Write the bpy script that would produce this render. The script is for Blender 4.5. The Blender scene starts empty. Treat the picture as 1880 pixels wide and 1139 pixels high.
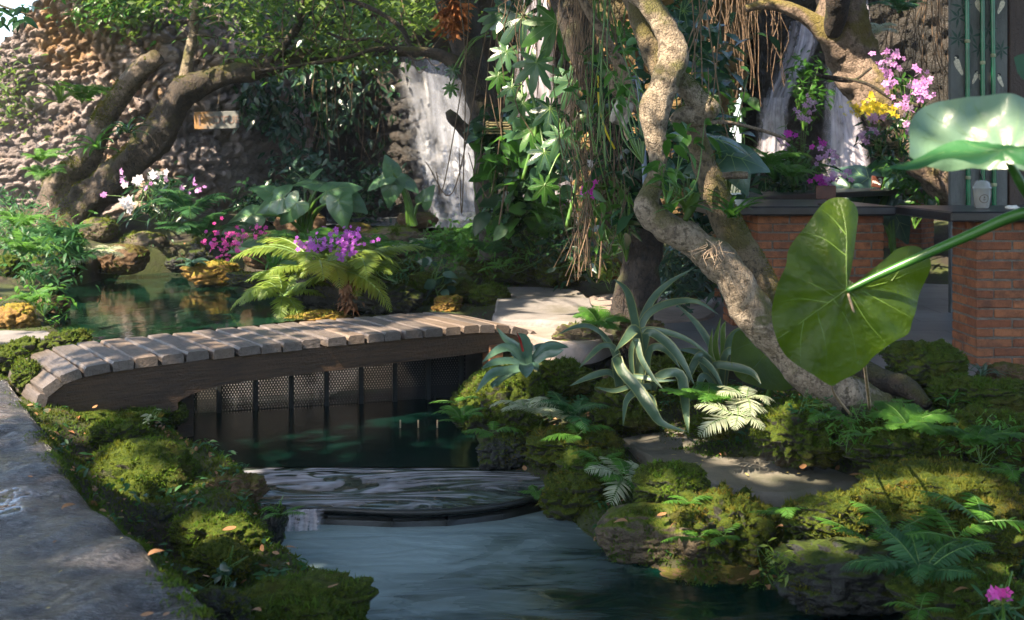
import bpy, bmesh, math, random
import numpy as np
from mathutils import Vector, Matrix

R = random.Random(11)
NR = np.random.default_rng(5)
F, VH, U0, H = 2000.0, 300.0, 940.0, 1.05      # lens (photo pixels), horizon row, centre column, eye height
SUN = Vector((-0.50, -0.46, 0.80)).normalized()  # towards the sun


def P(u, v, Y):
    return Vector(((u - U0) / F * Y, Y, H - (v - VH) / F * Y))


def G(u, v, z=0.0):
    return P(u, v, F * (H - z) / (v - VH))


sc = bpy.context.scene
COL = sc.collection

# ------------------------------------------------------------------ noise
def _hash(ix, iy, iz, seed):
    h = (ix * 374761393 + iy * 668265263 + iz * 2147483647 + seed * 974634777) & 0xFFFFFFFF
    h = ((h ^ (h >> 13)) * 1274126177) & 0xFFFFFFFF
    h = h ^ (h >> 16)
    return (h & 0xFFFF) / 65535.0


def vnoise(p, seed=0):
    p = np.asarray(p, float)
    i = np.floor(p).astype(np.int64)
    w = p - i
    w = w * w * (3 - 2 * w)
    out = 0
    for dx in (0, 1):
        for dy in (0, 1):
            for dz in (0, 1):
                c = _hash(i[:, 0] + dx, i[:, 1] + dy, i[:, 2] + dz, seed)
                out = out + c * (w[:, 0] if dx else 1 - w[:, 0]) * (w[:, 1] if dy else 1 - w[:, 1]) * (w[:, 2] if dz else 1 - w[:, 2])
    return out * 2 - 1


def fbm(p, oct=4, seed=0, gain=0.5):
    p = np.asarray(p, float)
    a, s, t = 1.0, 0, 0
    for k in range(oct):
        s = s + a * vnoise(p * (2.03 ** k) + 17.3 * k, seed + k)
        t += a
        a *= gain
    return s / t


def worley2(u, w, cell, seed=0):
    """distance to nearest and second nearest jittered cell point, and a random number of the nearest cell"""
    u = u / cell
    w = w / cell
    iu, iw = np.floor(u).astype(np.int64), np.floor(w).astype(np.int64)
    d1 = np.full(u.shape, 9.0)
    d2 = np.full(u.shape, 9.0)
    cid = np.zeros(u.shape)
    for dx in (-1, 0, 1):
        for dy in (-1, 0, 1):
            a, b = iu + dx, iw + dy
            fx = a + 0.15 + 0.7 * _hash(a, b, a * 0 + 1, seed)
            fy = b + 0.15 + 0.7 * _hash(a, b, a * 0 + 2, seed)
            d = np.hypot(u - fx, w - fy)
            r = _hash(a, b, a * 0 + 3, seed)
            m = d < d1
            d2 = np.where(m, d1, np.minimum(d2, d))
            cid = np.where(m, r, cid)
            d1 = np.where(m, d, d1)
    return d1, d2, cid


# ------------------------------------------------------------------ mesh builder
class MB:
    def __init__(s):
        s.v, s.f, s.n, s.attr = [], [], 0, []

    def add(s, verts, faces, mi=0):
        verts = np.asarray(verts, float).reshape(-1, 3)
        by = {}
        for fc in faces:
            by.setdefault(len(fc), []).append(fc)
        for k, fs in by.items():
            s.f.append((np.asarray(fs, np.int64) + s.n, mi))
        s.v.append(verts)
        s.n += len(verts)
        return s

    def scat(s, tv, tf, mats, pos, mi=0):
        """copies of template (tv, tf: one face size) under (N,3,3) matrices whose columns are the axes"""
        tv = np.asarray(tv, float)
        tf = np.asarray(tf, np.int64)
        N = len(pos)
        if N == 0:
            return s
        V = np.einsum('nij,kj->nki', mats, tv) + np.asarray(pos)[:, None, :]
        Fa = tf[None] + (np.arange(N) * len(tv))[:, None, None]
        s.f.append((Fa.reshape(-1, tf.shape[1]) + s.n, mi))
        s.v.append(V.reshape(-1, 3))
        s.n += N * len(tv)
        return s

    def build(s, name, mats, parent=None, smooth=True, org=None):
        me = bpy.data.meshes.new(name)
        V = np.concatenate(s.v) if s.v else np.zeros((0, 3))
        if parent is not None:
            o0 = np.array(world_loc(parent))
        elif org is not None:
            o0 = np.array(org, float)
        elif len(V):
            lo, hi = V.min(0), V.max(0)
            o0 = np.array(((lo[0] + hi[0]) / 2, (lo[1] + hi[1]) / 2, lo[2]))
        else:
            o0 = np.zeros(3)
        V = V - o0
        me.vertices.add(len(V))
        me.vertices.foreach_set('co', V.ravel())
        nl = sum(a.size for a, _ in s.f)
        npoly = sum(len(a) for a, _ in s.f)
        me.loops.add(nl)
        me.polygons.add(npoly)
        if npoly:
            me.loops.foreach_set('vertex_index', np.concatenate([a.ravel() for a, _ in s.f]))
            tot = np.concatenate([np.full(len(a), a.shape[1]) for a, _ in s.f])
            st = np.concatenate([[0], np.cumsum(tot)[:-1]])
            me.polygons.foreach_set('loop_start', st)
            me.polygons.foreach_set('loop_total', tot)
            me.polygons.foreach_set('material_index', np.concatenate([np.full(len(a), m) for a, m in s.f]))
            me.polygons.foreach_set('use_smooth', np.full(npoly, bool(smooth)))
        if not isinstance(mats, (list, tuple)):
            mats = [mats]
        for m in mats:
            me.materials.append(m)
        me.update(calc_edges=True)
        me.validate()
        ob = bpy.data.objects.new(name, me)
        COL.objects.link(ob)
        if parent is not None:
            ob.parent = parent
        else:
            ob.location = o0
        return ob


def world_loc(o):
    l = Vector((0, 0, 0))
    while o is not None:
        l = l + o.location
        o = o.parent
    return l


def tag(o, label=None, cat=None, group=None, kind=None):
    if label:
        o['label'] = label
    if cat:
        o['category'] = cat
    if group:
        o['group'] = group
    if kind:
        o['kind'] = kind
    return o


def T(name, label, cat, loc=(0, 0, 0), group=None):
    o = bpy.data.objects.new(name, None)
    o.empty_display_size = 0.05
    COL.objects.link(o)
    o.location = loc
    return tag(o, label, cat, group)


def dup(root, loc, rotz=0.0, scale=1.0, tilt=(0, 0)):
    r = root.copy()
    COL.objects.link(r)
    r.location = loc
    r.rotation_euler = (tilt[0], tilt[1], rotz)
    r.scale = (scale,) * 3
    for ch in root.children:
        c = ch.copy()
        COL.objects.link(c)
        c.parent = r
        for g in ch.children:
            d = g.copy()
            COL.objects.link(d)
            d.parent = c
    return r


# ------------------------------------------------------------------ shape helpers
def catmull(pts, n):
    """resample a list of tuples (any dimension) with a Catmull-Rom spline, n samples"""
    A = np.array([list(p) for p in pts], float)
    A = np.vstack([2 * A[0] - A[1], A, 2 * A[-1] - A[-2]])
    m = len(A) - 3
    ts = np.linspace(0, m - 1e-6, n)
    i = ts.astype(int)
    t = (ts - i)[:, None]
    p0, p1, p2, p3 = A[i], A[i + 1], A[i + 2], A[i + 3]
    return 0.5 * (2 * p1 + (p2 - p0) * t + (2 * p0 - 5 * p1 + 4 * p2 - p3) * t ** 2 + (3 * p1 - p0 - 3 * p2 + p3) * t ** 3)


def tube(mb, pts, n=24, seg=10, mi=0, bump=0.0, bscale=6.0, seed=0, caps=True, ridge=0.0):
    """pts: (x,y,z,r). swept tube with parallel transported frames and radial noise"""
    C = catmull(pts, n)
    c, r = C[:, :3], np.maximum(C[:, 3], 0.0003)
    t = np.gradient(c, axis=0)
    t /= np.linalg.norm(t, axis=1)[:, None] + 1e-9
    a = np.cross(t[0], (0.3, 0.2, 0.93))
    if np.linalg.norm(a) < 1e-3:
        a = np.cross(t[0], (1, 0, 0))
    a /= np.linalg.norm(a)
    V = []
    ang = np.linspace(0, 2 * np.pi, seg, endpoint=False)
    for i in range(n):
        a = a - t[i] * np.dot(a, t[i])
        a /= np.linalg.norm(a) + 1e-9
        b = np.cross(t[i], a)
        V.append(c[i] + r[i] * (np.cos(ang)[:, None] * a + np.sin(ang)[:, None] * b))
    V = np.array(V)
    if bump > 0:
        d = (V - c[:, None]).reshape(-1, 3)
        q = V.reshape(-1, 3)
        nz = fbm(q * bscale, 4, seed) + 1.1 * fbm(q * bscale * .3, 3, seed + 4)
        if ridge > 0:
            aa = np.tile(ang, n)
            nz = nz + ridge * np.abs(np.sin(aa * 2.5 + 3 * vnoise(q * bscale * 0.3, seed + 9))) - ridge * 0.6
        V = (q + d * (bump * nz)[:, None]).reshape(n, seg, 3)
    V = V.reshape(-1, 3)
    I = np.arange(n - 1)[:, None] * seg
    J = np.arange(seg)[None]
    K = (J + 1) % seg
    fc = np.stack([I + J, I + K, I + seg + K, I + seg + J], -1).reshape(-1, 4)
    s0 = mb.n
    mb.add(V, fc.tolist(), mi)
    if caps:
        mb.f.append((np.array([[s0 + k for k in range(seg)][::-1]]), mi))
        mb.f.append((np.array([[s0 + (n - 1) * seg + k for k in range(seg)]]), mi))
    return mb


def px_tube(mb, pts, n=40, seg=14, **k):
    """pts: (u, v, Y, radius in photo pixels)"""
    q = []
    for (u, v, Y, r) in pts:
        p = P(u, v, Y)
        q.append((p.x, p.y, p.z, r * Y / F))
    return tube(mb, q, n, seg, **k)


def box(mb, c, sx, sy, sz, ax=None, bev=0.006, mi=0, jit=0.0, sub=0):
    """chamfered box centred at c with half sizes, ax = 3x3 columns of axes"""
    b = min(bev, sx * 0.45, sy * 0.45, sz * 0.45)
    V, Fc = [], []
    idx = {}
    for X in (-1, 1):
        for Yy in (-1, 1):
            for Z in (-1, 1):
                for k in range(3):
                    p = [X * sx, Yy * sy, Z * sz]
                    s = (X, Yy, Z)
                    for q in range(3):
                        if q != k:
                            p[q] -= s[q] * b
                    idx[(X, Yy, Z, k)] = len(V)
                    V.append(p)
    for k in range(3):
        o = [q for q in range(3) if q != k]
        for s in (-1, 1):
            ring = []
            for (p, q) in ((-1, -1), (1, -1), (1, 1), (-1, 1)):
                w = [0, 0, 0]
                w[k] = s
                w[o[0]] = p
                w[o[1]] = q
                ring.append(idx[(w[0], w[1], w[2], k)])
            if (s > 0) == (k == 1):
                ring = ring[::-1]
            Fc.append(ring)
    for k in range(3):          # edge chamfers along axis k
        o = [q for q in range(3) if q != k]
        for p in (-1, 1):
            for q in (-1, 1):
                w1, w2 = [0, 0, 0], [0, 0, 0]
                w1[k], w2[k] = -1, 1
                w1[o[0]] = w2[o[0]] = p
                w1[o[1]] = w2[o[1]] = q
                Fc.append([idx[(*w1, o[0])], idx[(*w2, o[0])], idx[(*w2, o[1])], idx[(*w1, o[1])]])
    for X in (-1, 1):
        for Yy in (-1, 1):
            for Z in (-1, 1):
                Fc.append([idx[(X, Yy, Z, 0)], idx[(X, Yy, Z, 1)], idx[(X, Yy, Z, 2)]])
    V = np.array(V, float)
    if jit:
        V = V + NR.normal(0, jit, V.shape)
    if ax is not None:
        V = V @ np.array(ax).T
    mb.add(V + np.array(c), Fc, mi)
    return mb


def frames(d, nrm):
    """matrices (N,3,3): local y along d, local z near nrm"""
    d = d / (np.linalg.norm(d, axis=1)[:, None] + 1e-9)
    x = np.cross(d, nrm)
    x /= np.linalg.norm(x, axis=1)[:, None] + 1e-9
    z = np.cross(x, d)
    return np.stack([x, d, z], -1)


def leaf_tpl(wr=0.4, fold=0.25, droop=0.25, rows=(0, .18, .45, .75, 1.0), prof=(0.05, .75, 1.0, .6, 0.0)):
    V, Fc = [], []
    for t, p in zip(rows, prof):
        x = wr * 0.5 * p
        z = -droop * t * t
        V += [(-x, t, z + fold * x), (0, t, z), (x, t, z + fold * x)]
    for i in range(len(rows) - 1):
        a = i * 3
        Fc += [(a, a + 1, a + 4, a + 3), (a + 1, a + 2, a + 5, a + 4)]
    return np.array(V), np.array(Fc)


LEAF = leaf_tpl()
LEAF_NARROW = leaf_tpl(0.26, 0.2, 0.35)
LEAF_BROAD = leaf_tpl(0.62, 0.22, 0.3)
RH = (np.array([(0, 0, 0), (-.28, .45, .06), (0, 1, -.12), (.28, .45, .06)]), np.array([(0, 3, 2, 1)]))
RHN = (np.array([(0, 0, 0), (-.14, .4, .03), (0, 1, -.1), (.14, .4, .03)]), np.array([(0, 3, 2, 1)]))


def rand_leaves(mb, pos, size, tpl=RH, up=0.5, droop=0.3, mi=0, out=None, svar=0.35):
    """scatter leaves at pos with mostly upward normals, blades pointing outward and down"""
    N = len(pos)
    if N == 0:
        return
    az = NR.uniform(0, 2 * np.pi, N)
    d = np.stack([np.cos(az), np.sin(az), NR.normal(-droop, 0.35, N)], -1)
    if out is not None:
        d = d * 0.6 + out
    nrm = NR.normal(0, 0.55, (N, 3))
    nrm[:, 2] += up * 2
    M = frames(d, nrm)
    s = size * NR.uniform(1 - svar, 1 + svar, N)
    mb.scat(tpl[0], tpl[1], M * s[:, None, None], pos, mi)


def strap(mb, base, az, e0, e1, L, w, fold=0.25, n=12, mi=0, twist=0.0, prof=None, bend=0.0):
    """ribbon leaf from base: elevation runs from e0 to e1 (degrees), channelled section"""
    p = np.array(base, float)
    V, Fc = [], []
    ds = L / (n - 1)
    for i in range(n):
        t = i / (n - 1)
        e = math.radians(e0 + (e1 - e0) * t ** 1.25)
        a = az + bend * t * t
        d = np.array((math.cos(a) * math.cos(e), math.sin(a) * math.cos(e), math.sin(e)))
        sd = np.array((-math.sin(a), math.cos(a), 0))
        nn = np.cross(d, sd)
        th = twist * t
        sd2 = sd * math.cos(th) + nn * math.sin(th)
        n2 = -sd * math.sin(th) + nn * math.cos(th)
        if prof:
            ww = w * np.interp(t, prof[0], prof[1])
        else:
            ww = w * (0.55 + 1.3 * t - 1.85 * t ** 2.2) if t < 1 else 0.0
        ww = max(ww, 0.0008)
        for k, q in ((-1, 1), (-.5, .3), (0, 0), (.5, .3), (1, 1)):
            V.append(p + sd2 * ww * 0.5 * k - n2 * ww * fold * q * -1)
        p = p + d * ds
    for i in range(n - 1):
        a = i * 5
        for k in range(4):
            Fc.append((a + k, a + k + 1, a + k + 6, a + k + 5))
    mb.add(V, Fc, mi)
    return V


def frond(mb, base, az, e0, e1, L, npin=18, pl=0.3, pw=0.2, mi=0, stem=0, lacy=False, taper=0.6, side=0.0, start=0.12):
    """fern frond: arching rachis and paired pinnae"""
    p = np.array(base, float)
    K = 26
    C, D, S = [], [], []
    ds = L / (K - 1)
    for i in range(K):
        t = i / (K - 1)
        e = math.radians(e0 + (e1 - e0) * t ** 1.2)
        a = az + side * t
        d = np.array((math.cos(a) * math.cos(e), math.sin(a) * math.cos(e), math.sin(e)))
        C.append(p.copy())
        D.append(d)
        S.append(np.array((-math.sin(a), math.cos(a), 0)))
        p = p + d * ds
    C, D, S = np.array(C), np.array(D), np.array(S)
    r = 0.0045 * L / 0.4
    tube(mb, [(*C[i], r * (1 - 0.8 * i / (K - 1))) for i in range(0, K, 5)], 10, 4, mi=stem, caps=False)
    pos, dr, nm, sz = [], [], [], []
    for i in range(npin):
        t = start + (1 - start) * (i + 0.5) / npin
        x = t * (K - 1)
        j = min(int(x), K - 2)
        w = x - j
        c = C[j] * (1 - w) + C[j + 1] * w
        d, s = D[j], S[j]
        n = np.cross(d, s)
        pr = (1 - ((t - 0.35) / 0.65) ** 2 * (1 - 0.12)) if t > 0.35 else taper + (1 - taper) * (t - start) / (0.35 - start)
        pr = max(pr, 0.1) if t < 0.96 else 0.12
        for sg in (-1, 1):
            dd = s * sg + d * (0.28 + 0.5 * t) - np.array((0, 0, 0.18)) + NR.normal(0, 0.07, 3)
            pos.append(c)
            dr.append(dd)
            nm.append(n + NR.normal(0, 0.12, 3))
            sz.append(L * pl * pr * R.uniform(0.9, 1.08))
    pos, dr, nm, sz = map(np.array, (pos, dr, nm, sz))
    M = frames(dr, nm)
    if not lacy:
        tv = np.array([(0, 0, 0), (-pw / 2, .12, .02), (-pw * .42, .6, 0), (0, 1, -.1), (pw * .42, .6, 0), (pw / 2, .12, .02)])
        mb.scat(tv, np.array([(0, 5, 4, 3), (0, 3, 2, 1)]), M * sz[:, None, None], pos, mi)
    else:                        # twice cut: each pinna a row of small lobes
        tvs, tfs = [], []
        m = 6
        for q in range(m):
            y = 0.08 + 0.86 * q / m
            l = pw * 1.0 * (1 - 0.75 * q / m)
            h = 0.86 / m * 0.8
            for sg in (-1, 1):
                b = len(tvs)
                tvs += [(0, y, 0), (sg * l * .6, y + h * .15, .01), (sg * l, y + h * 1.25, -.03), (0, y + h, 0)]
                tfs.append((b, b + 1, b + 2, b + 3) if sg > 0 else (b, b + 3, b + 2, b + 1))
        mb.scat(np.array(tvs), np.array(tfs), M * sz[:, None, None], pos, mi)
    return mb


def radial_leaf(mb, outline, M, pos, scale, rings=7, dome=0.15, wav=0.03, wfreq=5, mi=0, seed=0, nb=72, closed=True, zfun=None, veins=None, vmi=1, cup=0.0, vw=0.012):
    """leaf blade fanned from its petiole point. outline: (x, y) points going round, star shaped about 0,0"""
    O = catmull(list(outline), nb)
    if not closed:
        pass
    n = len(O)
    fr = (np.arange(1, rings + 1) / rings) ** 0.85

    def zz(x, y):
        rr = np.hypot(x, y)
        z = -dome * rr ** 2 + cup * np.abs(x)
        z = z + wav * rr * np.sin(np.arctan2(x, y) * wfreq + seed)
        if zfun is not None:
            z = z + zfun(x, y)
        return z
    V = [(0, 0, zz(0.0, 0.0))]
    for k in fr:
        X, Yv = O[:, 0] * k, O[:, 1] * k
        V += list(zip(X, Yv, zz(X, Yv)))
    Fc = []
    for j in range(n - (0 if closed else 1)):
        q = (j + 1) % n
        Fc.append((0, 1 + j, 1 + q))
        for k in range(rings - 1):
            a, b = 1 + k * n, 1 + (k + 1) * n
            Fc.append((a + j, b + j, b + q, a + q))
    M = np.array(M)
    V = np.array(V, float) * scale
    mb.add(V @ M.T + np.array(pos), Fc, mi)
    for vn in (veins or ()):      # polylines in blade coordinates, drawn as thin raised ribs
        q = catmull([(*p, 0) for p in vn], 9)
        m = len(q)
        pts = []
        for i in range(m):
            x, y = q[i, 0], q[i, 1]
            w = np.array((x, y, zz(x, y))) * scale
            w = M @ w + np.array(pos)
            pts.append((*w, vw * scale * (1 - 0.8 * i / (m - 1))))
        tube(mb, pts, m, 5, mi=vmi, caps=False)
    return mb


def ico(sub):
    bm = bmesh.new()
    bmesh.ops.create_icosphere(bm, subdivisions=sub, radius=1)
    V = np.array([v.co[:] for v in bm.verts])
    Fc = np.array([[v.index for v in f.verts] for f in bm.faces])
    bm.free()
    return V, Fc


ICO = {k: ico(k) for k in (2, 3, 4, 5, 6)}
# ------------------------------------------------------------------ materials
class NT:
    def __init__(s, name):
        s.m = bpy.data.materials.new(name)
        s.m.use_nodes = True
        s.t = s.m.node_tree
        s.t.nodes.clear()
        s.out = s.t.nodes.new('ShaderNodeOutputMaterial')

    def n(s, typ, **kw):
        o = s.t.nodes.new('ShaderNode' + typ)
        for k, v in kw.items():
            if k.startswith('_'):
                setattr(o, k[1:], v)
            else:
                s.set(o.inputs[k.replace('__', ' ')], v)
        return o

    def set(s, inp, v):
        if isinstance(v, bpy.types.NodeSocket):
            s.t.links.new(v, inp)
        elif isinstance(v, bpy.types.Node):
            s.t.links.new(v.outputs[0], inp)
        elif isinstance(v, tuple) and len(v) == 3 and inp.type == 'RGBA':
            inp.default_value = (*v, 1)
        else:
            inp.default_value = v

    def coord(s, which='Object', scale=(1, 1, 1), rot=(0, 0, 0)):
        c = s.t.nodes.new('ShaderNodeTexCoord')
        if scale == (1, 1, 1) and rot == (0, 0, 0):
            return c.outputs[which]
        m = s.n('Mapping', Scale=scale, Rotation=rot)
        s.t.links.new(c.outputs[which], m.inputs['Vector'])
        return m.outputs[0]

    def noise(s, vec, scale, detail=5.0, rough=0.55, dist=0.0):
        return s.n('TexNoise', Vector=vec, Scale=scale, Detail=detail, Roughness=rough, Distortion=dist).outputs['Fac']

    def ramp(s, fac, stops):
        r = s.n('ValToRGB', Fac=fac)
        e = r.color_ramp.elements
        while len(e) < len(stops):
            e.new(0.5)
        for k, (p, c) in enumerate(stops):
            e[k].position = p
            e[k].color = (*c, 1) if isinstance(c, tuple) else (c, c, c, 1)
        return r.outputs['Color']

    def mix(s, fac, a, b, blend='MIX'):
        x = s.t.nodes.new('ShaderNodeMix')
        x.data_type = 'RGBA'
        x.blend_type = blend
        s.set(x.inputs[0], fac)
        s.set(x.inputs[6], a)
        s.set(x.inputs[7], b)
        return x.outputs[2]

    def math(s, op, a, b=0.0, c=0.0, clamp=False):
        x = s.t.nodes.new('ShaderNodeMath')
        x.operation = op
        x.use_clamp = clamp
        s.set(x.inputs[0], a)
        s.set(x.inputs[1], b)
        s.set(x.inputs[2], c)
        return x.outputs[0]

    def island(s):
        return s.t.nodes.new('ShaderNodeNewGeometry').outputs['Random Per Island']

    def bump(s, h, strength=0.4, dist=0.02):
        return s.n('Bump', Height=h, Strength=strength, Distance=dist).outputs[0]

    def bsdf(s, **kw):
        b = s.t.nodes.new('ShaderNodeBsdfPrincipled')
        for k, v in kw.items():
            s.set(b.inputs[k.replace('__', ' ')], v)
        return b

    def done(s, sh):
        s.t.links.new(sh.outputs[0] if isinstance(sh, bpy.types.Node) else sh, s.out.inputs['Surface'])
        return s.m


def leaf_mat(name, c1, c2, rough=0.38, tr=0.35, spec=0.5, c3=None, veins=None, tcol=None, nscale=9.0):
    t = NT(name)
    v = t.coord('Object')
    col = t.mix(t.island(), c1, c2)
    n = t.noise(v, nscale, 4)
    dk = tuple(x * 0.62 for x in c1)
    col = t.mix(t.ramp(n, [(.38, 0.0), (.62, .65)]), col, c3 or dk)
    nb = t.noise(v, nscale * 9, 3)
    b = t.bsdf(Base__Color=col, Roughness=rough, Normal=t.bump(nb, 0.25, 0.01))
    b.inputs['Specular IOR Level'].default_value = spec
    if tr > 0:
        tl = t.n('BsdfTranslucent', Color=t.mix(0.75, col, tcol or tuple(min(1, x * 2.4) for x in c2)))
        mx = t.n('MixShader', Fac=tr)
        t.t.links.new(b.outputs[0], mx.inputs[1])
        t.t.links.new(tl.outputs[0], mx.inputs[2])
        return t.done(mx)
    return t.done(b)


def plain(name, col, rough=0.6, nscale=20, var=0.35, bump=0.2, metal=0.0, spec=0.5, col2=None):
    t = NT(name)
    v = t.coord('Object')
    n = t.noise(v, nscale, 5)
    c = t.mix(t.ramp(n, [(.3, 0.0), (.7, 1.0)]), tuple(x * (1 - var) for x in col), col2 or tuple(min(1, x * (1 + var)) for x in col))
    b = t.bsdf(Base__Color=c, Roughness=rough, Metallic=metal, Normal=t.bump(t.noise(v, nscale * 3, 5), bump, 0.01))
    b.inputs['Specular IOR Level'].default_value = spec
    return t.done(b)


def rock_mat(name, stone1, stone2, moss1=(.045, .075, .008), moss2=(.12, .14, .015), mossy=0.5, wet=0.5, brown=(.09, .05, .015), s=1.0):
    """stone whose upward faces carry moss in patches"""
    t = NT(name)
    v = t.coord('Object')
    st = t.mix(t.ramp(t.noise(v, 7 * s, 8, .65), [(.3, 0.0), (.7, 1.0)]), stone1, stone2)
    st = t.mix(t.ramp(t.noise(v, 38 * s, 4), [(.45, 0.0), (.75, .7)]), st, tuple(x * .45 for x in stone1))
    ms = t.mix(t.ramp(t.noise(v, 60 * s, 5, .7), [(.35, 0.0), (.7, 1.0)]), moss1, moss2)
    ms = t.mix(t.ramp(t.noise(v, 4.5 * s, 5), [(.5, 0.0), (.68, .85)]), ms, brown)
    g = t.n('NewGeometry')
    z = t.n('SeparateXYZ', Vector=g.outputs['Normal']).outputs[2]
    k = t.math('ADD', t.math('MULTIPLY', z, .55), t.math('MULTIPLY', t.math('SUBTRACT', t.noise(v, 5 * s, 6, .6), .5), 1.5))
    k = t.math('ADD', k, mossy - 0.5)
    fac = t.ramp(k, [(.08, 0.0), (.24, 1.0)])
    col = t.mix(fac, st, ms)
    rg = t.ramp(fac, [(0, .62 - .3 * wet), (1, .95)])
    hb = t.math('ADD', t.noise(v, 30 * s, 8, .7), t.math('MULTIPLY', t.noise(v, 130 * s, 3), .5))
    b = t.bsdf(Base__Color=col, Roughness=rg, Normal=t.bump(hb, .8, .02))
    b.inputs['Specular IOR Level'].default_value = .22
    return t.done(b)


def bark_mat(name, c1, c2, c3, moss=(.09, .1, .015), mossy=0.3, s=1.0, rough=.8):
    t = NT(name)
    v = t.coord('Object')
    n1 = t.noise(v, 9 * s, 8, .68, .6)
    col = t.mix(t.ramp(n1, [(.34, 0.0), (.62, 1.0)]), c1, c2)
    col = t.mix(t.ramp(t.noise(v, 26 * s, 6, .6), [(.5, 0.0), (.62, .9)]), col, c3)
    g = t.n('NewGeometry')
    z = t.n('SeparateXYZ', Vector=g.outputs['Normal']).outputs[2]
    k = t.math('ADD', t.math('MULTIPLY', z, .18), t.noise(v, 3.2 * s, 6, .6))
    ms = t.mix(t.noise(v, 70 * s, 3), tuple(x * .5 for x in moss), tuple(x * 1.5 for x in moss))
    col = t.mix(t.ramp(k, [(.66 - mossy * .45, 0.0), (.78 - mossy * .45, .9)]), col, ms)
    vo = t.n('TexVoronoi', _feature='DISTANCE_TO_EDGE', Vector=t.n('Mapping', Vector=v, Scale=(1, 1, .45)).outputs[0], Scale=36 * s).outputs['Distance']
    hb = t.math('ADD', t.noise(v, 22 * s, 8, .72), t.math('MULTIPLY', t.noise(v, 90 * s, 4, .6), .7))
    hb = t.math('ADD', hb, t.ramp(vo, [(0, 0.0), (.12, .22)]))
    col = t.mix(t.ramp(vo, [(0, .3), (.09, 0.0)]), col, c3)
    return t.done(t.bsdf(Base__Color=col, Roughness=rough, Normal=t.bump(hb, 1.0, .022)))


M = {}
M['canopy'] = leaf_mat('canopy_leaf', (.035, .075, .012), (.075, .13, .02), .45, .4)
M['pale_leaf'] = leaf_mat('pale_leaf', (.04, .09, .016), (.11, .175, .03), .5, .35, .3)
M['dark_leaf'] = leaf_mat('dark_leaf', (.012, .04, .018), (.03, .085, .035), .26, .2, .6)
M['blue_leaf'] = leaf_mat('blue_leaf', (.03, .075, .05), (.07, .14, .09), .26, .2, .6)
M['mid_leaf'] = leaf_mat('mid_leaf', (.022, .08, .013), (.06, .165, .022), .36, .3, .4)
M['fern'] = leaf_mat('fern_leaf', (.035, .115, .016), (.09, .215, .03), .5, .35, .3)
M['fern_dark'] = leaf_mat('fern_dark_leaf', (.022, .08, .026), (.05, .14, .045), .45, .3, .35)
M['fern_yellow'] = leaf_mat('fern_yellow_leaf', (.1, .17, .022), (.22, .29, .05), .42, .4)
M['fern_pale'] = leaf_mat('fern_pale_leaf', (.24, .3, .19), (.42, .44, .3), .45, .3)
M['taro'] = leaf_mat('taro_leaf', (.045, .12, .05), (.085, .18, .08), .28, .25, .6)
M['taro_dark'] = leaf_mat('taro_dark_leaf', (.012, .055, .015), (.02, .08, .02), .3, .3)
M['vein'] = plain('leaf_vein', (.14, .24, .07), .4, 30, .2, .1)
M['vein_dark'] = plain('leaf_vein_dark', (.13, .22, .035), .4, 30, .2, .1)
M['stem'] = plain('leaf_stem', (.075, .16, .025), .35, 12, .3, .1)
M['bright_stem'] = plain('bright_stem', (.035, .12, .018), .32, 8, .3, .1)
M['agave'] = leaf_mat('agave_leaf', (.035, .085, .042), (.105, .16, .11), .36, .12, .5, nscale=7)
M['agave_edge'] = leaf_mat('agave_margin', (.16, .19, .08), (.22, .24, .1), .42, .12)
M['brom'] = leaf_mat('bromeliad_leaf', (.03, .085, .05), (.1, .17, .12), .28, .15, .6)
M['red'] = plain('red_bract', (.3, .02, .02), .4)
M['dry'] = plain('dry_fern', (.14, .07, .035), .85, 40)
M['fallen'] = leaf_mat('fallen_leaf', (.22, .09, .03), (.42, .24, .12), .55, .1, nscale=25)
M['fallen_yellow'] = leaf_mat('fallen_yellow_leaf', (.42, .3, .07), (.6, .5, .22), .5, .15)
M['petal_purple'] = leaf_mat('purple_petal', (.3, .06, .42), (.46, .14, .55), .5, .3, .2, c3=(.2, .03, .3))
M['petal_lilac'] = leaf_mat('lilac_petal', (.48, .19, .5), (.66, .38, .66), .5, .3, .2, c3=(.4, .12, .44))
M['petal_white'] = leaf_mat('white_petal', (.6, .58, .6), (.72, .7, .71), .5, .3, .2, c3=(.55, .48, .55))
M['petal_pink'] = leaf_mat('pink_petal', (.62, .03, .24), (.75, .12, .42), .5, .35, .2, c3=(.5, .02, .22))
M['petal_magenta'] = leaf_mat('magenta_petal', (.48, .02, .4), (.62, .07, .52), .5, .3, .2, c3=(.36, .01, .3))
M['petal_yellow'] = leaf_mat('yellow_petal', (.52, .4, .02), (.68, .56, .06), .5, .3, .2, c3=(.4, .3, .02))

M['moss_rock'] = rock_mat('moss_rock', (.03, .03, .024), (.075, .07, .055), mossy=.84, moss1=(.02, .038, .004), moss2=(.07, .09, .008), brown=(.05, .036, .01))
M['bare_rock'] = rock_mat('bare_rock', (.06, .05, .036), (.15, .115, .075), mossy=.32, wet=.4)
M['dark_rock'] = rock_mat('dark_rock', (.018, .02, .02), (.05, .05, .045), mossy=.4, moss1=(.02, .035, .006), moss2=(.05, .07, .01), brown=(.035, .025, .01), wet=.9)
M['ochre_rock'] = rock_mat('ochre_rock', (.16, .085, .02), (.3, .18, .05), mossy=.4, moss1=(.12, .09, .015), moss2=(.25, .2, .03), brown=(.3, .15, .03), wet=.7)
M['brown_rock'] = rock_mat('brown_rock', (.07, .04, .02), (.16, .1, .055), mossy=.3, moss1=(.05, .05, .01), moss2=(.1, .09, .015), wet=.5)


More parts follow.
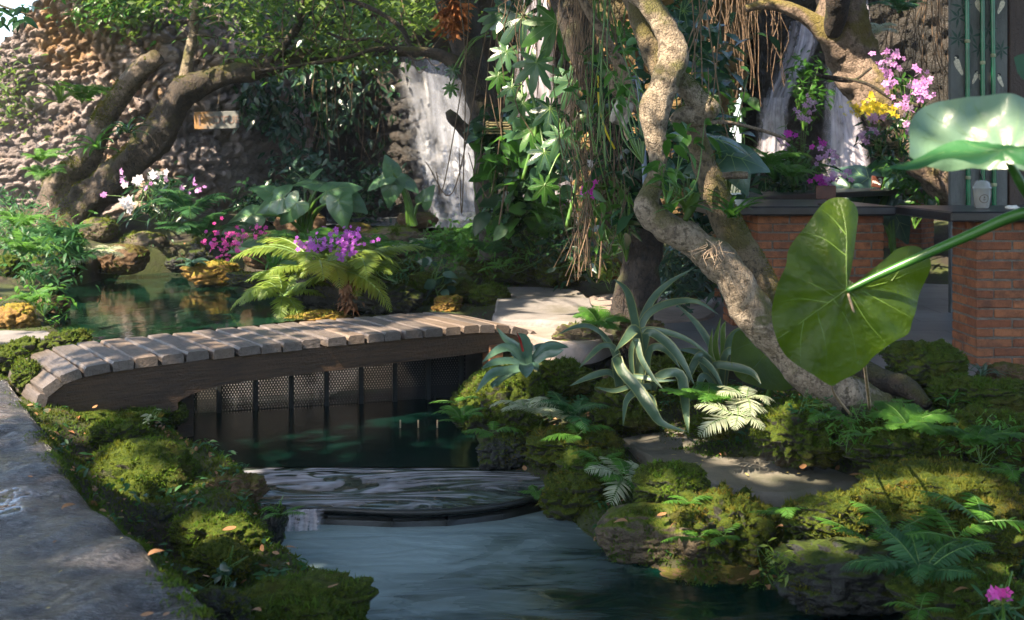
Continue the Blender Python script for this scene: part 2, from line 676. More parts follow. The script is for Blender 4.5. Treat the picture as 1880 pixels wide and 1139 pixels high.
def moss_mat(name, c1, c2, c3):
    t = NT(name)
    v = t.coord('Object')
    col = t.mix(t.island(), c1, c2)
    col = t.mix(t.ramp(t.noise(v, 7, 5, .6), [(.48, 0.0), (.66, .9)]), col, c3)
    b = t.bsdf(Base__Color=col, Roughness=.8)
    b.inputs['Specular IOR Level'].default_value = .2
    tl = t.n('BsdfTranslucent', Color=t.mix(.5, col, (.3, .36, .03)))
    mx = t.n('MixShader', Fac=.3)
    t.t.links.new(b.outputs[0], mx.inputs[1])
    t.t.links.new(tl.outputs[0], mx.inputs[2])
    return t.done(mx)


M['moss'] = moss_mat('moss_green', (.02, .055, .007), (.068, .125, .014), (.07, .055, .012))
M['moss_bright'] = moss_mat('moss_bright', (.032, .08, .007), (.105, .18, .016), (.15, .145, .012))
M['moss_brown'] = moss_mat('moss_brown', (.045, .06, .007), (.12, .125, .014), (.16, .1, .018))

M['bark_pale'] = bark_mat('bark_pale', (.2, .15, .1), (.42, .34, .25), (.1, .075, .05), moss=(.1, .095, .02), mossy=.28, s=1.5)
M['bark_stub'] = bark_mat('bark_stub', (.06, .042, .028), (.19, .145, .11), (.03, .023, .016), moss=(.06, .05, .008), mossy=.25, s=1.0)
M['bark_mossy'] = bark_mat('bark_mossy', (.13, .095, .055), (.27, .2, .12), (.06, .045, .028), moss=(.1, .085, .015), mossy=.5, s=1.6)
M['bark_dark'] = bark_mat('bark_dark', (.022, .016, .012), (.06, .042, .03), (.012, .01, .008), moss=(.045, .05, .012), mossy=.3)
M['bark_brown'] = bark_mat('bark_brown', (.02, .015, .011), (.07, .05, .035), (.011, .009, .007), moss=(.055, .05, .006), mossy=.26)
M['bark_right'] = bark_mat('bark_right', (.16, .11, .08), (.34, .25, .19), (.08, .055, .035), moss=(.15, .12, .02), mossy=.42, s=.9)
M['dead_wood'] = bark_mat('dead_wood', (.14, .1, .065), (.3, .22, .15), (.06, .045, .03), mossy=.02)
M['root'] = plain('root_fibre', (.17, .11, .065), .8, 30, .5, .3)
M['root_dark'] = plain('root_fibre_dark', (.09, .06, .035), .85, 30, .5, .3)
M['root_pale'] = plain('root_fibre_pale', (.42, .3, .2), .75, 30, .4, .3)
M['rust_fibre'] = plain('rust_fibre', (.35, .12, .03), .85, 40, .5, .5)


def wall_mat(name, c1, c2, c3, wet=.2, s=1.0, c4=None):
    t = NT(name)
    v = t.coord('Object')
    col = t.mix(t.ramp(t.noise(v, 2.6 * s, 7, .65), [(.35, 0.0), (.65, 1.0)]), c1, c2)
    col = t.mix(t.ramp(t.noise(v, 1.0 * s, 5, .6), [(.5, 0.0), (.66, .75)]), col, c3)
    if c4:
        col = t.mix(t.ramp(t.noise(t.coord('Object', (1, 1, .7)), .8, 5, .6), [(.52, 0.0), (.62, .9)]), col, c4)
    col = t.mix(t.ramp(t.noise(v, 30 * s, 6, .6), [(.52, 0.0), (.75, .6)]), col, tuple(x * .35 for x in c1))
    hb = t.math('ADD', t.noise(v, 14 * s, 8, .7), t.noise(v, 55 * s, 5, .6))
    at = t.n('Attribute', _attribute_name='stone').outputs['Fac']
    col = t.mix(t.ramp(at, [(0, .6), (.45, 0.0)]), col, tuple(x * .5 for x in c1))
    col = t.mix(t.ramp(at, [(.55, 0.0), (1, .7)]), col, tuple(min(1, x * 1.2) for x in c2))
    return t.done(t.bsdf(Base__Color=col, Roughness=.85 - .45 * wet, Normal=t.bump(hb, 1.0, .05)))


M['wall'] = wall_mat('rubble_wall', (.22, .185, .18), (.39, .32, .305), (.34, .23, .14), .1, c4=(.42, .24, .1))
M['cave'] = wall_mat('wet_cave_rock', (.02, .02, .018), (.055, .045, .036), (.05, .04, .018), .6)
M['ochre_cliff'] = wall_mat('ochre_cliff', (.1, .065, .025), (.28, .17, .06), (.4, .24, .06), .35, c4=(.09, .085, .02))


def mk_ground():
    t = NT('soil')
    v = t.coord('Object')
    soil = t.mix(t.ramp(t.noise(v, 9, 8, .7), [(.3, 0.0), (.7, 1.0)]), (.018, .014, .009), (.055, .042, .024))
    ms = t.mix(t.noise(v, 55, 5, .7), (.02, .035, .006), (.07, .085, .012))
    col = t.mix(t.ramp(t.noise(v, 2.4, 6, .6), [(.42, 0.0), (.56, 1.0)]), soil, ms)
    hb = t.math('ADD', t.noise(v, 18, 8, .7), t.noise(v, 80, 4, .7))
    return t.done(t.bsdf(Base__Color=col, Roughness=.85, Normal=t.bump(hb, .9, .03)))


M['soil'] = mk_ground()


def mk_path():
    t = NT('wet_stone_path')
    v = t.coord('Object', (1, 1, 1), (0, 0, .5))
    vs = t.coord('Object', (1.0, 3.2, 1), (0, 0, .95))
    col = t.mix(t.ramp(t.noise(v, 2.2, 7, .65), [(.35, 0.0), (.68, 1.0)]), (.055, .053, .06), (.24, .225, .235))
    col = t.mix(t.ramp(t.noise(v, 1.5, 5, .6, .5), [(.57, 0.0), (.68, .7)]), col, (.26, .17, .12))
    col = t.mix(t.ramp(t.noise(vs, 30, 7, .75), [(.46, 0.0), (.6, .9)]), col, (.012, .013, .013))
    col = t.mix(t.ramp(t.noise(v, 85, 4, .7), [(.5, 0.0), (.66, .8)]), col, (.02, .02, .02))
    col = t.mix(t.ramp(t.noise(vs, 48, 5, .7), [(.54, 0.0), (.68, .7)]), col, (.36, .34, .36))  # pale streaks among the dark ones paint wet glints into the stone colour
    pud = t.ramp(t.noise(v, 2.9, 4, .55, .3), [(.57, 0.0), (.66, 1.0)])
    rg = t.mix(pud, t.ramp(t.noise(vs, 20, 5, .6), [(.3, .08), (.7, .34)]), (.02, .02, .02))
    vo = t.n('TexVoronoi', Vector=t.coord('Object', (1, 2.2, 1), (0, 0, .95)), Scale=34.0).outputs['Distance']
    hb = t.math('ADD', t.math('MULTIPLY', t.noise(vs, 22, 8, .75), 1.6), t.math('MULTIPLY', t.noise(v, 70, 6, .75), .9))
    hb = t.math('SUBTRACT', hb, t.math('MULTIPLY', vo, .5))
    hb = t.mix(pud, hb, (.5, .5, .5))
    b = t.bsdf(Base__Color=col, Roughness=rg, Normal=t.bump(hb, 1.0, .05))
    b.inputs['Specular IOR Level'].default_value = .75
    return t.done(b)


M['path'] = mk_path()


def mk_slab(name, c1, c2, rough=.7, s=1.0, stain=(.1, .09, .06)):
    t = NT(name)
    v = t.coord('Object')
    col = t.mix(t.ramp(t.noise(v, 4 * s, 8, .65), [(.3, 0.0), (.7, 1.0)]), c1, c2)
    col = t.mix(t.ramp(t.noise(v, 1.7 * s, 6, .6), [(.52, 0.0), (.68, .8)]), col, stain)
    hb = t.math('ADD', t.noise(t.coord('Object', (1, 4, 1), (0, 0, .3)), 16 * s, 8, .7), t.noise(v, 70 * s, 4, .7))
    return t.done(t.bsdf(Base__Color=col, Roughness=rough, Normal=t.bump(hb, .55, .02)))


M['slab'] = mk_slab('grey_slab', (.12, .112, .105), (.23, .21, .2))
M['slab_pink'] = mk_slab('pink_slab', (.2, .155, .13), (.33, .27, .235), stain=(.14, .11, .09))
M['slab_green'] = mk_slab('mossy_slab', (.085, .085, .068), (.2, .175, .14), stain=(.07, .08, .04), s=1.6)


def mk_terrace():
    t = NT('terrace_tiles')
    v = t.coord('Object')
    br = t.n('TexBrick', Vector=v, Color1=(.2, .205, .215), Color2=(.15, .155, .165), Mortar=(.05, .05, .05), Scale=1.0, Mortar__Size=.006, Brick__Width=.6, Row__Height=.4)
    col = t.mix(t.ramp(t.noise(v, 5, 7, .6), [(.35, 0.0), (.7, .6)]), br.outputs[0], (.1, .1, .1))
    hb = t.math('ADD', t.math('MULTIPLY', br.outputs['Fac'], -1.0), t.math('MULTIPLY', t.noise(v, 40, 6, .6), .4))
    return t.done(t.bsdf(Base__Color=col, Roughness=.38, Normal=t.bump(hb, .5, .006)))


M['terrace'] = mk_terrace()


def mk_brick(name, c1, c2, c3):
    t = NT(name)
    v = t.coord('Object')
    col = t.mix(t.island(), c1, c2)
    col = t.mix(t.ramp(t.noise(v, 14, 6, .65), [(.42, 0.0), (.66, .85)]), col, c3)
    hb = t.math('ADD', t.noise(v, 45, 8, .7), t.noise(v, 150, 3))
    return t.done(t.bsdf(Base__Color=col, Roughness=.8, Normal=t.bump(hb, .6, .008)))


M['brick'] = mk_brick('red_brick', (.19, .06, .024), (.33, .125, .05), (.085, .034, .018))
M['mortar'] = plain('mortar', (.13, .11, .09), .9, 50, .35, .6)
M['table_top'] = plain('dark_table_top', (.022, .022, .026), .3, 12, .4, .08)
M['sign_wood'] = plain('dark_sign_wood', (.075, .022, .012), .5, 14, .4, .2)
M['white_paint'] = plain('white_paint', (.75, .73, .68), .6, 60, .1, .1)


def mk_wood(name, c1, c2, c3, sx=(1, 12, 12), rough=.65, turn=0.0):
    t = NT(name)
    v = t.n('Mapping', Vector=t.coord('Object', (1, 1, 1), (0, 0, turn)), Scale=sx).outputs[0]
    w = t.coord('Object')
    rnd = t.n('ObjectInfo').outputs['Random']
    col = t.mix(t.ramp(t.noise(v, 2.2, 8, .65, .8), [(.3, 0.0), (.7, 1.0)]), c1, c2)
    col = t.mix(t.ramp(t.noise(v, 7.5, 6, .7), [(.52, 0.0), (.68, .75)]), col, c3)
    col = t.mix(t.ramp(t.noise(w, 4, 5, .6), [(.5, 0.0), (.7, .55)]), col, tuple(x * .55 for x in c1))
    col = t.mix(t.math('MULTIPLY', rnd, .4), col, tuple(x * .6 for x in c1))
    hb = t.math('ADD', t.noise(v, 6, 8, .7), t.noise(w, 60, 4, .6))
    return t.done(t.bsdf(Base__Color=col, Roughness=rough, Normal=t.bump(hb, .6, .012)))


M['plank'] = mk_wood('weathered_plank', (.085, .07, .06), (.18, .148, .132), (.03, .024, .02), (17, 1.3, 17), .42, -.609)
M['plank_brown'] = mk_wood('worn_brown_plank', (.115, .085, .065), (.22, .165, .125), (.045, .034, .025), (17, 1.3, 17), .5, -.609)
M['beam'] = mk_wood('dark_beam', (.03, .016, .008), (.085, .045, .02), (.01, .007, .004), (1.2, 14, 20), .5, -.609)
M['beam_red'] = mk_wood('red_brown_beam', (.14, .06, .028), (.24, .11, .05), (.06, .03, .016), (1.5, 1.5, 14), .5)
M['panel'] = mk_wood('grey_panel', (.1, .105, .1), (.19, .195, .185), (.07, .075, .07), (5, 5, .7), .75)
M['brown_post'] = mk_wood('brown_post', (.035, .02, .014), (.07, .04, .026), (.02, .012, .01), (8, 8, .6), .6)
M['bamboo'] = plain('painted_bamboo', (.006, .13, .055), .22, 5, .45, .05)
M['bamboo_ring'] = plain('bamboo_node_ring', (.28, .3, .17), .45, 20, .2, .1)
M['paint_leaf'] = plain('painted_leaf', (.01, .05, .032), .6, 20, .3, .1)
M['bird'] = plain('painted_bird', (.6, .54, .42), .7, 80, .35, .1)
M['bird_dark'] = plain('painted_bird_dark', (.015, .017, .016), .7)
M['steel_dark'] = plain('dark_steel', (.012, .014, .014), .5, 20, .3, .1)
M['hose'] = plain('grey_hose', (.14, .18, .25), .4, 10, .2, .05)
M['basket'] = plain('basket_weave', (.12, .1, .045), .7, 40, .4, .3)
M['pot'] = plain('weathered_pot', (.34, .3, .26), .8, 22, .4, .5)
M['lip'] = plain('concrete_lip', (.014, .015, .013), .4, 15, .4, .4)


def mk_sign():
    t = NT('rusty_sign')
    v = t.coord('Object')
    vs = t.coord('Object', (1.6, 1, 4.5))
    col = t.mix(t.ramp(t.noise(v, 3.5, 6, .6), [(.4, 0.0), (.6, 1.0)]), (.2, .2, .185), (.1, .11, .11))
    x = t.n('SeparateXYZ', Vector=v).outputs[0]
    k = t.math('ADD', t.math('MULTIPLY', x, -1.4), t.noise(vs, 4, 6, .65))
    col = t.mix(t.ramp(k, [(.5, 0.0), (.72, .9)]), col, (.3, .15, .04))
    return t.done(t.bsdf(Base__Color=col, Roughness=.7, Normal=t.bump(t.noise(v, 40, 5), .3, .01)))


M['rust_sign'] = mk_sign()
M['sign_letter'] = plain('faded_letter', (.17, .12, .1), .8, 60, .5, .2)


def mk_water(name, col, col2, rough=.04, stretch=(1, 1, 1), bs=6.0, bstr=.12, rot=0.0, edge=None):
    t = NT(name)
    v = t.coord('Object', stretch, (0, 0, rot))
    n = t.noise(v, 1.2, 4)
    c = t.mix(n, col, col2)
    h = t.math('ADD', t.noise(v, bs, 3, .5, .6), t.math('MULTIPLY', t.noise(v, bs * 3.3, 2), .25))
    b = t.bsdf(Base__Color=c, Roughness=rough, IOR=1.333, Normal=t.bump(h, bstr, .03))
    return t.done(b)


M['water_upper'] = mk_water('upper_pool_water', (.002, .014, .009), (.005, .026, .014), .07, (1, .5, 1), 5, .10)
M['water_mid'] = mk_water('middle_pool_water', (.001, .009, .007), (.002, .013, .01), .2, (.6, 1.6, 1), 2.5, .05)


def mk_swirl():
    """smooth sheet sliding to the weir: long slow eddies drawn out in pale foamy lines, sky reflection painted in"""
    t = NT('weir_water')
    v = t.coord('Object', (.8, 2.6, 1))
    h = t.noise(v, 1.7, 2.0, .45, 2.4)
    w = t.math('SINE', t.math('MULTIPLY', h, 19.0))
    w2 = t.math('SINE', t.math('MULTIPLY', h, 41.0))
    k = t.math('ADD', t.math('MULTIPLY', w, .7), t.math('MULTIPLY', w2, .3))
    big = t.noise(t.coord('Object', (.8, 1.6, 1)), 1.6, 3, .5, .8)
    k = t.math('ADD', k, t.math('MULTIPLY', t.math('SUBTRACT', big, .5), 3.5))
    foam_sheen = t.ramp(k, [(.0, .05), (.5, .38), (1.0, .62)])
    c = t.mix(foam_sheen, t.mix(big, (.004, .022, .016), (.03, .045, .02)), (.46, .45, .52))  # pale lines carry the sky's bright reflection, painted into the water colour
    return t.done(t.bsdf(Base__Color=c, Roughness=t.ramp(foam_sheen, [(0, .03), (1, .3)]), IOR=1.333, Normal=t.bump(h, .7, .1)))


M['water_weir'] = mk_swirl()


def mk_stream():
    t = NT('stream_water')
    v = t.coord('Object')
    vs = t.coord('Object', (1.0, 2.6, 1), (0, 0, -.35))
    y = t.n('SeparateXYZ', Vector=v).outputs
    # foam is thick under the weir and thins out downstream, to the right
    k = t.math('SUBTRACT', t.math('MULTIPLY', y[1], .5), t.math('MULTIPLY', y[0], 1.05))
    k = t.math('SUBTRACT', k, 1.45)
    k = t.math('ADD', k, t.math('MULTIPLY', t.math('SUBTRACT', t.noise(vs, 1.3, 3, .5, 1.6), .5), 1.3))
    k = t.math('ADD', k, t.math('MULTIPLY', t.math('SUBTRACT', t.noise(vs, 7, 4, .55, 1.0), .5), .22))
    fac = t.ramp(k, [(.1, 0.0), (.5, .35), (.95, .8)])
    c = t.mix(fac, (.001, .013, .01), (.22, .3, .32))
    h = t.noise(vs, 3.5, 3, .5, .8)
    b = t.bsdf(Base__Color=c, Roughness=t.ramp(fac, [(0, .12), (1, .45)]), IOR=1.333, Normal=t.bump(h, .25, .05))
    b.inputs['Specular IOR Level'].default_value = .35
    return t.done(b)


M['water_stream'] = mk_stream()
M['water_basin'] = mk_water('basin_water', (.12, .14, .15), (.2, .22, .23), .25, (1, 1, 1), 9, .3)
M['water_shelf'] = mk_water('shelf_water', (.17, .09, .015), (.34, .2, .05), .08, (1, 2.5, 1), 9, .35, .6)


def mk_fall(name, lo=.35, hi=.62, dens=.9, sx=7.0, col=(.66, .69, .76)):
    """long-exposure falling water: white strands with clear gaps between them"""
    t = NT(name)
    v = t.coord('UV', (sx, .4, 1))
    n = t.noise(v, 1.7, 3.2, .5, .35)
    n2 = t.noise(t.coord('UV', (sx * 3, .8, 1)), 3.0, 4, .6)
    blot = t.noise(t.coord('UV', (2.2, 3.2, 1)), 2.4, 4, .6, .4)
    k = t.math('ADD', t.math('MULTIPLY', n, .72), t.math('MULTIPLY', n2, .1))
    k = t.math('ADD', k, t.math('MULTIPLY', t.math('SUBTRACT', blot, .35), .35))
    uv = t.n('SeparateXYZ', Vector=t.coord('UV')).outputs
    e = t.math('MULTIPLY', t.math('MULTIPLY', uv[0], t.math('SUBTRACT', 1.0, uv[0])), 4.0)
    e = t.math('POWER', e, .8, clamp=True)
    a = t.math('MULTIPLY', t.ramp(k, [(lo, .05), (hi, dens)]), e)
    d = t.n('BsdfDiffuse', Color=col)
    tl = t.n('BsdfTranslucent', Color=col)
    gl = t.n('BsdfGlossy', Color=(1, 1, 1), Roughness=.35)
    m1 = t.n('MixShader', Fac=.35)
    t.t.links.new(d.outputs[0], m1.inputs[1])
    t.t.links.new(tl.outputs[0], m1.inputs[2])
    m2 = t.n('MixShader', Fac=.06)
    t.t.links.new(m1.outputs[0], m2.inputs[1])
    t.t.links.new(gl.outputs[0], m2.inputs[2])
    tr = t.n('BsdfTransparent')
    m3 = t.n('MixShader', Fac=a)
    t.t.links.new(tr.outputs[0], m3.inputs[1])
    t.t.links.new(m2.outputs[0], m3.inputs[2])
    return t.done(m3)


M['fall'] = mk_fall('fall_water', .36, .72, .6, 4.0, (.6, .64, .74))
M['fall_soft'] = mk_fall('fall_soft_water', .3, .6, .9, 4, (.72, .67, .74))
M['fall_thin'] = mk_fall('thin_fall_water', .4, .7, .6, 5)


def mk_mesh():
    """perforated sheet: round holes in staggered rows"""
    t = NT('perforated_sheet')
    v = t.n('SeparateXYZ', Vector=t.coord('Object')).outputs
    a = t.math('MULTIPLY', v[0], 2 * math.pi / .016)
    c = t.math('MULTIPLY', v[2], 2 * math.pi / .0277)
    # sum of three waves = hexagonal spots
    s = t.math('MULTIPLY', t.math('COSINE', a), t.math('COSINE', c))
    hole = t.math('GREATER_THAN', s, .5)
    hole2 = t.math('GREATER_THAN', t.math('MULTIPLY', s, 1.0), .45)
    d = t.bsdf(Base__Color=(.004, .005, .005), Roughness=.7)
    tr = t.n('BsdfTransparent')
    m = t.n('MixShader', Fac=hole)
    t.t.links.new(d.outputs[0], m.inputs[1])
    t.t.links.new(tr.outputs[0], m.inputs[2])
    return t.done(m)


M['mesh'] = mk_mesh()
M['cup'] = None
t = NT('clear_plastic')
b = t.bsdf(Base__Color=(.5, .52, .52), Roughness=.12)
tr = t.n('BsdfTransparent')
mx = t.n('MixShader', Fac=.55)
t.t.links.new(b.outputs[0], mx.inputs[1])
t.t.links.new(tr.outputs[0], mx.inputs[2])
M['plastic'] = t.done(mx)
M['milk'] = plain('milk_tea', (.3, .24, .165), .25, 8, .15, .02)
M['black_plastic'] = plain('black_plastic', (.01, .01, .012), .3)
M['stamp'] = plain('brown_stamp', (.1, .09, .07), .7)


def mk_big_leaf():
    t = NT('big_leaf_blade')
    v = t.coord('Object')
    n = t.noise(v, 7, 6, .6)
    col = t.mix(t.ramp(n, [(.4, 0.0), (.6, 1.0)]), (.01, .032, .003), (.05, .092, .006))
    col = t.mix(t.ramp(t.noise(v, 16, 5, .6), [(.6, 0.0), (.74, .6)]), col, (.13, .14, .02))
    b = t.bsdf(Base__Color=col, Roughness=.4, Normal=t.bump(t.math('ADD', t.noise(v, 45, 5, .6), t.math('MULTIPLY', t.noise(v, 14, 3), 2.0)), .6, .012))
    tl = t.n('BsdfTranslucent', Color=t.mix(.65, col, (.3, .44, .012)))
    mx = t.n('MixShader', Fac=.55)
    t.t.links.new(b.outputs[0], mx.inputs[1])
    t.t.links.new(tl.outputs[0], mx.inputs[2])
    return t.done(mx)


M['big_leaf'] = mk_big_leaf()
M['glaucous_leaf'] = leaf_mat('glaucous_leaf', (.1, .2, .12), (.13, .23, .14), .34, .22, .6, c3=(.17, .25, .17), nscale=4)
M['green_leaf'] = leaf_mat('green_leaf_top', (.035, .13, .05), (.05, .16, .06), .3, .25, .6, nscale=5)
# ------------------------------------------------------------------ water outlines (plan view)
ZA, ZB, ZC, ZW = 0.0, -0.35, -0.415, 0.33      # upper pool, pool under the bridge, stream, waterfall basin


def poly(pts, z):
    return [tuple(G(u, v, z)[:2]) for u, v in pts]


POOL_A = poly([(172, 624), (100, 592), (112, 535), (205, 508), (330, 500), (420, 512), (500, 522), (520, 545), (560, 560), (640, 574)], ZA)
POOL_B = poly([(285, 762), (300, 805), (372, 862), (455, 890), (503, 932), (600, 932), (760, 938), (900, 930), (1000, 905), (930, 862), (868, 820), (850, 748)], ZB) + [(-.12, 6.75), (-.25, 7.05), (-.9, 6.95), (-1.95, 6.6), (-2.15, 6.3)]
POOL_C = poly([(495, 955), (1010, 935), (1100, 1030), (1300, 1082), (1450, 1112), (2100, 1190)], ZC) + [(2.6, 2.4), (-0.35, 2.4), (-0.42, 3.2)] + poly([(690, 1150), (560, 1064), (505, 1040)], ZC)
BASIN = poly([(560, 411), (560, 402), (900, 400), (1060, 396), (1050, 413), (800, 416), (700, 412)], ZW)


def pdist(X, Y, pg):
    """signed distance to a polygon, negative inside"""
    n = len(pg)
    inside = np.zeros(X.shape, bool)
    best = np.full(X.shape, 1e9)
    for i in range(n):
        x1, y1 = pg[i]
        x2, y2 = pg[(i + 1) % n]
        dx, dy = x2 - x1, y2 - y1
        t = np.clip(((X - x1) * dx + (Y - y1) * dy) / (dx * dx + dy * dy + 1e-12), 0, 1)
        best = np.minimum(best, np.hypot(X - x1 - t * dx, Y - y1 - t * dy))
        c = ((y1 > Y) != (y2 > Y)) & (X < dx * (Y - y1) / (dy + 1e-12) + x1)
        inside ^= c
    return np.where(inside, -best, best)


CTRL = np.array([  # x, y, z of the bare soil
    (-3, 3, -.03), (-2, 3, -.03), (-1.2, 2.6, -.03), (-2.3, 4.8, -.04), (-3.4, 5, -.03), (-2.05, 4.4, -.04), (-1.62, 3.8, -.05), (-1.2, 3.2, -.05), (-.9, 2.7, -.06), (-1.75, 4.6, -.26), (-1.5, 4.2, -.3), (-1.2, 3.8, -.33), (-.95, 3.4, -.34), (-.7, 3.0, -.34), (-.5, 2.7, -.34), (-5, 3, -.03), (0, 1.2, -.05), (2, 1.2, -.1),
    (-1.75, 5.2, -.22), (-3, 6.3, .0), (-3.6, 7.2, .1), (-4.6, 8.5, .22), (-5, 10.5, .4), (-3.7, 10.8, .25), (-2.4, 10.8, .2), (-1.4, 10, .12), (-1.0, 9, .05), (-.6, 8.2, .0), (-3.6, 12, .5), (-6, 12, .55), (-1.5, 11.5, .28),
    (0, 8.5, .05), (.4, 9.5, .15), (-.2, 10.5, .25), (.8, 11, .3), (0, 7, -.03), (.9, 7.6, -.03), (1.5, 7.5, -.03), (3, 7, -.03), (3, 9, -.03), (4.5, 8, -.03), (2.6, 5.7, -.03), (4.6, 5.4, -.03), (2.5, 11, .1), (4, 11, .2), (5, 12, .4),
    *[(x, y, -.07) for x, y in ((-2.25, 4.85), (-2.02, 4.5), (-1.85, 4.2), (-1.66, 3.9), (-1.45, 3.55), (-1.25, 3.2), (-1.05, 2.9))],
    (.35, 5.6, -.18), (.5, 5.2, -.26), (.9, 5.6, -.12), (.9, 5.1, -.24), (.4, 4.7, -.34), (.8, 4.4, -.36), (1.2, 4.5, -.33), (1.6, 4.2, -.3), (1.7, 4.7, -.1), (1.4, 5.1, -.07), (2.3, 4.8, -.04), (1.0, 3.9, -.42), (1.5, 3.7, -.34), (2.1, 3.9, -.22), (1.4, 3.3, -.42), (2.0, 3.3, -.34), (2.2, 2.9, -.34), (2.9, 3.6, -.12),
    (0, 14, .4), (4, 14, .4), (-8, 14, .5), (8, 14, .4), (8, 6, 0), (-8, 6, 0), (8, 2, 0), (-8, 1, 0), (0, 25, .4), (0, -6, 0), (15, 20, .3), (-15, 20, .4)])


def ground_z(X, Y):
    X, Y = np.asarray(X, float), np.asarray(Y, float)
    d = (X[..., None] - CTRL[:, 0]) ** 2 + (Y[..., None] - CTRL[:, 1]) ** 2 + 0.01
    w = d ** -1.7
    z = (w * CTRL[:, 2]).sum(-1) / w.sum(-1)
    for pg, zz, dep in ((POOL_A, ZA, .5), (POOL_B, ZB, .5), (POOL_C, ZC, .5), (BASIN, ZW, .3)):
        s = pdist(X, Y, pg)
        k = np.clip((0.12 - s) / 0.3, 0, 1)
        k = k * k * (3 - 2 * k)
        z = np.where(k > 0, z * (1 - k) + np.minimum(z, zz - dep) * k, z)
    return z


def axis_steps(lo, hi, step, far):
    a = list(np.arange(lo, hi + step / 2, step))
    s, x = step, hi
    while x < far:
        s *= 1.35
        x += s
        a.append(x)
    s, x = step, lo
    while x > -far:
        s *= 1.35
        x -= s
        a.insert(0, x)
    return np.array(a)


def grid_mesh(name, xs, ys, zf, mat, keep=None, smooth=True, kind='structure', org=(0, 0, 0)):
    X, Y = np.meshgrid(xs, ys)
    Z = zf(X, Y)
    V = np.stack([X, Y, Z], -1).reshape(-1, 3)
    nx, ny = len(xs), len(ys)
    I = (np.arange(ny - 1)[:, None] * nx + np.arange(nx - 1)[None]).ravel()
    Fc = np.stack([I, I + 1, I + nx + 1, I + nx], -1)
    if keep is not None:
        kp = keep(X, Y).ravel()
        Fc = Fc[kp[Fc].all(1)]
    used = np.unique(Fc)
    rm = np.full(len(V), -1)
    rm[used] = np.arange(len(used))
    mb = MB()
    mb.v.append(V[used])
    mb.n = len(used)
    mb.f.append((rm[Fc], 0))
    return tag(mb.build(name, mat, org=org, smooth=smooth), kind=kind)


def gz(X, Y):
    z = ground_z(X, Y)
    q = np.stack([X.ravel(), Y.ravel(), np.zeros(X.size)], -1)
    near = np.exp(-(np.hypot(X, Y - 7) / 14) ** 4)
    return z + near * (0.035 * fbm(q * 2.2, 4, 3) + 0.02 * fbm(q * 9, 3, 8)).reshape(X.shape)


ground = grid_mesh('ground', axis_steps(-6.5, 6.5, .06, 400), axis_steps(1.6, 14, .06, 400), gz, M['soil'])


def water(name, pg, z, mat, grow=0.16, step=.06):
    A = np.array(pg)
    xs = np.arange(A[:, 0].min() - grow, A[:, 0].max() + grow + step, step)
    ys = np.arange(A[:, 1].min() - grow, A[:, 1].max() + grow + step, step)
    return grid_mesh(name, xs, ys, lambda X, Y: X * 0 + z, mat, keep=lambda X, Y: pdist(X, Y, pg) < grow)


# the weir: a low curved concrete lip between the two lower pools
WEIR = [G(495, 934, ZB), G(600, 930, ZB), G(720, 935, ZB), G(820, 933, ZB), G(920, 922, ZB), G(1020, 900, ZB)]


def weir_y(X):
    return np.interp(X, [p.x for p in WEIR], [p.y for p in WEIR])


water('stream_water', POOL_C, ZC, M['water_stream'])
A = np.array(POOL_B)
xs = np.arange(A[:, 0].min() - .2, A[:, 0].max() + .3, .045)
ys = np.arange(4.3, 7.3, .045)
SW = 4.99


def pond_keep(X, Y):
    return (pdist(X, Y, POOL_B) < .2) & (Y > weir_y(X) + .1)


def sw_line(X):
    return 5.02 - 0.0 * X + .03 * np.sin(X * 4)


grid_mesh('middle_pool_water', xs, ys, lambda X, Y: X * 0 + ZB, M['water_mid'], keep=lambda X, Y: (pdist(X, Y, POOL_B) < .25) & (Y > 5.0))


def weir_sheet():
    """water that slides up to the lip and over it at its left end"""
    X0, X1 = WEIR[0].x - .25, WEIR[-1].x + .25
    nx, ny = 110, 26
    V = []
    for j in range(ny):
        for i in range(nx):
            x = X0 + (X1 - X0) * i / (nx - 1)
            yl = float(weir_y(x))
            y = 5.02 + (yl + .005 - 5.02) * j / (ny - 1)
            V.append((x, y, ZB - .004))
    V = np.array(V)
    fade = np.repeat(np.linspace(0, 1, ny), nx)
    V[:, 2] += 0.0035 * fbm(V * np.array((5, 11, 0)), 3, 5) * np.clip(fade * 3, 0, 1)
    Fc = [(j * nx + i, (j + 1) * nx + i, (j + 1) * nx + i + 1, j * nx + i + 1) for j in range(ny - 1) for i in range(nx - 1)]
    mb = MB().add(V, [f for f in Fc])
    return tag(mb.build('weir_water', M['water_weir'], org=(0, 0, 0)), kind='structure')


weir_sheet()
mb = MB()
tube(mb, [(p.x, p.y - .008, ZB - .012, .0125) for p in WEIR], 60, 10, bump=.15, bscale=10)
for a, b2 in zip(WEIR[:-1], WEIR[1:]):
    m = (a + b2) / 2
    d = (b2 - a).normalized()
    box(mb, (m.x, m.y - .005, ZB - .24), (b2 - a).length / 2 + .01, .022, .2, Matrix((d, Vector((-d.y, d.x, 0)), Vector((0, 0, 1)))).transposed(), .004)
tag(mb.build('weir', M['lip']), 'low dark curved lip damming the stream below the bridge', 'weir')

water('upper_pool_water', POOL_A, ZA, M['water_upper'], .14)
water('waterfall_basin_water', BASIN, ZW, M['water_basin'], .3)

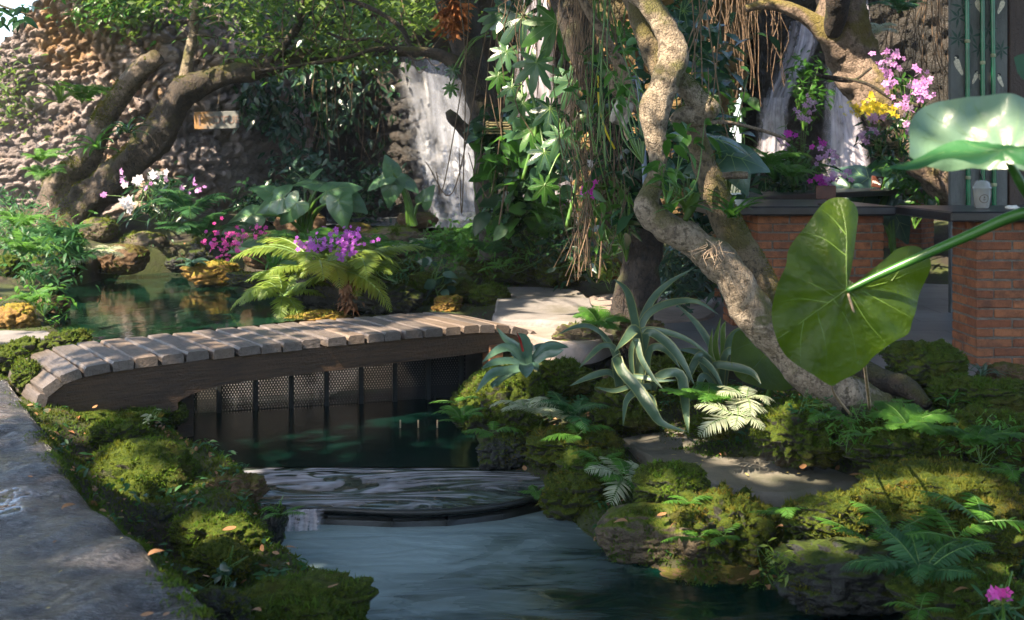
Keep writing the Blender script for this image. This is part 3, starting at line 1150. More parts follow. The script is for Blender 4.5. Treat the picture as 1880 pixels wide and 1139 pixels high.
# shelf over which the upper pool spills towards the bridge
SH = [G(172, 624, 0), G(330, 606, 0), G(480, 590, 0), G(640, 574, 0)]
BK = [Vector((-2.5, 6.35, 0)), Vector((-1.95, 6.5, 0)), Vector((-1.0, 6.82, 0)), Vector((-.35, 7.0, 0))]
mb = MB()
nx, ny = 60, 16
V = []
for j in range(ny):
    for i in range(nx):
        a = catmull([tuple(p) for p in SH], nx)[i] if False else None
        V.append(None)
SHc, BKc = catmull([tuple(p) for p in SH], nx), catmull([tuple(p) for p in BK], nx)
t_ = np.linspace(0, 1, ny)[:, None, None]
V = SHc[None] * (1 - t_) + BKc[None] * t_
q = V.reshape(-1, 3)
zz = -0.012 - 0.07 * t_[:, :, 0] + 0.02 * fbm(q * 4, 4, 2).reshape(ny, nx)
V[:, :, 2] = zz
Fc = [(j * nx + i, (j + 1) * nx + i, (j + 1) * nx + i + 1, j * nx + i + 1) for j in range(ny - 1) for i in range(nx - 1)]
mb.add(q, Fc)
tag(mb.build('spillway_water', M['water_shelf'], org=(0, 0, 0)), kind='structure')

# ------------------------------------------------------------------ paths
PATH_EDGE = [G(-60, 640, 0), G(0, 668, 0), G(45, 725, 0), G(95, 800, 0), G(150, 880, 0), G(225, 950, 0), G(310, 1030, 0), G(395, 1110, 0), G(430, 1160, 0)]
PE = [(p.x, p.y) for p in PATH_EDGE]
PATH = PE + [(-.75, 1.9), (1.6, 1.5), (1.6, -4), (-7, -4), (-7, 6.6)]


def path_z(X, Y):
    s = -pdist(X, Y, PATH)
    q = np.stack([X.ravel(), Y.ravel(), np.zeros(X.size)], -1)
    ca, sa = math.cos(.95), math.sin(.95)
    q2 = np.stack([(q[:, 0] * ca + q[:, 1] * sa) * 5, (-q[:, 0] * sa + q[:, 1] * ca) * 16, q[:, 2]], -1)
    n = (.010 * fbm(q * 1.7, 4, 1) + .011 * fbm(q2, 4, 4) + .006 * fbm(q * 11, 4, 44, .65)).reshape(X.shape)
    edge = np.clip(s / .05, 0, 1)
    drop = np.where(s < 0, -3.2 * np.clip(-s - .01, 0, 1), 0)
    wob = .04 * fbm(q * 7, 3, 12).reshape(X.shape) * (1 - np.clip(s / .5, 0, 1))
    return .004 + n + wob - .06 * (1 - edge) ** 2 + drop


grid_mesh('path', np.concatenate([np.arange(-7, -3.2, .08), np.arange(-3.2, 1.7, .022)]), np.concatenate([np.arange(-4, 1.8, .1), np.arange(1.8, 6.9, .022)]), path_z, M['path'],
          keep=lambda X, Y: pdist(X, Y, PATH) < .13)

TERR = [(.55, 6.75), (.95, 6.1), (2.0, 5.25), (2.45, 5.3), (3.2, 5.2), (9, 4.5), (9, 10.6), (2.2, 10.6), (1.6, 9.0), (.75, 8.9), (.45, 8.0)]


def terr_z(X, Y):
    q = np.stack([X.ravel(), Y.ravel(), np.zeros(X.size)], -1)
    return .006 + .004 * fbm(q * 3, 3, 6).reshape(X.shape)


grid_mesh('terrace', np.arange(.4, 9, .06), np.arange(4.5, 10.7, .06), terr_z, M['terrace'], keep=lambda X, Y: pdist(X, Y, TERR) < .02)


def slab(name, px, z, th, mat, seed=1, rough=.018, **tg):
    """thick irregular stone slab from its top outline"""
    pg = poly(px, z)
    A = np.array(pg)
    cx, cy = A.mean(0)
    O = catmull([(*p, 0) for p in pg] + [(*pg[0], 0)], 97)[:-1, :2]
    O = O + .012 * np.stack([vnoise(np.c_[O * 9, O[:, :1] * 0], seed), vnoise(np.c_[O * 9, O[:, :1] * 0], seed + 5)], -1)
    n = len(O)
    rg = [1 - (k / 11) ** 1.6 for k in range(11)]
    V, Fc = [], []
    rings = [(0.0, -th), (0.006, -.025), (0.0, -.012)]
    ctr = np.array((cx, cy))
    for off, dz in rings:
        q = O + (O - ctr) / np.linalg.norm(O - ctr, axis=1)[:, None] * off
        V += [(*p, z + dz) for p in q]
    for s in rg:
        q = ctr + (O - ctr) * (s * .985)
        nz = rough * fbm(np.c_[q * 3.5, q[:, :1] * 0], 4, seed)
        V += [(p[0], p[1], z + k) for p, k in zip(q, nz)]
    m = len(rings) + len(rg)
    for r in range(m - 1):
        for j in range(n):
            k = (j + 1) % n
            Fc.append((r * n + j, r * n + k, (r + 1) * n + k, (r + 1) * n + j))
    V.append((cx, cy, z))
    for j in range(n):
        Fc.append(((m - 1) * n + j, (m - 1) * n + (j + 1) % n, len(V) - 1))
    o = MB().add(V, Fc).build(name, mat)
    return tag(o, **tg)


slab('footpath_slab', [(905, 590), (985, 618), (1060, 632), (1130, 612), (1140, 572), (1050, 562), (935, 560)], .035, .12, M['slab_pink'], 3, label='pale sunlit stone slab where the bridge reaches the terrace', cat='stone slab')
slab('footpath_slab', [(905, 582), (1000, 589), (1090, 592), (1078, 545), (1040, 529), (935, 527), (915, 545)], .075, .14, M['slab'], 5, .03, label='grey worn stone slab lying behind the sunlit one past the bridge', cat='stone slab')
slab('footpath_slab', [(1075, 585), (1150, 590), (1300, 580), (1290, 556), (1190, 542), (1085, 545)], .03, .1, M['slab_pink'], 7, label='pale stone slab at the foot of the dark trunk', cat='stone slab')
slab('stepping_stone', [(1150, 812), (1245, 868), (1330, 893), (1440, 905), (1570, 880), (1540, 862), (1400, 838), (1290, 818)], -.245, .14, M['slab_green'], 9, .022, label='long flat grey stepping stone between mossy rocks with sunlit edges', cat='stepping stone')
slab('stepping_stone', [(1135, 806), (1190, 822), (1250, 818), (1325, 824), (1345, 806), (1290, 798), (1200, 792)], -.235, .07, M['slab_green'], 11, label='small greenish stepping stone below the strap leaved plant', cat='stepping stone')
slab('stone_ledge', [(-120, 628), (-40, 634), (80, 622), (78, 608), (-40, 604), (-120, 606)], .06, .16, M['slab'], 13, label='pale flat ledge stone among moss by the upper pool', cat='stone slab')

# ------------------------------------------------------------------ rubble walls
def rubble(name, plan, z0, z1, mat, cell=.17, depth=.09, rough=.25, step=.028, over=None, seed=0, parent=None, top=None, **tg):
    """stone-faced wall along a plan polyline; stones bulge out of the face (towards the camera side)"""
    A = np.array(plan, float)
    seglen = np.concatenate([[0], np.cumsum(np.linalg.norm(np.diff(A, axis=0), axis=1))])
    L = seglen[-1]
    C = catmull([(*p, 0) for p in plan], 400)[:, :2]
    cl = np.concatenate([[0], np.cumsum(np.linalg.norm(np.diff(C, axis=0), axis=1))])
    nx, nz = int(cl[-1] / step) + 1, int((z1 - z0) / step) + 1
    s = np.linspace(0, cl[-1], nx)
    x, y = np.interp(s, cl, C[:, 0]), np.interp(s, cl, C[:, 1])
    tx, ty = np.gradient(x), np.gradient(y)
    l = np.hypot(tx, ty)
    nxn, nyn = ty / l, -tx / l              # plan runs left to right, so this faces the camera
    S, Z = np.meshgrid(s, np.linspace(z0, z1, nz))
    X, Y = np.broadcast_to(x, S.shape).copy(), np.broadcast_to(y, S.shape).copy()
    if top is not None:
        Zt = np.interp(s, [a for a, _ in top], [b for _, b in top])
        Z = z0 + (Z - z0) / (z1 - z0) * (Zt[None] - z0)
    q = np.stack([S.ravel(), Z.ravel(), np.zeros(S.size)], -1)
    wu = q[:, 0] + .16 * fbm(q * 2.6, 4, seed)
    ww = q[:, 1] + .16 * fbm(q * 2.6, 4, seed + 3)
    d1, d2, cid = worley2(wu, ww, cell, seed)
    f1, f2, fid = worley2(wu * .9 + 3, ww, cell * .62, seed + 40)
    sel = np.clip(fbm(q * 1.6, 3, seed + 60) * 5 + .4, 0, 1)
    d1, d2, cid = d1 * sel + f1 * (1 - sel), d2 * sel + f2 * (1 - sel), np.where(sel > .5, cid, fid)
    e1, e2, _ = worley2(wu, ww, cell * .42, seed + 7)
    stone = np.clip((d2 - d1) * 2.2, 0, 1) ** .55
    small = np.clip((e2 - e1) * 2, 0, 1) ** .6
    h = depth * (stone * (.6 + .6 * cid) + .35 * small) + rough * fbm(q * .9, 4, seed + 11) + .06 * fbm(q * 10, 5, seed + 20, .68)
    h = h.reshape(S.shape)
    if over is not None:
        h = h + over(S, Z, X)
    X = X + nxn[None] * h
    Y = Y + nyn[None] * h
    V = np.stack([X, Y, Z], -1).reshape(-1, 3)
    I = (np.arange(nz - 1)[:, None] * nx + np.arange(nx - 1)[None]).ravel()
    Fc = np.stack([I, I + 1, I + nx + 1, I + nx], -1)
    mb = MB()
    mb.v.append(V)
    mb.n = len(V)
    mb.f.append((Fc, 0))
    # cap running back from the top edge so the wall has thickness
    b0 = mb.n
    tv = V.reshape(nz, nx, 3)[-1]
    bk = tv - np.stack([nxn, nyn, np.zeros(nx)], -1) * .9
    lo = bk.copy()
    lo[:, 2] = z0
    mb.v += [tv, bk, lo]
    mb.n += 3 * nx
    J = np.arange(nx - 1)
    mb.f.append((np.concatenate([np.stack([b0 + J, b0 + J + 1, b0 + nx + J + 1, b0 + nx + J], -1), np.stack([b0 + nx + J, b0 + nx + J + 1, b0 + 2 * nx + J + 1, b0 + 2 * nx + J], -1)]), 0))
    o = mb.build(name, mat, parent=parent, org=None if parent else (0, 0, 0))
    at = o.data.attributes.new('stone', 'FLOAT', 'POINT')
    at.data.foreach_set('value', np.concatenate([cid, np.full(len(o.data.vertices) - len(cid), .5)]))
    return tag(o, **tg)


def bulge(S, Z, X):
    return .35 * np.clip(Z - 1.2, 0, 2) ** .8 - .1


rubble('rubble_wall', [(-8.6, 16.5), (-7.4, 14.0), (-6.2, 12.7), (-5.0, 12.3), (-4.0, 12.5), (-3.3, 13.0), (-2.95, 13.9), (-2.9, 15.2)], .1, 4.2, M['wall'], .17, .105, .3, .022, seed=3,
       top=[(0, 1.0), (2.4, 1.3), (4.0, 1.75), (4.8, 2.1), (5.3, 2.6), (5.9, 3.3), (6.8, 3.8), (8, 4.1), (10, 4.2)], label='pinkish grey rubble stone wall with a rusty sign', cat='stone wall')
rubble('cave_wall', [(-3.4, 15.6), (-2.6, 15.6), (-1.9, 14.9), (-1.4, 14.6), (-.6, 14.9), (.4, 14.7), (1.2, 14.3), (1.9, 13.2)], .1, 4.3, M['cave'], .24, .13, .3, .04,
       over=lambda S, Z, X: .9 * np.clip((Z - 2.45) / 1.0, 0, 1) ** 1.0, seed=8, label='dark wet overhanging rock face behind the white waterfall', cat='rock face')
rubble('ochre_cliff', [(.9, 13.2), (1.1, 12.3), (1.55, 11.9), (2.05, 11.95), (2.3, 12.4), (2.35, 13.6)], .1, 4.2, M['ochre_cliff'], .2, .12, .25, .032,
       over=lambda S, Z, X: .3 * np.clip(Z - 1.5, 0, 2), seed=15, label='ochre root-hung cliff pillar left of the paired waterfalls', cat='cliff')
rubble('dark_cliff', [(2.9, 13.3), (3.8, 13.5), (5.0, 13.3), (6.2, 12.4), (7.4, 10.6), (8.6, 8)], .1, 4.2, M['cave'], .24, .12, .25, .04,
       over=lambda S, Z, X: .35 * np.clip(Z - 2.4, 0, 2), seed=21, label='dark cliff behind the purple orchids and painted panel', cat='cliff')


# ------------------------------------------------------------------ waterfalls
def set_uv(o, uv):
    l = o.data.uv_layers.new(name='UVMap')
    vi = np.zeros(len(o.data.loops), np.int64)
    o.data.loops.foreach_get('vertex_index', vi)
    l.data.foreach_set('uv', np.asarray(uv)[vi].ravel())


def sheet(name, left, right, mat, parent, seed=0, nx=30, ny=70, bulge=.05):
    """falling water between two pixel-traced edges given as (u, v, Y)"""
    Lc = catmull([tuple(P(*p)) for p in left], ny)
    Rc = catmull([tuple(P(*p)) for p in right], ny)
    s = np.linspace(0, 1, nx)[None, :, None]
    V = Lc[:, None] * (1 - s) + Rc[:, None] * s
    q = V.reshape(-1, 3)
    UVs = np.stack(np.meshgrid(np.linspace(0, 1, nx), np.linspace(1, 0, ny)), -1).reshape(-1, 2)
    d = bulge * fbm(np.c_[UVs[:, 0] * 9 + seed, UVs[:, 1] * 3, UVs[:, 0] * 0], 4, seed) + bulge * np.sin(UVs[:, 0] * np.pi) * 1.2
    V = q + np.array((0, -1, 0)) * d[:, None]
    Fc = [(j * nx + i, (j + 1) * nx + i, (j + 1) * nx + i + 1, j * nx + i + 1) for j in range(ny - 1) for i in range(nx - 1)]
    o = MB().add(V, Fc).build(name, mat, parent)
    set_uv(o, UVs)
    return o


wf = T('waterfall', 'wide white waterfall pouring down the dark rocks beyond the bridge', 'waterfall', P(800, 402, 14.0))
sheet('water_sheet', [(735, 92, 14.3), (728, 150, 14.1), (732, 240, 13.9), (748, 320, 13.7), (770, 404, 13.5)], [(836, 112, 14.3), (868, 190, 14.1), (886, 260, 13.9), (900, 330, 13.7), (912, 404, 13.5)], M['fall'], wf, 1)
sheet('water_sheet', [(752, 98, 14.5), (748, 180, 14.3), (752, 250, 14.2), (762, 330, 14), (785, 404, 13.8)], [(840, 118, 14.5), (868, 190, 14.3), (878, 260, 14.1), (886, 330, 13.9), (892, 404, 13.7)], M['fall'], wf, 5)
sheet('water_sheet', [(800, 230, 14.0), (805, 300, 13.6), (812, 350, 13.45), (815, 406, 13.3)], [(872, 235, 14.0), (885, 300, 13.6), (890, 350, 13.45), (896, 406, 13.3)], M['fall'], wf, 9)
wf = T('waterfall', 'half hidden pale waterfall behind the big-leaved climbing plant', 'waterfall', P(980, 372, 13.2))
sheet('water_sheet', [(955, -10, 13.9), (945, 120, 13.7), (940, 250, 13.5), (945, 372, 13.3)], [(1020, -10, 13.9), (1020, 120, 13.7), (1040, 250, 13.5), (1065, 372, 13.3)], M['fall_soft'], wf, 13)
wf = T('waterfall', 'misty waterfall splitting left of the mottled leaning trunk', 'waterfall', P(1430, 300, 12.6))
sheet('water_sheet', [(1450, 40, 13.1), (1430, 110, 12.9), (1400, 190, 12.6), (1385, 300, 12.4)], [(1500, 40, 13.1), (1500, 90, 12.9), (1450, 190, 12.6), (1440, 300, 12.4)], M['fall_soft'], wf, 17)
sheet('water_sheet', [(1395, 180, 12.55), (1388, 230, 12.3), (1380, 300, 12.2)], [(1448, 180, 12.55), (1448, 230, 12.3), (1450, 300, 12.2)], M['fall_soft'], wf, 19)
wf = T('waterfall', 'soft straight waterfall falling behind the pink orchids', 'waterfall', P(1550, 310, 12.6))
sheet('water_sheet', [(1515, 110, 12.9), (1512, 180, 12.8), (1510, 250, 12.6), (1505, 325, 12.4)], [(1548, 110, 12.9), (1568, 180, 12.8), (1590, 250, 12.6), (1602, 325, 12.4)], M['fall_soft'], wf, 23)
sheet('water_sheet', [(1520, 130, 13.0), (1512, 200, 12.9), (1508, 260, 12.7), (1505, 325, 12.5)], [(1550, 130, 13.0), (1575, 200, 12.9), (1592, 260, 12.7), (1600, 325, 12.5)], M['fall_soft'], wf, 29)
sheet('water_sheet', [(1568, -20, 13.3), (1568, 50, 13.2), (1566, 110, 13.1)], [(1596, -20, 13.3), (1598, 50, 13.2), (1602, 110, 13.1)], M['fall_soft'], wf, 31)

wf = T('small_cascade', 'little clear cascade dropping off the left end of the weir', 'cascade', G(560, 960, ZC))
a, b2 = WEIR[0], WEIR[1]
nx, ny = 24, 12
V, UVs = [], []
for j in range(ny):
    t = j / (ny - 1)
    for i in range(nx):
        s = i / (nx - 1)
        p = G(518, 934, ZB).lerp(G(600, 932, ZB), s)
        V.append((p.x, p.y - .03 - .055 * t ** .6 - .004 * math.sin(s * 31), ZB + .004 - .075 * t ** 1.6))
        UVs.append((s, 1 - t))
Fc = [(j * nx + i, (j + 1) * nx + i, (j + 1) * nx + i + 1, j * nx + i + 1) for j in range(ny - 1) for i in range(nx - 1)]
o = MB().add(V, Fc).build('water_sheet', M['fall_soft'], wf)
set_uv(o, UVs)
# ------------------------------------------------------------------ rocks
def tri_sample(V, Fc, n, ok):
    a, b, c = V[Fc[:, 0]], V[Fc[:, 1]], V[Fc[:, 2]]
    cr = np.cross(b - a, c - a)
    ar = np.linalg.norm(cr, axis=1) * .5
    nn = cr / (np.linalg.norm(cr, axis=1)[:, None] + 1e-12)
    w = ar * ok(nn, (a + b + c) / 3)
    if w.sum() <= 0:
        return np.zeros((0, 3)), np.zeros((0, 3))
    k = NR.choice(len(Fc), n, p=w / w.sum())
    r1, r2 = np.sqrt(NR.random(n)), NR.random(n)
    p = a[k] * (1 - r1)[:, None] + b[k] * (r1 * (1 - r2))[:, None] + c[k] * (r1 * r2)[:, None]
    return p, nn[k]


MOSS_T = (np.array([(-.2, 0, 0), (.2, 0, 0), (0, 1, .25)]), np.array([(0, 1, 2)]))
ROCK_KIND = {  # rock material, moss material, moss amount
    'moss': ('moss_rock', 'moss', 1.0), 'bright': ('moss_rock', 'moss_bright', 1.0), 'brownmoss': ('moss_rock', 'moss_brown', 1.0),
    'bare': ('bare_rock', 'moss', .0), 'thin': ('bare_rock', 'moss', .35), 'dark': ('dark_rock', 'moss_brown', .15), 'ochre': ('ochre_rock', 'moss_brown', .25), 'brown': ('brown_rock', 'moss', .08)}
ROCKS = []


def rock(box_px, Y, kind, label, depth=.85, seed=None, crag=.42, name='rock', cat='rock', flat=0.0, sub=5, sink=.12, lumps=0.0):
    """boulder filling the pixel box (u0, v0, u1, v1) at distance Y; its lower part sinks into the ground"""
    u0, v0, u1, v1 = box_px
    seed = seed if seed is not None else int(u0 * 7 + v0 * 3) % 997
    c = P((u0 + u1) / 2, (v0 + v1) / 2, Y)
    sx, sz = (u1 - u0) / 2 * Y / F, (v1 - v0) / 2 * Y / F
    sy = (sx * .6 + sz * .4) * depth
    V, Fc = ICO[6 if Y < 6.5 else 5]
    V = V.copy()
    V = np.sign(V) * np.abs(V) ** .86
    wob = fbm(V * 1.3 + seed * 3.1, 4, seed)
    rid = np.abs(fbm(V * 2.6 + seed, 4, seed + 5))
    fine = fbm(V * 7 + seed, 4, seed + 9)
    knob = np.abs(vnoise(V * 4.2 + seed, seed + 2)) + .18 * np.abs(vnoise(V * 9.1 + seed, seed + 6))
    k = 1 + crag * 1.1 * wob - crag * .75 * (np.clip(.16 - rid, 0, 1) * 4) + crag * .26 * fine + (lumps + crag * .38) * (knob - .32)
    V = V * k[:, None]
    V[:, 2] = np.where(V[:, 2] > 0, V[:, 2] * (1 - flat * .3), V[:, 2])
    V = V / np.abs(V).max(0) * np.array((sx, sy, sz))
    W = V + np.array(c)
    rm, mm, amt = ROCK_KIND[kind]
    mb = MB()
    mb.v.append(W)
    mb.n = len(W)
    mb.f.append((Fc, 0))
    o = tag(mb.build(name, M[rm]), label, cat)
    ROCKS.append((W, Fc))
    if amt > 0 and sx * sz > .0006:
        area = 4 * sx * max(sy, sz)
        n = int(min(34000, area * 55000 * amt))
        sz_b = .0085 * max(1.0, Y / 5.0)
        n = int(n / max(1.0, Y / 5.0) ** 2)
        p, nn = tri_sample(W, Fc, n, lambda q, cc: np.clip(q[:, 2] + .85 + .9 * fbm(cc * 6, 4, seed + 31), 0, 1) ** .7 * (fbm(cc * 4.5, 4, seed + 40) > -.3 + (1 - amt) * .5))
        if len(p):
            d = nn * .8 + NR.normal(0, .55, nn.shape) + np.array((0, 0, .25))
            side = NR.normal(0, 1, nn.shape)
            m3 = frames(d, side)
            s = sz_b * NR.uniform(.5, 1.5, len(p)) * (1 + .9 * (fbm(p * 22, 2, seed) > .15))
            m2 = MB()
            m2.scat(MOSS_T[0], MOSS_T[1], m3 * s[:, None, None], p - nn * .002)
            m2.build('moss', M[mm], o)
    return o


r = rock
# right bank, from the bridge end round to the near corner
r((838, 668, 1010, 812), 5.55, 'bright', 'bright green moss mound at the bridge end, carrying the red-hearted rosette', crag=.25)
r((826, 700, 900, 800), 5.75, 'moss', 'mossy rock rising from the pool under the right end of the bridge')
r((960, 655, 1110, 740), 5.75, 'moss', 'low moss hummock behind the red-hearted rosette')
r((880, 735, 1000, 830), 5.3, 'moss', 'moss rock below the bright mound, draped with a pale fern frond')
r((1080, 690, 1215, 800), 5.25, 'moss', 'dark moss rock behind the bent strap leaves')
r((1010, 590, 1110, 660), 6.3, 'thin', 'half bare stone beneath the sunlit slab', depth=.6)
r((872, 800, 975, 862), 5.0, 'dark', 'dark wet rock jutting over the weir water')
r((955, 775, 1155, 862), 4.95, 'brownmoss', 'wide brown moss boulder under the fern clump beside the weir', depth=1.0)
r((1020, 825, 1165, 905), 4.6, 'moss', 'rounded moss rock left of the stepping stones', depth=.9)
r((1150, 842, 1305, 945), 4.22, 'bright', 'vivid moss dome with a yellow patch in front of the long stepping stone')
r((985, 862, 1160, 985), 4.55, 'brownmoss', 'moss rock at the right end of the weir, dark and wet at its foot', depth=.9)
r((1085, 925, 1345, 1045), 4.1, 'thin', 'smooth greyish boulder at the water edge below the vivid moss dome', crag=.16, depth=.8)
r((1225, 885, 1440, 1065), 4.02, 'brownmoss', 'ochre brown moss boulder right of the smooth grey one', lumps=.12)
r((1180, 1026, 1420, 1086), 3.95, 'brown', 'flat brown wet stone lying at the stream edge', crag=.2, flat=.8, depth=1.2)
r((1375, 730, 1565, 865), 4.55, 'bright', 'tall bushy moss mound at the foot of the curved trunk', lumps=.2, crag=.3)
r((1540, 755, 1790, 880), 4.35, 'moss', 'broad dark moss rock with a fresh green fern on top', crag=.3)
r((1430, 900, 1620, 1010), 3.75, 'brownmoss', 'brown moss rock with a sunlit ochre patch')
r((1555, 845, 1900, 970), 3.75, 'brownmoss', 'wide flat moss shelf rock at the right edge', depth=1.3, flat=.7)
r((1420, 985, 1730, 1125), 3.55, 'dark', 'large dark mossy boulder above the dark corner of the stream', crag=.26)
r((1690, 930, 1900, 1060), 3.5, 'brownmoss', 'moss rock with a dark hollow under it at the right edge')
r((1640, 1040, 1900, 1180), 3.2, 'moss', 'moss rock in the bottom corner beside the pink flower', depth=1.1)
r((1735, 735, 1920, 875), 4.3, 'moss', 'green moss boulder behind the small herbs at the right edge')
r((1620, 618, 1775, 715), 4.95, 'moss', 'pointed dark moss rock at the terrace edge below the big leaf', crag=.35)
r((1700, 688, 1900, 770), 4.7, 'moss', 'moss rock at the foot of the brick table leg')
r((1790, 665, 1900, 720), 5.0, 'brown', 'brown stone in front of the brick table leg', crag=.2)
r((1255, 755, 1360, 810), 4.85, 'moss', 'small moss rock under the pale fern tips right of the strap leaves')
r((1180, 640, 1320, 730), 5.6, 'moss', 'shaded moss rock hidden among the strap leaved plants')

# left bank of the lower pools
r((155, 808, 366, 955), 4.45, 'bright', 'largest round moss rock between the path and the weir pool', crag=.2)
r((145, 768, 292, 850), 4.85, 'bright', 'moss rock with a dry brown fringe next to the largest one')
r((95, 745, 300, 800), 5.1, 'moss', 'flat mossy ledge in front of the bridge abutment', flat=.6, depth=1.2)
r((285, 738, 345, 790), 5.35, 'moss', 'small dark moss rock standing in the water under the bridge')
r((352, 868, 496, 965), 4.35, 'brown', 'brown peaked rock standing in the weir water', crag=.45)
r((215, 880, 300, 960), 4.25, 'moss', 'small moss stone touching the path edge below the largest moss rock')
r((100, 790, 165, 845), 4.9, 'dark', 'dark rough stone along the path edge near the bridge', flat=.4)
r((130, 835, 195, 900), 4.55, 'dark', 'dark rough stone on the path edge left of the largest moss rock', flat=.4)
r((240, 925, 330, 1000), 4.0, 'dark', 'small dark rock wedged between two moss rocks on the path edge')
r((300, 935, 515, 1055), 3.85, 'bright', 'yellowish moss rock with a fallen orange leaf on it')
r((470, 925, 530, 1010), 4.05, 'dark', 'wet dark rock beside the little cascade', crag=.35)
r((335, 985, 475, 1085), 3.6, 'brownmoss', 'grey rock with brown moss on the path edge', crag=.3)
r((420, 1052, 690, 1200), 3.05, 'moss', 'grey and green craggy rock at the bottom edge of the stream', crag=.35, depth=1.1)
r((330, 1075, 470, 1190), 2.9, 'dark', 'dark low rock at the bottom beside the path', flat=.5)

# left of the upper pool
r((-30, 615, 110, 700), 5.6, 'moss', 'mossy rock pile piece left of the bridge foot', lumps=.2)
r((75, 598, 182, 668), 5.9, 'moss', 'moss rock with dead leaves behind the first bridge plank', lumps=.15)
r((20, 655, 85, 725), 5.2, 'moss', 'small moss stone touching the left end of the bridge')
r((-20, 555, 75, 612), 6.8, 'ochre', 'ochre mossy stone above the pale ledge')
r((60, 540, 130, 580), 7.6, 'brown', 'brown stone at the left shore of the upper pool', flat=.4)
r((-25, 466, 52, 528), 8.4, 'moss', 'round moss boulder at the left edge above the pool')
r((55, 415, 155, 515), 9.3, 'moss', 'tall shaded moss bank overhung with ferns on the left', crag=.3)
r((180, 446, 274, 505), 9.9, 'brown', 'streaked brown boulder at the far shore of the upper pool', crag=.15)
r((222, 424, 312, 482), 10.6, 'thin', 'olive boulder behind the streaked brown one', crag=.15)
r((145, 398, 218, 446), 11.0, 'thin', 'smooth mossy boulder at the foot of the leaning tree', crag=.15)
r((125, 484, 190, 518), 9.9, 'dark', 'dark low boulder at the far left corner of the pool', crag=.18)
r((330, 478, 450, 526), 9.3, 'ochre', 'yellow moss covered stone under the pink flowers', flat=.3)
r((405, 494, 515, 532), 9.0, 'dark', 'dark flat stone at the right shore of the upper pool', flat=.4)
r((440, 434, 540, 496), 9.4, 'brown', 'squarish brown boulder beside the pink flowers', crag=.14)
r((345, 425, 440, 500), 10.2, 'dark', 'shaded boulder behind the pink flowers')
r((300, 470, 350, 505), 10.2, 'dark', 'little dark stone between fern and pool')
# middle island
r((655, 414, 785, 476), 10.4, 'thin', 'long olive boulder before the waterfall basin', crag=.14)
r((724, 388, 806, 420), 11.9, 'brown', 'brown boulder with the slender elephant-ear growing on it', crag=.12)
r((606, 408, 690, 452), 11.0, 'brown', 'reddish boulder behind the purple flowers', crag=.15)
r((500, 384, 600, 440), 11.6, 'brown', 'brown boulder behind the elephant-ear clump', crag=.15)
r((780, 420, 880, 470), 10.9, 'moss', 'small moss rock right of the long olive boulder')
r((530, 470, 700, 585), 7.9, 'dark', 'dark rock carrying the great yellow-green fern', crag=.2)
r((505, 566, 650, 606), 7.5, 'ochre', 'golden wet stone under the great fern', flat=.5)
r((660, 470, 790, 540), 8.9, 'moss', 'mossy slope rock right of the great fern')
r((740, 500, 880, 570), 8.2, 'moss', 'moss rock behind the ochre stone')
r((640, 520, 780, 590), 7.7, 'dark', 'dark mossy rock at the back of the bridge')
r((790, 540, 850, 576), 7.7, 'ochre', 'small ochre stone behind the bridge planks', flat=.2)
r((860, 520, 945, 570), 8.0, 'moss', 'moss cushion beside the worn grey slab')
r((840, 428, 1020, 535), 8.9, 'moss', 'large moss mound round the foot of the climber-clad tree', lumps=.1)
r((975, 462, 1075, 535), 8.7, 'brownmoss', 'rounded yellowish moss rock below the aerial roots')
r((930, 380, 1060, 450), 10.6, 'moss', 'shaded moss bank behind the mound')
r((1090, 470, 1150, 520), 8.6, 'ochre', 'sunlit pale stone right of the aerial roots')
r((1120, 585, 1230, 640), 6.2, 'brown', 'brown stone at the foot of the dark trunk')
r((1200, 470, 1320, 560), 8.0, 'moss', 'shaded moss rock behind the curved trunk')


def moss_on(o, n, size, mat, seed=1, cover=.1, up=.3):
    """moss growing in patches on a trunk or limb, as a part of it"""
    me = o.data
    V = np.zeros(len(me.vertices) * 3)
    me.vertices.foreach_get('co', V)
    V = V.reshape(-1, 3) + np.array(world_loc(o))
    me.calc_loop_triangles()
    Fc = np.zeros(len(me.loop_triangles) * 3, np.int64)
    me.loop_triangles.foreach_get('vertices', Fc)
    Fc = Fc.reshape(-1, 3)
    p, nn = tri_sample(V, Fc, n, lambda q, cc: np.clip(q[:, 2] + up, .02, 1) * np.clip((fbm(cc * 5, 4, seed) - cover) * 6, 0, 1))
    if not len(p):
        return
    m3 = frames(nn * .8 + NR.normal(0, .5, nn.shape), NR.normal(0, 1, nn.shape))
    m2 = MB()
    m2.scat(MOSS_T[0], MOSS_T[1], m3 * (size * NR.uniform(.5, 1.5, len(p)))[:, None, None], p - nn * .002)
    m2.build('moss', M[mat], o)


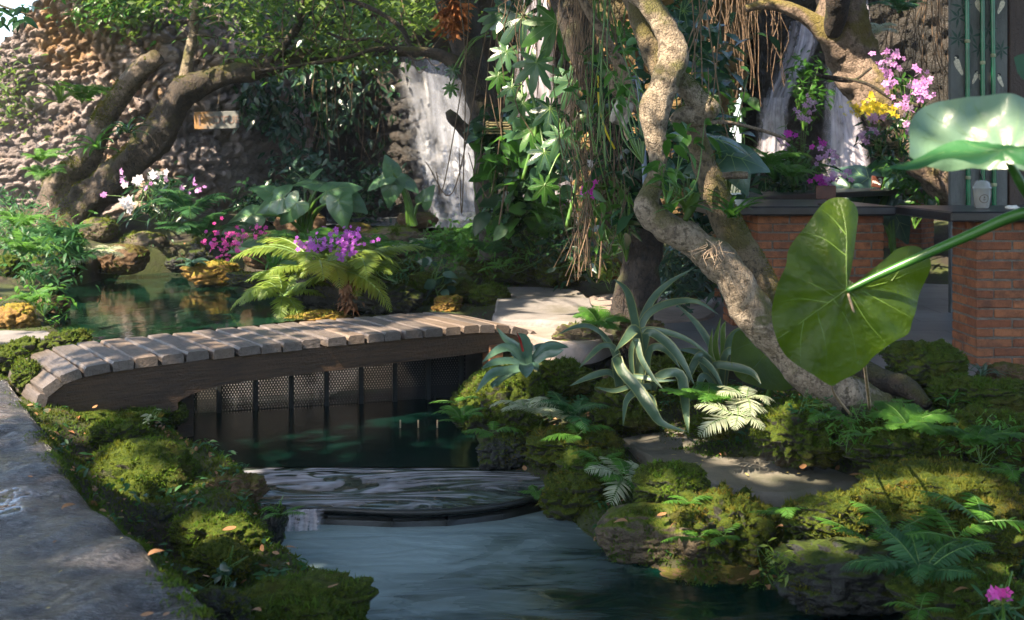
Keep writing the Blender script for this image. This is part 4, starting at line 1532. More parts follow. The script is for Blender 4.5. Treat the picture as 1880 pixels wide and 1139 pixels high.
# ------------------------------------------------------------------ bridge
BD = Vector((.82, .572, 0)).normalized()
BN = Vector((-BD.y, BD.x, 0))
B0 = Vector((-1.957, 5.05, 0))
bridge = T('footbridge', 'small arched wooden footbridge of grey planks over the dammed pools', 'footbridge', (B0.x, B0.y, -.05))
PROF = [(-.235, -.055), (-.225, .005), (-.185, .045), (-.135, .075), (-.06, .1), (.05, .117), (.3, .125), (.9, .13), (1.6, .128), (2.1, .12), (2.3, .105), (2.45, .075), (2.56, .03), (2.62, -.02)]
pr = np.array(PROF)
dense = catmull([(*p, 0) for p in PROF], 800)[:, :2]
arc = np.concatenate([[0], np.cumsum(np.hypot(*np.diff(dense, axis=0).T))])
LB = .66
pos = 0.0
k = 0
BANDS = [('plank', .7), ('plank_brown', .3)]
while pos < arc[-1] - .06:
    w = R.uniform(.108, .13) if k > 2 else (.075, .095, .105)[k]
    mid = pos + w / 2
    s0, z0 = np.interp(mid, arc, dense[:, 0]), np.interp(mid, arc, dense[:, 1])
    s1, z1 = np.interp(min(mid + .02, arc[-1]), arc, dense[:, 0]), np.interp(min(mid + .02, arc[-1]), arc, dense[:, 1])
    d2 = Vector((s1 - s0, z1 - z0)).normalized()
    ax = BD * d2.x + Vector((0, 0, 1)) * d2.y
    az = BN.cross(ax) * -1
    rot = Matrix.Rotation(R.gauss(0, .012), 3, az)
    axm = rot @ ax
    ayn = rot @ BN
    L = LB + R.uniform(-.02, .02)
    c = B0 + BD * s0 + Vector((0, 0, z0)) + BN * (L / 2 + R.uniform(-.018, .012)) - az * .024
    mb = MB()
    # plank as a bar with many stations so that edges wander
    st = 15
    V, Fc = [], []
    hw, th = w / 2 - R.uniform(.003, .006), .024
    sec = [(-1, -1), (1, -1), (1, .55), (.86, 1), (-.86, 1), (-1, .55)]
    sd = R.randint(0, 999)
    for i in range(st):
        t = i / (st - 1)
        sh = 1 - .06 * (max(0, 1 - t * 14) + max(0, 1 - (1 - t) * 14))
        for (a, b) in sec:
            q = c + ayn * ((t - .5) * L) + axm * (a * hw * sh) + az * (b * th * sh)
            n = vnoise(np.array([[t * 6 + sd, a * 3, b * 2]]), sd)[0]
            q = q + axm * (n * .0025 * abs(a)) + az * (.002 * n)
            V.append(tuple(q))
    m = len(sec)
    for i in range(st - 1):
        for j in range(m):
            Fc.append((i * m + j, i * m + (j + 1) % m, (i + 1) * m + (j + 1) % m, (i + 1) * m + j))
    Fc.append(tuple(range(m))[::-1])
    Fc.append(tuple((st - 1) * m + j for j in range(m)))
    mb.add(V, Fc)
    p_ = mb.build('plank', M['plank_brown' if k in (5, 8, 14, 19, 20, 22) else 'plank'], bridge, smooth=False)
    if k == 5:
        p_['label'] = 'worn brown plank with a broken end'
    pos += w + (R.uniform(.001, .006))
    k += 1


def stringer(name, off, thick, mat, ztrim=.05):
    top = [(s, z - ztrim) for s, z in PROF if -.2 < s < 2.58]
    bot = [(2.56, -.06), (2.3, -.045), (2.15, -.05), (1.9, -.05), (1.5, -.05), (1.0, -.05), (.75, -.053), (.6, -.062), (.5, -.08), (.42, -.11), (.36, -.16), (-.18, -.16)]
    T_, B_ = catmull([(*p, 0) for p in top], 70)[:, :2], catmull([(*p, 0) for p in bot[::-1]], 70)[:, :2]
    mb = MB()
    V, Fc = [], []
    for y in (0, thick):
        for i in range(70):
            for (s, z) in (B_[i], T_[i]):
                V.append(tuple(B0 + BD * s + BN * (off + y) + Vector((0, 0, z))))
    n = 140
    for i in range(69):
        a = 2 * i
        Fc += [(a, a + 2, a + 3, a + 1), (n + a, n + a + 1, n + a + 3, n + a + 2), (a, n + a, n + a + 2, a + 2), (a + 1, a + 3, n + a + 3, n + a + 1)]
    Fc += [(0, 1, n + 1, n), (138, n + 138, n + 139, 139)]
    mb.add(V, Fc)
    return mb.build(name, mat, bridge, smooth=False)


stringer('beam', .02, .05, M['beam'])
stringer('beam', LB - .08, .05, M['beam'])
for s in (.7, 1.25, 1.8):
    mb = MB()
    c = B0 + BD * s + BN * (LB / 2) + Vector((0, 0, .035))
    box(mb, c, .03, LB / 2 - .09, .03, Matrix((BD, BN, Vector((0, 0, 1)))).transposed(), .004)
    mb.build('cross_joist', M['beam'], bridge, smooth=False)
for s, z in ((2.28, -.02),):
    mb = MB()
    c = B0 + BD * s + BN * .045 + Vector((0, 0, -.13))
    box(mb, c, .05, .04, .12, Matrix((BD, BN, Vector((0, 0, 1)))).transposed(), .006)
    mb.build('support_post', M['beam_red'], bridge, smooth=False)
mb = MB()
c = B0 + BD * .53 + BN * .3 + Vector((0, 0, -.26))
box(mb, c, .045, .045, .25, Matrix((BD, BN, Vector((0, 0, 1)))).transposed(), .006)
mb.build('support_post', M['beam'], bridge, smooth=False)

# perforated screen between the pools
S0, S1 = Vector((-1.9, 6.06, 0)), Vector((-.28, 6.55, 0))
sd = (S1 - S0).normalized()
sn = Vector((-sd.y, sd.x, 0))
scr = T('dam_screen', 'dark perforated metal screen with posts standing in the pool under the bridge', 'screen', (S0.x, S0.y, ZB))
rot = math.atan2(sd.y, sd.x)
Ls = (S1 - S0).length
mb = MB().add([(0, 0, 0), (Ls, 0, 0), (Ls, 0, .40), (0, 0, .40)], [(0, 1, 2, 3)])
pl = mb.build('perforated_sheet', M['mesh'], None, org=(0, 0, 0))
pl.parent = scr
pl.location = (0, 0, -.06)
pl.rotation_euler = (0, 0, rot)
for i in range(9):
    mb = MB()
    p = S0 + sd * (.06 + i * .2) - sn * .022 + Vector((0, 0, ZB + .13))
    box(mb, p, .014, .012, .24, Matrix((sd, sn, Vector((0, 0, 1)))).transposed(), .003)
    mb.build('post', M['steel_dark'], scr, smooth=False)
mb = MB()
box(mb, S0 + sd * (Ls / 2) + sn * .02 + Vector((0, 0, ZB + .35)), Ls / 2, .014, .02, Matrix((sd, sn, Vector((0, 0, 1)))).transposed(), .003)
mb.build('top_rail', M['steel_dark'], scr, smooth=False)
# wet face behind it, over which the upper pool trickles down
dm = T('dam_wall', 'low dam wall behind the perforated screen, wet with trickling water', 'dam wall', (S0.x, S0.y, ZB))
mb = MB()
box(mb, S0 + sd * (Ls / 2) + sn * .42 + Vector((0, 0, ZB + .08)), Ls / 2 + .3, .05, .2, Matrix((sd, sn, Vector((0, 0, 1)))).transposed(), .02)
mb.build('wall_face', M['slab'], dm, smooth=False)
nx, ny = 40, 10
V, UVs = [], []
for j in range(ny):
    for i in range(nx):
        p = S0 + sd * (Ls * i / (nx - 1)) + sn * (.36 - .17 * (j / (ny - 1)))
        V.append((p.x, p.y, -.06 - (.29) * (j / (ny - 1)) ** 1.5))
        UVs.append((i / (nx - 1), 1 - j / (ny - 1)))
o = MB().add(V, [(j * nx + i, (j + 1) * nx + i, (j + 1) * nx + i + 1, j * nx + i + 1) for j in range(ny - 1) for i in range(nx - 1)]).build('trickling_water', M['fall'], dm)
set_uv(o, UVs)
# thin pegs
for i, u in enumerate((735, 768, 803)):
    p = P(u, 779, 5.75)
    mb = MB()
    tube(mb, [(p.x, p.y, p.z - .02, .004), (p.x, p.y, p.z + .022, .004)], 4, 6)
    tag(mb.build('peg', M['root_pale'], smooth=True), ('thin pale peg standing in the dark pool, farthest from the mossy bank', 'thin pale peg standing in the dark pool, middle one of three', 'thin pale peg standing in the dark pool, nearest the mossy bank')[i], 'peg', 'thin pegs in the pool')
# ------------------------------------------------------------------ brick tables
def bricks(mb, x0, x1, y0, y1, z0, z1, ax=None, org=(0, 0, 0), ch=.0505, bl=.19):
    """running-bond brick pier; the axis-aligned piece can be turned by ax about org"""
    nz = int(round((z1 - z0) / ch))
    ch = (z1 - z0) / nz
    o = np.array(org, float)
    A = np.array(ax) if ax is not None else np.eye(3)
    for k in range(nz):
        def cuts(a, b):
            off = (k % 2) * bl / 2
            c = [a]
            x = a + (off if off else bl)
            while x < b - .05:
                c.append(x)
                x += bl
            return c + [b]
        cx, cy = cuts(x0, x1), [y0, (y0 + y1) / 2 + (.03 if k % 2 else -.03), y1]
        for i in range(len(cx) - 1):
            for j in range(len(cy) - 1):
                a, b, c, d = cx[i], cx[i + 1], cy[j], cy[j + 1]
                p = np.array(((a + b) / 2, (c + d) / 2, z0 + (k + .5) * ch)) + NR.normal(0, .0012, 3)
                box(mb, o + A @ p, (b - a) / 2 - .004, (d - c) / 2 - .004, ch / 2 - .0045, A, .004, 0, .0009)
    c = np.array(((x0 + x1) / 2, (y0 + y1) / 2, (z0 + z1) / 2))
    box(mb, o + A @ c, (x1 - x0) / 2 - .009, (y1 - y0) / 2 - .009, (z1 - z0) / 2, A, .002, 1)
    return mb


t = T('brick_table', 'dark topped brick bar table right behind the fork of the curved trunk', 'table', (1.75, 6.5, 0))
bricks(MB(), 1.41, 2.15, 6.28, 6.68, 0, .75).build('brick_base', [M['brick'], M['mortar']], t, smooth=False)
bricks(MB(), 1.41, 2.15, 7.0, 7.3, 0, .75).build('brick_base', [M['brick'], M['mortar']], t, smooth=False)
box(MB(), (1.66, 6.8, .778), .53, .6, .026, None, .008).build('table_top', M['table_top'], t, smooth=False)

tx = Vector((2.81, 3.2, 0)).normalized()
ty = Vector((-tx.y, tx.x, 0))
A3 = Matrix((tx, ty, Vector((0, 0, 1)))).transposed()
t = T('brick_table', 'long narrow brick bar table by the waterfall carrying the numbered sign', 'table', (1.7, 8.3, 0))
bricks(MB(), .1, .45, -.1, .25, 0, .75, A3, (1.7, 8.3, 0)).build('brick_base', [M['brick'], M['mortar']], t, smooth=False)
bricks(MB(), 3.45, 3.8, -.12, .28, 0, .75, A3, (1.7, 8.3, 0)).build('brick_base', [M['brick'], M['mortar']], t, smooth=False)
box(MB(), Vector((1.7, 8.3, .778)) + tx * 2.0 + ty * .1, 2.1, .28, .026, A3, .008).build('table_top', M['table_top'], t, smooth=False)

t = T('brick_table', 'brick bar table at the right edge holding the iced drink', 'table', (2.8, 5.8, 0))
bricks(MB(), 2.385, 3.2, 5.6, 5.92, 0, .75).build('brick_base', [M['brick'], M['mortar']], t, smooth=False)
box(MB(), (2.83, 5.95, .778), .6, .42, .026, None, .008).build('table_top', M['table_top'], t, smooth=False)


def text(body, loc, size, rot, mat, parent, name='lettering', ext=.001, align='CENTER'):
    c = bpy.data.curves.new(name, 'FONT')
    c.body = body
    c.size = size
    c.extrude = ext
    c.align_x = align
    c.align_y = 'CENTER'
    c.materials.append(mat)
    c.offset = size * .022
    tmp = bpy.data.objects.new('tmp', c)
    me = bpy.data.meshes.new_from_object(tmp)
    bpy.data.objects.remove(tmp)
    o = bpy.data.objects.new(name, me)
    COL.objects.link(o)
    o.parent = parent
    o.location = Vector(loc) - world_loc(parent)
    o.rotation_euler = rot
    return o


# table number signs
p = Vector((1.7, 8.3, .805)) + tx * 2.62 - ty * .02
s = T('table_number_sign', 'tilted dark wooden sign reading number 3 on the long table', 'sign', p)
az = math.radians(-8)
D = Vector((math.sin(.0), -1, 0))
box(MB(), p + Vector((0, 0, .006)), .055, .035, .006, None, .003).build('base', M['table_top'], s, smooth=False)
Rm = Matrix.Rotation(math.radians(6), 3, 'Y') @ Matrix.Rotation(math.radians(-10), 3, 'X')
bd = box(MB(), p + Vector((0, 0, .068)), .06, .009, .054, Rm, .004).build('board', M['sign_wood'], s, smooth=False)
text('3', p + Vector((.017, -.0135, .069)), .088, (math.radians(80), math.radians(6), 0), M['white_paint'], bd)
text('No.', p + Vector((-.027, -.0135, .066)), .036, (math.radians(80), math.radians(6), 0), M['white_paint'], bd)
p = G(1520, 377, .805)
s = T('table_number_sign', 'blank back of a dark wooden table sign standing behind the big green leaf', 'sign', p)
box(MB(), p + Vector((-.005, 0, .005)), .045, .04, .005, None, .003).build('base', M['table_top'], s, smooth=False)
box(MB(), p + Vector((0, 0, .035)), .007, .006, .028, None, .002).build('post', M['sign_wood'], s, smooth=False)
box(MB(), p + Vector((-.012, 0, .074)), .058, .008, .04, None, .004).build('board', M['sign_wood'], s, smooth=False)

# iced drink
p = Vector((G(1803, 383, .804).x, G(1803, 383, .804).y, .806))


def lathe(mb, c, prof, seg=32, mi=0):
    V, Fc = [], []
    for r_, z in prof:
        for k in range(seg):
            a = 2 * math.pi * k / seg
            V.append((c[0] + r_ * math.cos(a), c[1] + r_ * math.sin(a), c[2] + z))
    for i in range(len(prof) - 1):
        for k in range(seg):
            Fc.append((i * seg + k, i * seg + (k + 1) % seg, (i + 1) * seg + (k + 1) % seg, (i + 1) * seg + k))
    return mb.add(V, Fc, mi)


cup = T('iced_drink_cup', 'clear plastic cup of milky iced drink with black straw on the brick table', 'cup', p)
lathe(MB(), p, [(0, .001), (.033, .001), (.036, .006), (.043, .06), (.046, .098), (.0, .098)]).build('drink', M['milk'], cup)
lathe(MB(), p, [(.034, 0), (.037, .004), (.0445, .06), (.048, .108), (.051, .11), (.051, .114)]).build('cup', M['plastic'], cup)
lathe(MB(), p, [(.052, .108), (.052, .116), (.047, .118), (.045, .13), (.034, .146), (.012, .153), (.0, .154)]).build('dome_lid', M['plastic'], cup)
tube(MB(), [(p.x + .008, p.y, p.z + .08, .0035), (p.x + .004, p.y, p.z + .15, .0035), (p.x - .012, p.y, p.z + .2, .0035), (p.x - .004, p.y, p.z + .235, .0035)], 16, 8).build('straw', M['black_plastic'], cup)
mb = MB()
for R0, w in ((.022, .0022),):
    for k in range(28):
        a, b = 2 * math.pi * k / 28, 2 * math.pi * (k + 1) / 28
        V = []
        for aa in (a, b):
            for rr in (R0 - w, R0 + w):
                X, Z = rr * math.cos(aa) - .006, rr * math.sin(aa) + .052
                rad = .0375 + .0075 * (Z - .004) / .056 + .001
                V.append((p.x + X, p.y - math.sqrt(max(rad ** 2 - X * X, 1e-6)), p.z + Z))
        mb.add(V, [(0, 1, 3, 2)])
for (X, Z, w, h) in ((-.006, .06, .005, .005), (-.006, .05, .009, .0015), (-.006, .046, .007, .0012), (-.006, .041, .0045, .0012)):
    rad = .0375 + .0075 * (Z - .004) / .056 + .0012
    yy = p.y - math.sqrt(rad ** 2 - (abs(X)) ** 2)
    mb.add([(p.x + X - w, yy, p.z + Z - h), (p.x + X + w, yy, p.z + Z - h), (p.x + X + w * .6, yy, p.z + Z + h), (p.x + X - w * .6, yy, p.z + Z + h)], [(0, 1, 2, 3)])
mb.build('printed_emblem', M['stamp'], cup)
# crumpled tissue
V, Fc = ICO[3]
q = G(1858, 383, .806)
W = V * np.array((.035, .02, .011)) * (1 + .6 * fbm(V * 2.5, 3, 4))[:, None] + np.array((q.x, q.y, .812))
tag(MB().add(W, Fc.tolist()).build('tissue', M['white_paint']), 'crumpled white tissue on the brick table next to the cup', 'tissue')

# painted panel with bamboo poles
YP = 7.6
wp = T('painted_panel', 'grey wooden wall panel painted with birds and carrying green bamboo poles', 'wall panel', P(1800, 590, YP))
x0, x1 = P(1746, 300, YP).x, P(1851, 300, YP).x
for i in range(2):
    a = x0 + (x1 - x0) * (0, .62)[i]
    b = x0 + (x1 - x0) * (.618, 1)[i]
    box(MB(), ((a + b) / 2, YP + .03, 1.35), (b - a) / 2, .02, 1.4, None, .003).build('board', M['panel'], wp, smooth=False)
box(MB(), (x1 + .5, YP + .06, 1.35), .49, .06, 1.4, None, .006).build('door_frame', M['brown_post'], wp, smooth=False)
for ub, ut, nodes in ((1779, 1776, (.22, .95, 1.42, 1.9)), (1805, 1804, (.1, .6, 1.1, 1.25, 1.75)), (1827, 1823, (.5, .9, 1.3, 1.8))):
    pts = []
    zs = np.linspace(-.02, 2.6, 14)
    r0 = 4.2 * YP / F
    yb = YP - .012
    pole = tube(MB(), [(P(ub + (ut - ub) * (z / 1.9), 300, yb).x, yb, z, r0) for z in zs], 40, 14).build('bamboo_pole', M['bamboo'], wp)
    for z in nodes:
        x = P(ub + (ut - ub) * (z / 1.9), 300, yb).x
        lathe(MB(), (x, yb, z), [(r0, -.012), (r0 * 1.22, -.007), (r0 * 1.22, .007), (r0, .012)], 16).build('node_ring', M['bamboo_ring'], pole)
mb = MB()
for (zx, zy, n, L) in ((110, 180, 6, 20), (110, 410, 7, 20), (320, 520, 6, 19), (415, 310, 6, 20), (560, 520, 7, 21), (255, 380, 5, 22), (150, 70, 5, 20), (430, 480, 5, 16)):
    c = P(1740 + zx / 5.69, zy / 5.69, YP + .0085)
    for k in range(n):
        a = R.uniform(0, .5) + 2 * math.pi * k / n
        l = L * R.uniform(.8, 1.15) * YP / F
        d = Vector((math.cos(a), 0, math.sin(a)))
        s = Vector((-d.z, 0, d.x)) * l * .11
        tip = c + d * l
        m_ = c + d * l * .4
        o_ = Vector((0, -.0002 * k, 0))
        mb.add([c + o_, m_ + s + o_, tip + o_, m_ - s + o_], [(0, 1, 2, 3)])
mb.build('painted_leaf_sprays', M['paint_leaf'], wp)


def blob(mb, c, pts, mi):
    n = len(pts)
    O = catmull([(*q, 0) for q in pts] + [(*pts[0], 0)], 25)[:-1]
    V = [(c.x + x * YP / F / 5.69, c.y, c.z - y * YP / F / 5.69) for x, y, _ in O]
    mb.add(V, [tuple(range(len(V)))], mi)


for (zx, zy, fl, sz) in ((105, 670, 1, 1.1), (292, 800, -1, .75), (545, 830, 1, .75), (320, 50, 1, 1.0), (565, 50, -1, .9), (345, 815, 1, .6)):
    c = P(1740 + zx / 5.69, zy / 5.69, YP + .0075)
    mb = MB()
    q = lambda L: [(x * 1.3 * fl * sz, y * 1.15 * sz) for x, y in L]
    blob(mb, c, q([(-30, -20), (-10, -45), (12, -30), (25, 20), (40, 70), (30, 95), (5, 60), (-20, 20)]), 0)
    blob(mb, c + Vector((0, -.001, 0)), q([(-28, -60), (-12, -75), (8, -65), (5, -45), (-18, -42)]), 1)
    blob(mb, c + Vector((0, -.0015, 0)), q([(-26, -56), (-15, -60), (-6, -50), (-16, -42)]), 0)
    mb.build('painted_bird', [M['bird'], M['bird_dark']], wp)

# rusty sign hanging on the rubble wall
ps = P(398, 237, 11.95)
sg = T('wall_sign', 'rusty weathered sign board with faded letters on the rubble wall', 'sign', ps)
wS, hS = 41 * 11.95 / F, 32 * 11.95 / F
bd = box(MB(), ps + Vector((0, 0, hS / 2)), wS, .012, hS / 2, Matrix.Rotation(math.radians(-1.5), 3, 'Y'), .004).build('board', M['rust_sign'], sg, smooth=False)
text('I', ps + Vector((-.185, -.0145, hS / 2 - .005)), .15, (math.pi / 2, math.radians(-1.5), 0), M['sign_letter'], bd)
text('OTUE', ps + Vector((.105, -.0145, hS / 2)), .115, (math.pi / 2, math.radians(-1.5), 0), M['sign_letter'], bd)
tube(MB(), [(ps.x + .01, ps.y - .02, ps.z + hS, .003), (ps.x + .015, ps.y + .05, ps.z + hS + .2, .003)], 6, 5).build('hanging_wire', M['dead_wood'], sg)

# orchid basket on a hook
def basket(name, u, v, Y, w, h, label):
    c = P(u, v, Y)
    o = T(name, label, 'basket', c)
    a = w / 2 * Y / F
    hh = h * Y / F
    n = 5
    for k in range(n):
        mb = MB()
        z = c.z + hh * (k + .5) / n
        for s in (-1, 1):
            box(mb, (c.x, c.y + s * a * .9, z + (.5 if k % 2 else 0) * hh / n * .3), a * 1.05, .009, hh / n * .3, None, .003)
            box(mb, (c.x + s * a * .9, c.y, z + hh / n * .35), .009, a * 1.05, hh / n * .3, None, .003)
        mb.build('slat', M['basket'], o, smooth=False)
    box(MB(), (c.x, c.y, c.z + hh * .45), a * .8, a * .8, hh * .4, None, .01).build('fill', M['soil'], o, smooth=False)
    return o


basket('orchid_basket', 1622, 288, 9.0, 40, 28, 'slatted hanging basket below the yellow orchids')
basket('orchid_basket', 916, 248, 8.1, 46, 24, 'slatted basket strapped to the climber-clad trunk')
# ------------------------------------------------------------------ trees
def px(pts):
    return [(*P(u, v, Y), r_ * Y / F * (.85 if Y < 5.4 else 1)) for u, v, Y, r_ in pts]


def trunk(name, pts, mat, parent, n=90, seg=26, bump=.16, bscale=7, seed=1, ridge=.0):
    mb = MB()
    tube(mb, px(pts), n, seg, bump=bump, bscale=bscale, seed=seed, ridge=ridge)
    return mb.build(name, mat, parent)


TREES = {}
t = TREES['curved'] = T('curved_tree', 'pale forked tree with a snaking trunk leaning over the mossy bank', 'tree', P(1590, 750, 4.75))
trunk('trunk', [(1615, 790, 4.75, 70), (1575, 745, 4.75, 60), (1500, 695, 4.75, 46), (1432, 625, 4.78, 42), (1378, 562, 4.8, 42), (1332, 492, 4.8, 39), (1278, 446, 4.8, 34), (1226, 418, 4.8, 33), (1189, 385, 4.8, 27), (1197, 345, 4.85, 19),
                (1207, 305, 4.85, 19), (1203, 255, 4.85, 26), (1203, 205, 4.85, 32), (1222, 150, 4.85, 31), (1236, 105, 4.9, 29), (1222, 50, 4.95, 28), (1188, 5, 5.0, 25), (1150, -40, 5.1, 22), (1090, -150, 5.3, 20), (1060, -500, 5.6, 20), (1100, -900, 5.9, 16)], M['bark_pale'], t, 300, 44, .27, 15, 3)
trunk('limb', [(1432, 605, 4.87, 30), (1408, 540, 4.9, 34), (1372, 475, 4.95, 34), (1335, 410, 5, 31), (1305, 340, 5.02, 28), (1286, 280, 5.05, 27), (1276, 235, 5.05, 27), (1290, 205, 5.03, 27)], M['bark_mossy'], t, 110, 30, .2, 9, 7)
trunk('limb', [(1234, 120, 4.94, 20), (1256, 158, 4.97, 24), (1282, 188, 5.0, 27), (1300, 200, 5.0, 26), (1314, 186, 5.0, 12)], M['bark_pale'], t, 70, 26, .28, 14, 9)
trunk('limb', [(1304, 200, 5.0, 22), (1278, 210, 5.0, 22), (1252, 214, 4.99, 19), (1234, 224, 4.98, 10)], M['bark_pale'], t, 50, 24, .3, 14, 11)
trunk('limb', [(1224, 150, 5.02, 22), (1208, 105, 5.06, 30), (1190, 60, 5.1, 28), (1172, 15, 5.2, 25), (1155, -50, 5.3, 22), (1180, -300, 5.6, 20), (1240, -800, 5.6, 14)], M['bark_mossy'], t, 90, 26, .2, 9, 13)
trunk('root', [(1510, 715, 4.95, 30), (1570, 690, 4.95, 42), (1620, 700, 4.85, 30), (1665, 712, 4.75, 26), (1705, 745, 4.65, 12)], M['bark_brown'], t, 60, 24, .25, 9, 15)
trunk('root', [(1560, 745, 4.7, 30), (1610, 780, 4.6, 20), (1660, 805, 4.5, 9)], M['bark_dark'], t, 40, 18, .25, 9, 17)
mb = MB()
V, Fc = ICO[4]
c = P(1402, 598, 4.72)
W = V * np.array((.052, .03, .045)) * (1 + .35 * fbm(V * 2, 3, 2))[:, None] + np.array(c)
mb.add(W, Fc.tolist()).build('knot', M['bark_pale'], t)

for k_, o in enumerate([c for c in t.children if c.name.split('.')[0] in ('trunk', 'limb', 'root')]):
    moss_on(o, 4200 if k_ == 0 else 2200, .0085, ('moss_brown', 'moss')[k_ % 2], 3 + k_, .02 if k_ in (1, 4) else .14)
t = TREES['left'] = T('leaning_tree', 'old mossy leaning tree arching across the rubble wall', 'tree', P(120, 418, 11.2))
trunk('trunk', [(95, 450, 11.15, 52), (125, 412, 11.2, 40), (170, 362, 11.2, 40), (225, 312, 11.2, 34), (272, 268, 11.2, 31), (304, 218, 11.2, 25), (336, 172, 11.2, 23), (395, 146, 11.2, 20), (470, 128, 11.2, 19), (560, 105, 11.2, 18), (640, 98, 11.3, 13), (720, 92, 11.4, 9), (800, 104, 11.4, 6)], M['bark_brown'], t, 240, 40, .3, 6, 21, .45)
trunk('limb', [(88, 420, 11.35, 32), (118, 340, 11.35, 30), (160, 285, 11.3, 24), (190, 225, 11.3, 20), (215, 182, 11.3, 20), (252, 135, 11.2, 18), (288, 106, 11.1, 15)], M['bark_stub'], t, 110, 26, .34, 6, 23, .3)
trunk('branch', [(338, 168, 11.2, 15), (345, 110, 11.2, 10), (355, 60, 11.2, 9), (358, 20, 11.1, 8), (366, -40, 11.1, 7), (380, -300, 11, 6)], M['bark_pale'], t, 50, 14, .2, 7, 25)
trunk('branch', [(480, 126, 11.2, 12), (540, 60, 10.9, 8), (560, 0, 10.6, 7), (600, -120, 10.2, 6), (620, -500, 9.6, 5)], M['bark_brown'], t, 40, 12, .2, 7, 27)

for k_, o in enumerate([c for c in t.children if c.name.split('.')[0] in ('trunk', 'limb')]):
    moss_on(o, 5000, .022, 'moss_brown', 13 + k_, .0)
t = TREES['climber'] = T('climber_tree', 'dark trunk wrapped in climbing leaves in front of the white waterfall', 'tree', P(905, 445, 8.6))
trunk('trunk', [(915, 470, 8.6, 40), (905, 430, 8.6, 27), (893, 370, 8.6, 24), (893, 300, 8.6, 22), (885, 220, 8.6, 24), (875, 150, 8.6, 27), (858, 80, 8.6, 32), (838, 20, 8.6, 35), (820, -50, 8.6, 34), (800, -300, 8.4, 32), (820, -700, 8.2, 22)], M['bark_dark'], t, 110, 24, .22, 5, 31, .2)
trunk('branch', [(878, 175, 8.55, 18), (850, 130, 8.5, 15), (812, 103, 8.5, 11), (770, 95, 8.5, 9), (730, 92, 8.5, 6)], M['bark_brown'], t, 50, 14, .2, 7, 33)
trunk('branch', [(872, 258, 8.5, 12), (846, 232, 8.45, 12), (830, 215, 8.4, 13), (822, 204, 8.4, 7)], M['bark_dark'], t, 30, 14, .3, 9, 35)
trunk('branch', [(843, 10, 8.5, 14), (800, -20, 8.3, 10), (740, -60, 8.1, 8)], M['bark_brown'], t, 30, 12, .2, 9, 36)
mb = MB()
pos = np.array([P(830 + R.gauss(0, 11), 30 + R.gauss(0, 14), 8.27 + R.uniform(-.03, .03)) for _ in range(420)])
rand_leaves(mb, pos, .09, RHN, .3, .6)
mb.build('dry_fibre', M['rust_fibre'], t)

t = TREES['dark'] = T('dark_tree', 'thick dark trunk behind the curved pale tree, sunlit slab at its foot', 'tree', P(1160, 600, 6.6))
trunk('trunk', [(1150, 650, 6.6, 58), (1160, 600, 6.6, 42), (1168, 530, 6.6, 38), (1178, 465, 6.62, 37), (1182, 405, 6.65, 36), (1165, 330, 6.7, 32), (1125, 230, 6.8, 30), (1085, 130, 6.9, 31), (1055, 40, 7.0, 32), (1040, -60, 7.1, 31), (1040, -400, 7.1, 26), (1000, -800, 6.8, 16)], M['bark_dark'], t, 160, 32, .3, 7, 41, .4)
trunk('limb', [(1120, 420, 6.85, 22), (1118, 350, 6.85, 20), (1110, 280, 6.85, 18), (1090, 180, 6.9, 18)], M['bark_brown'], t, 40, 16, .2, 7, 43)

t = TREES['right'] = T('mottled_tree', 'mottled pinkish trunk leaning left between the twin waterfalls', 'tree', P(1790, 520, 9.8))
trunk('trunk', [(1900, 540, 9.9, 66), (1850, 430, 9.8, 52), (1760, 335, 9.75, 48), (1658, 235, 9.7, 47), (1600, 158, 9.7, 47), (1570, 100, 9.7, 46), (1552, 50, 9.7, 45), (1545, 0, 9.7, 44), (1540, -60, 9.8, 42), (1560, -300, 9.8, 36), (1600, -600, 9.6, 24)], M['bark_right'], t, 170, 36, .2, 8, 51, .15)
trunk('branch', [(1552, 90, 9.65, 30), (1518, 58, 9.6, 22), (1478, 32, 9.6, 16), (1440, 14, 9.6, 12), (1405, 8, 9.6, 10), (1370, 16, 9.6, 7)], M['bark_right'], t, 60, 16, .2, 7, 53)
trunk('branch', [(1528, 62, 9.55, 16), (1535, 20, 9.4, 22), (1540, -20, 9.3, 24), (1560, -120, 9.2, 22)], M['bark_dark'], t, 40, 16, .2, 7, 55)

# dead wood, hose, pot among the climbers
trunk('dead_log', [(1118, 140, 6.1, 12), (1135, 160, 6.05, 20), (1160, 182, 6.0, 22), (1190, 205, 5.95, 16)], M['dead_wood'], None, 50, 20, .35, 14, 61, .4)
o = bpy.data.objects['dead_log']
tag(o, 'weathered split log wedged against the curved trunk', 'log')
o = trunk('dead_branch', [(1052, -40, 6.0, 7), (1080, 20, 6.0, 8), (1112, 72, 6.0, 9), (1140, 125, 6.02, 12), (1152, 158, 6.03, 14)], M['dead_wood'], None, 60, 12, .2, 14, 62)
tag(o, 'straight bare branch slanting down to the split log', 'branch')
o = trunk('hose', [(1160, 148, 5.7, 4), (1167, 143, 5.7, 4.5), (1173, 160, 5.68, 4.5), (1177, 200, 5.66, 4.5), (1181, 260, 5.65, 4.5), (1184, 330, 5.65, 4.5), (1190, 420, 5.7, 4.5)], M['hose'], None, 50, 10, 0)
tag(o, 'grey-blue garden hose bent over beside the curved trunk', 'hose')
mb = MB()
Rm = Matrix.Rotation(.35, 3, 'Y') @ Matrix.Rotation(.2, 3, 'X')
V, Fc = ICO[5]
q = np.sign(V) * np.abs(V) ** .45
q = q / np.abs(q).max(0) * np.array((17, 14, 23)) * 5.6 / F
q = q * (1 + .12 * fbm(V * 3, 4, 3))[:, None]
q[:, 1] = np.where((q[:, 1] < 0) & (np.abs(q[:, 0]) < .02), q[:, 1] + .02, q[:, 1])
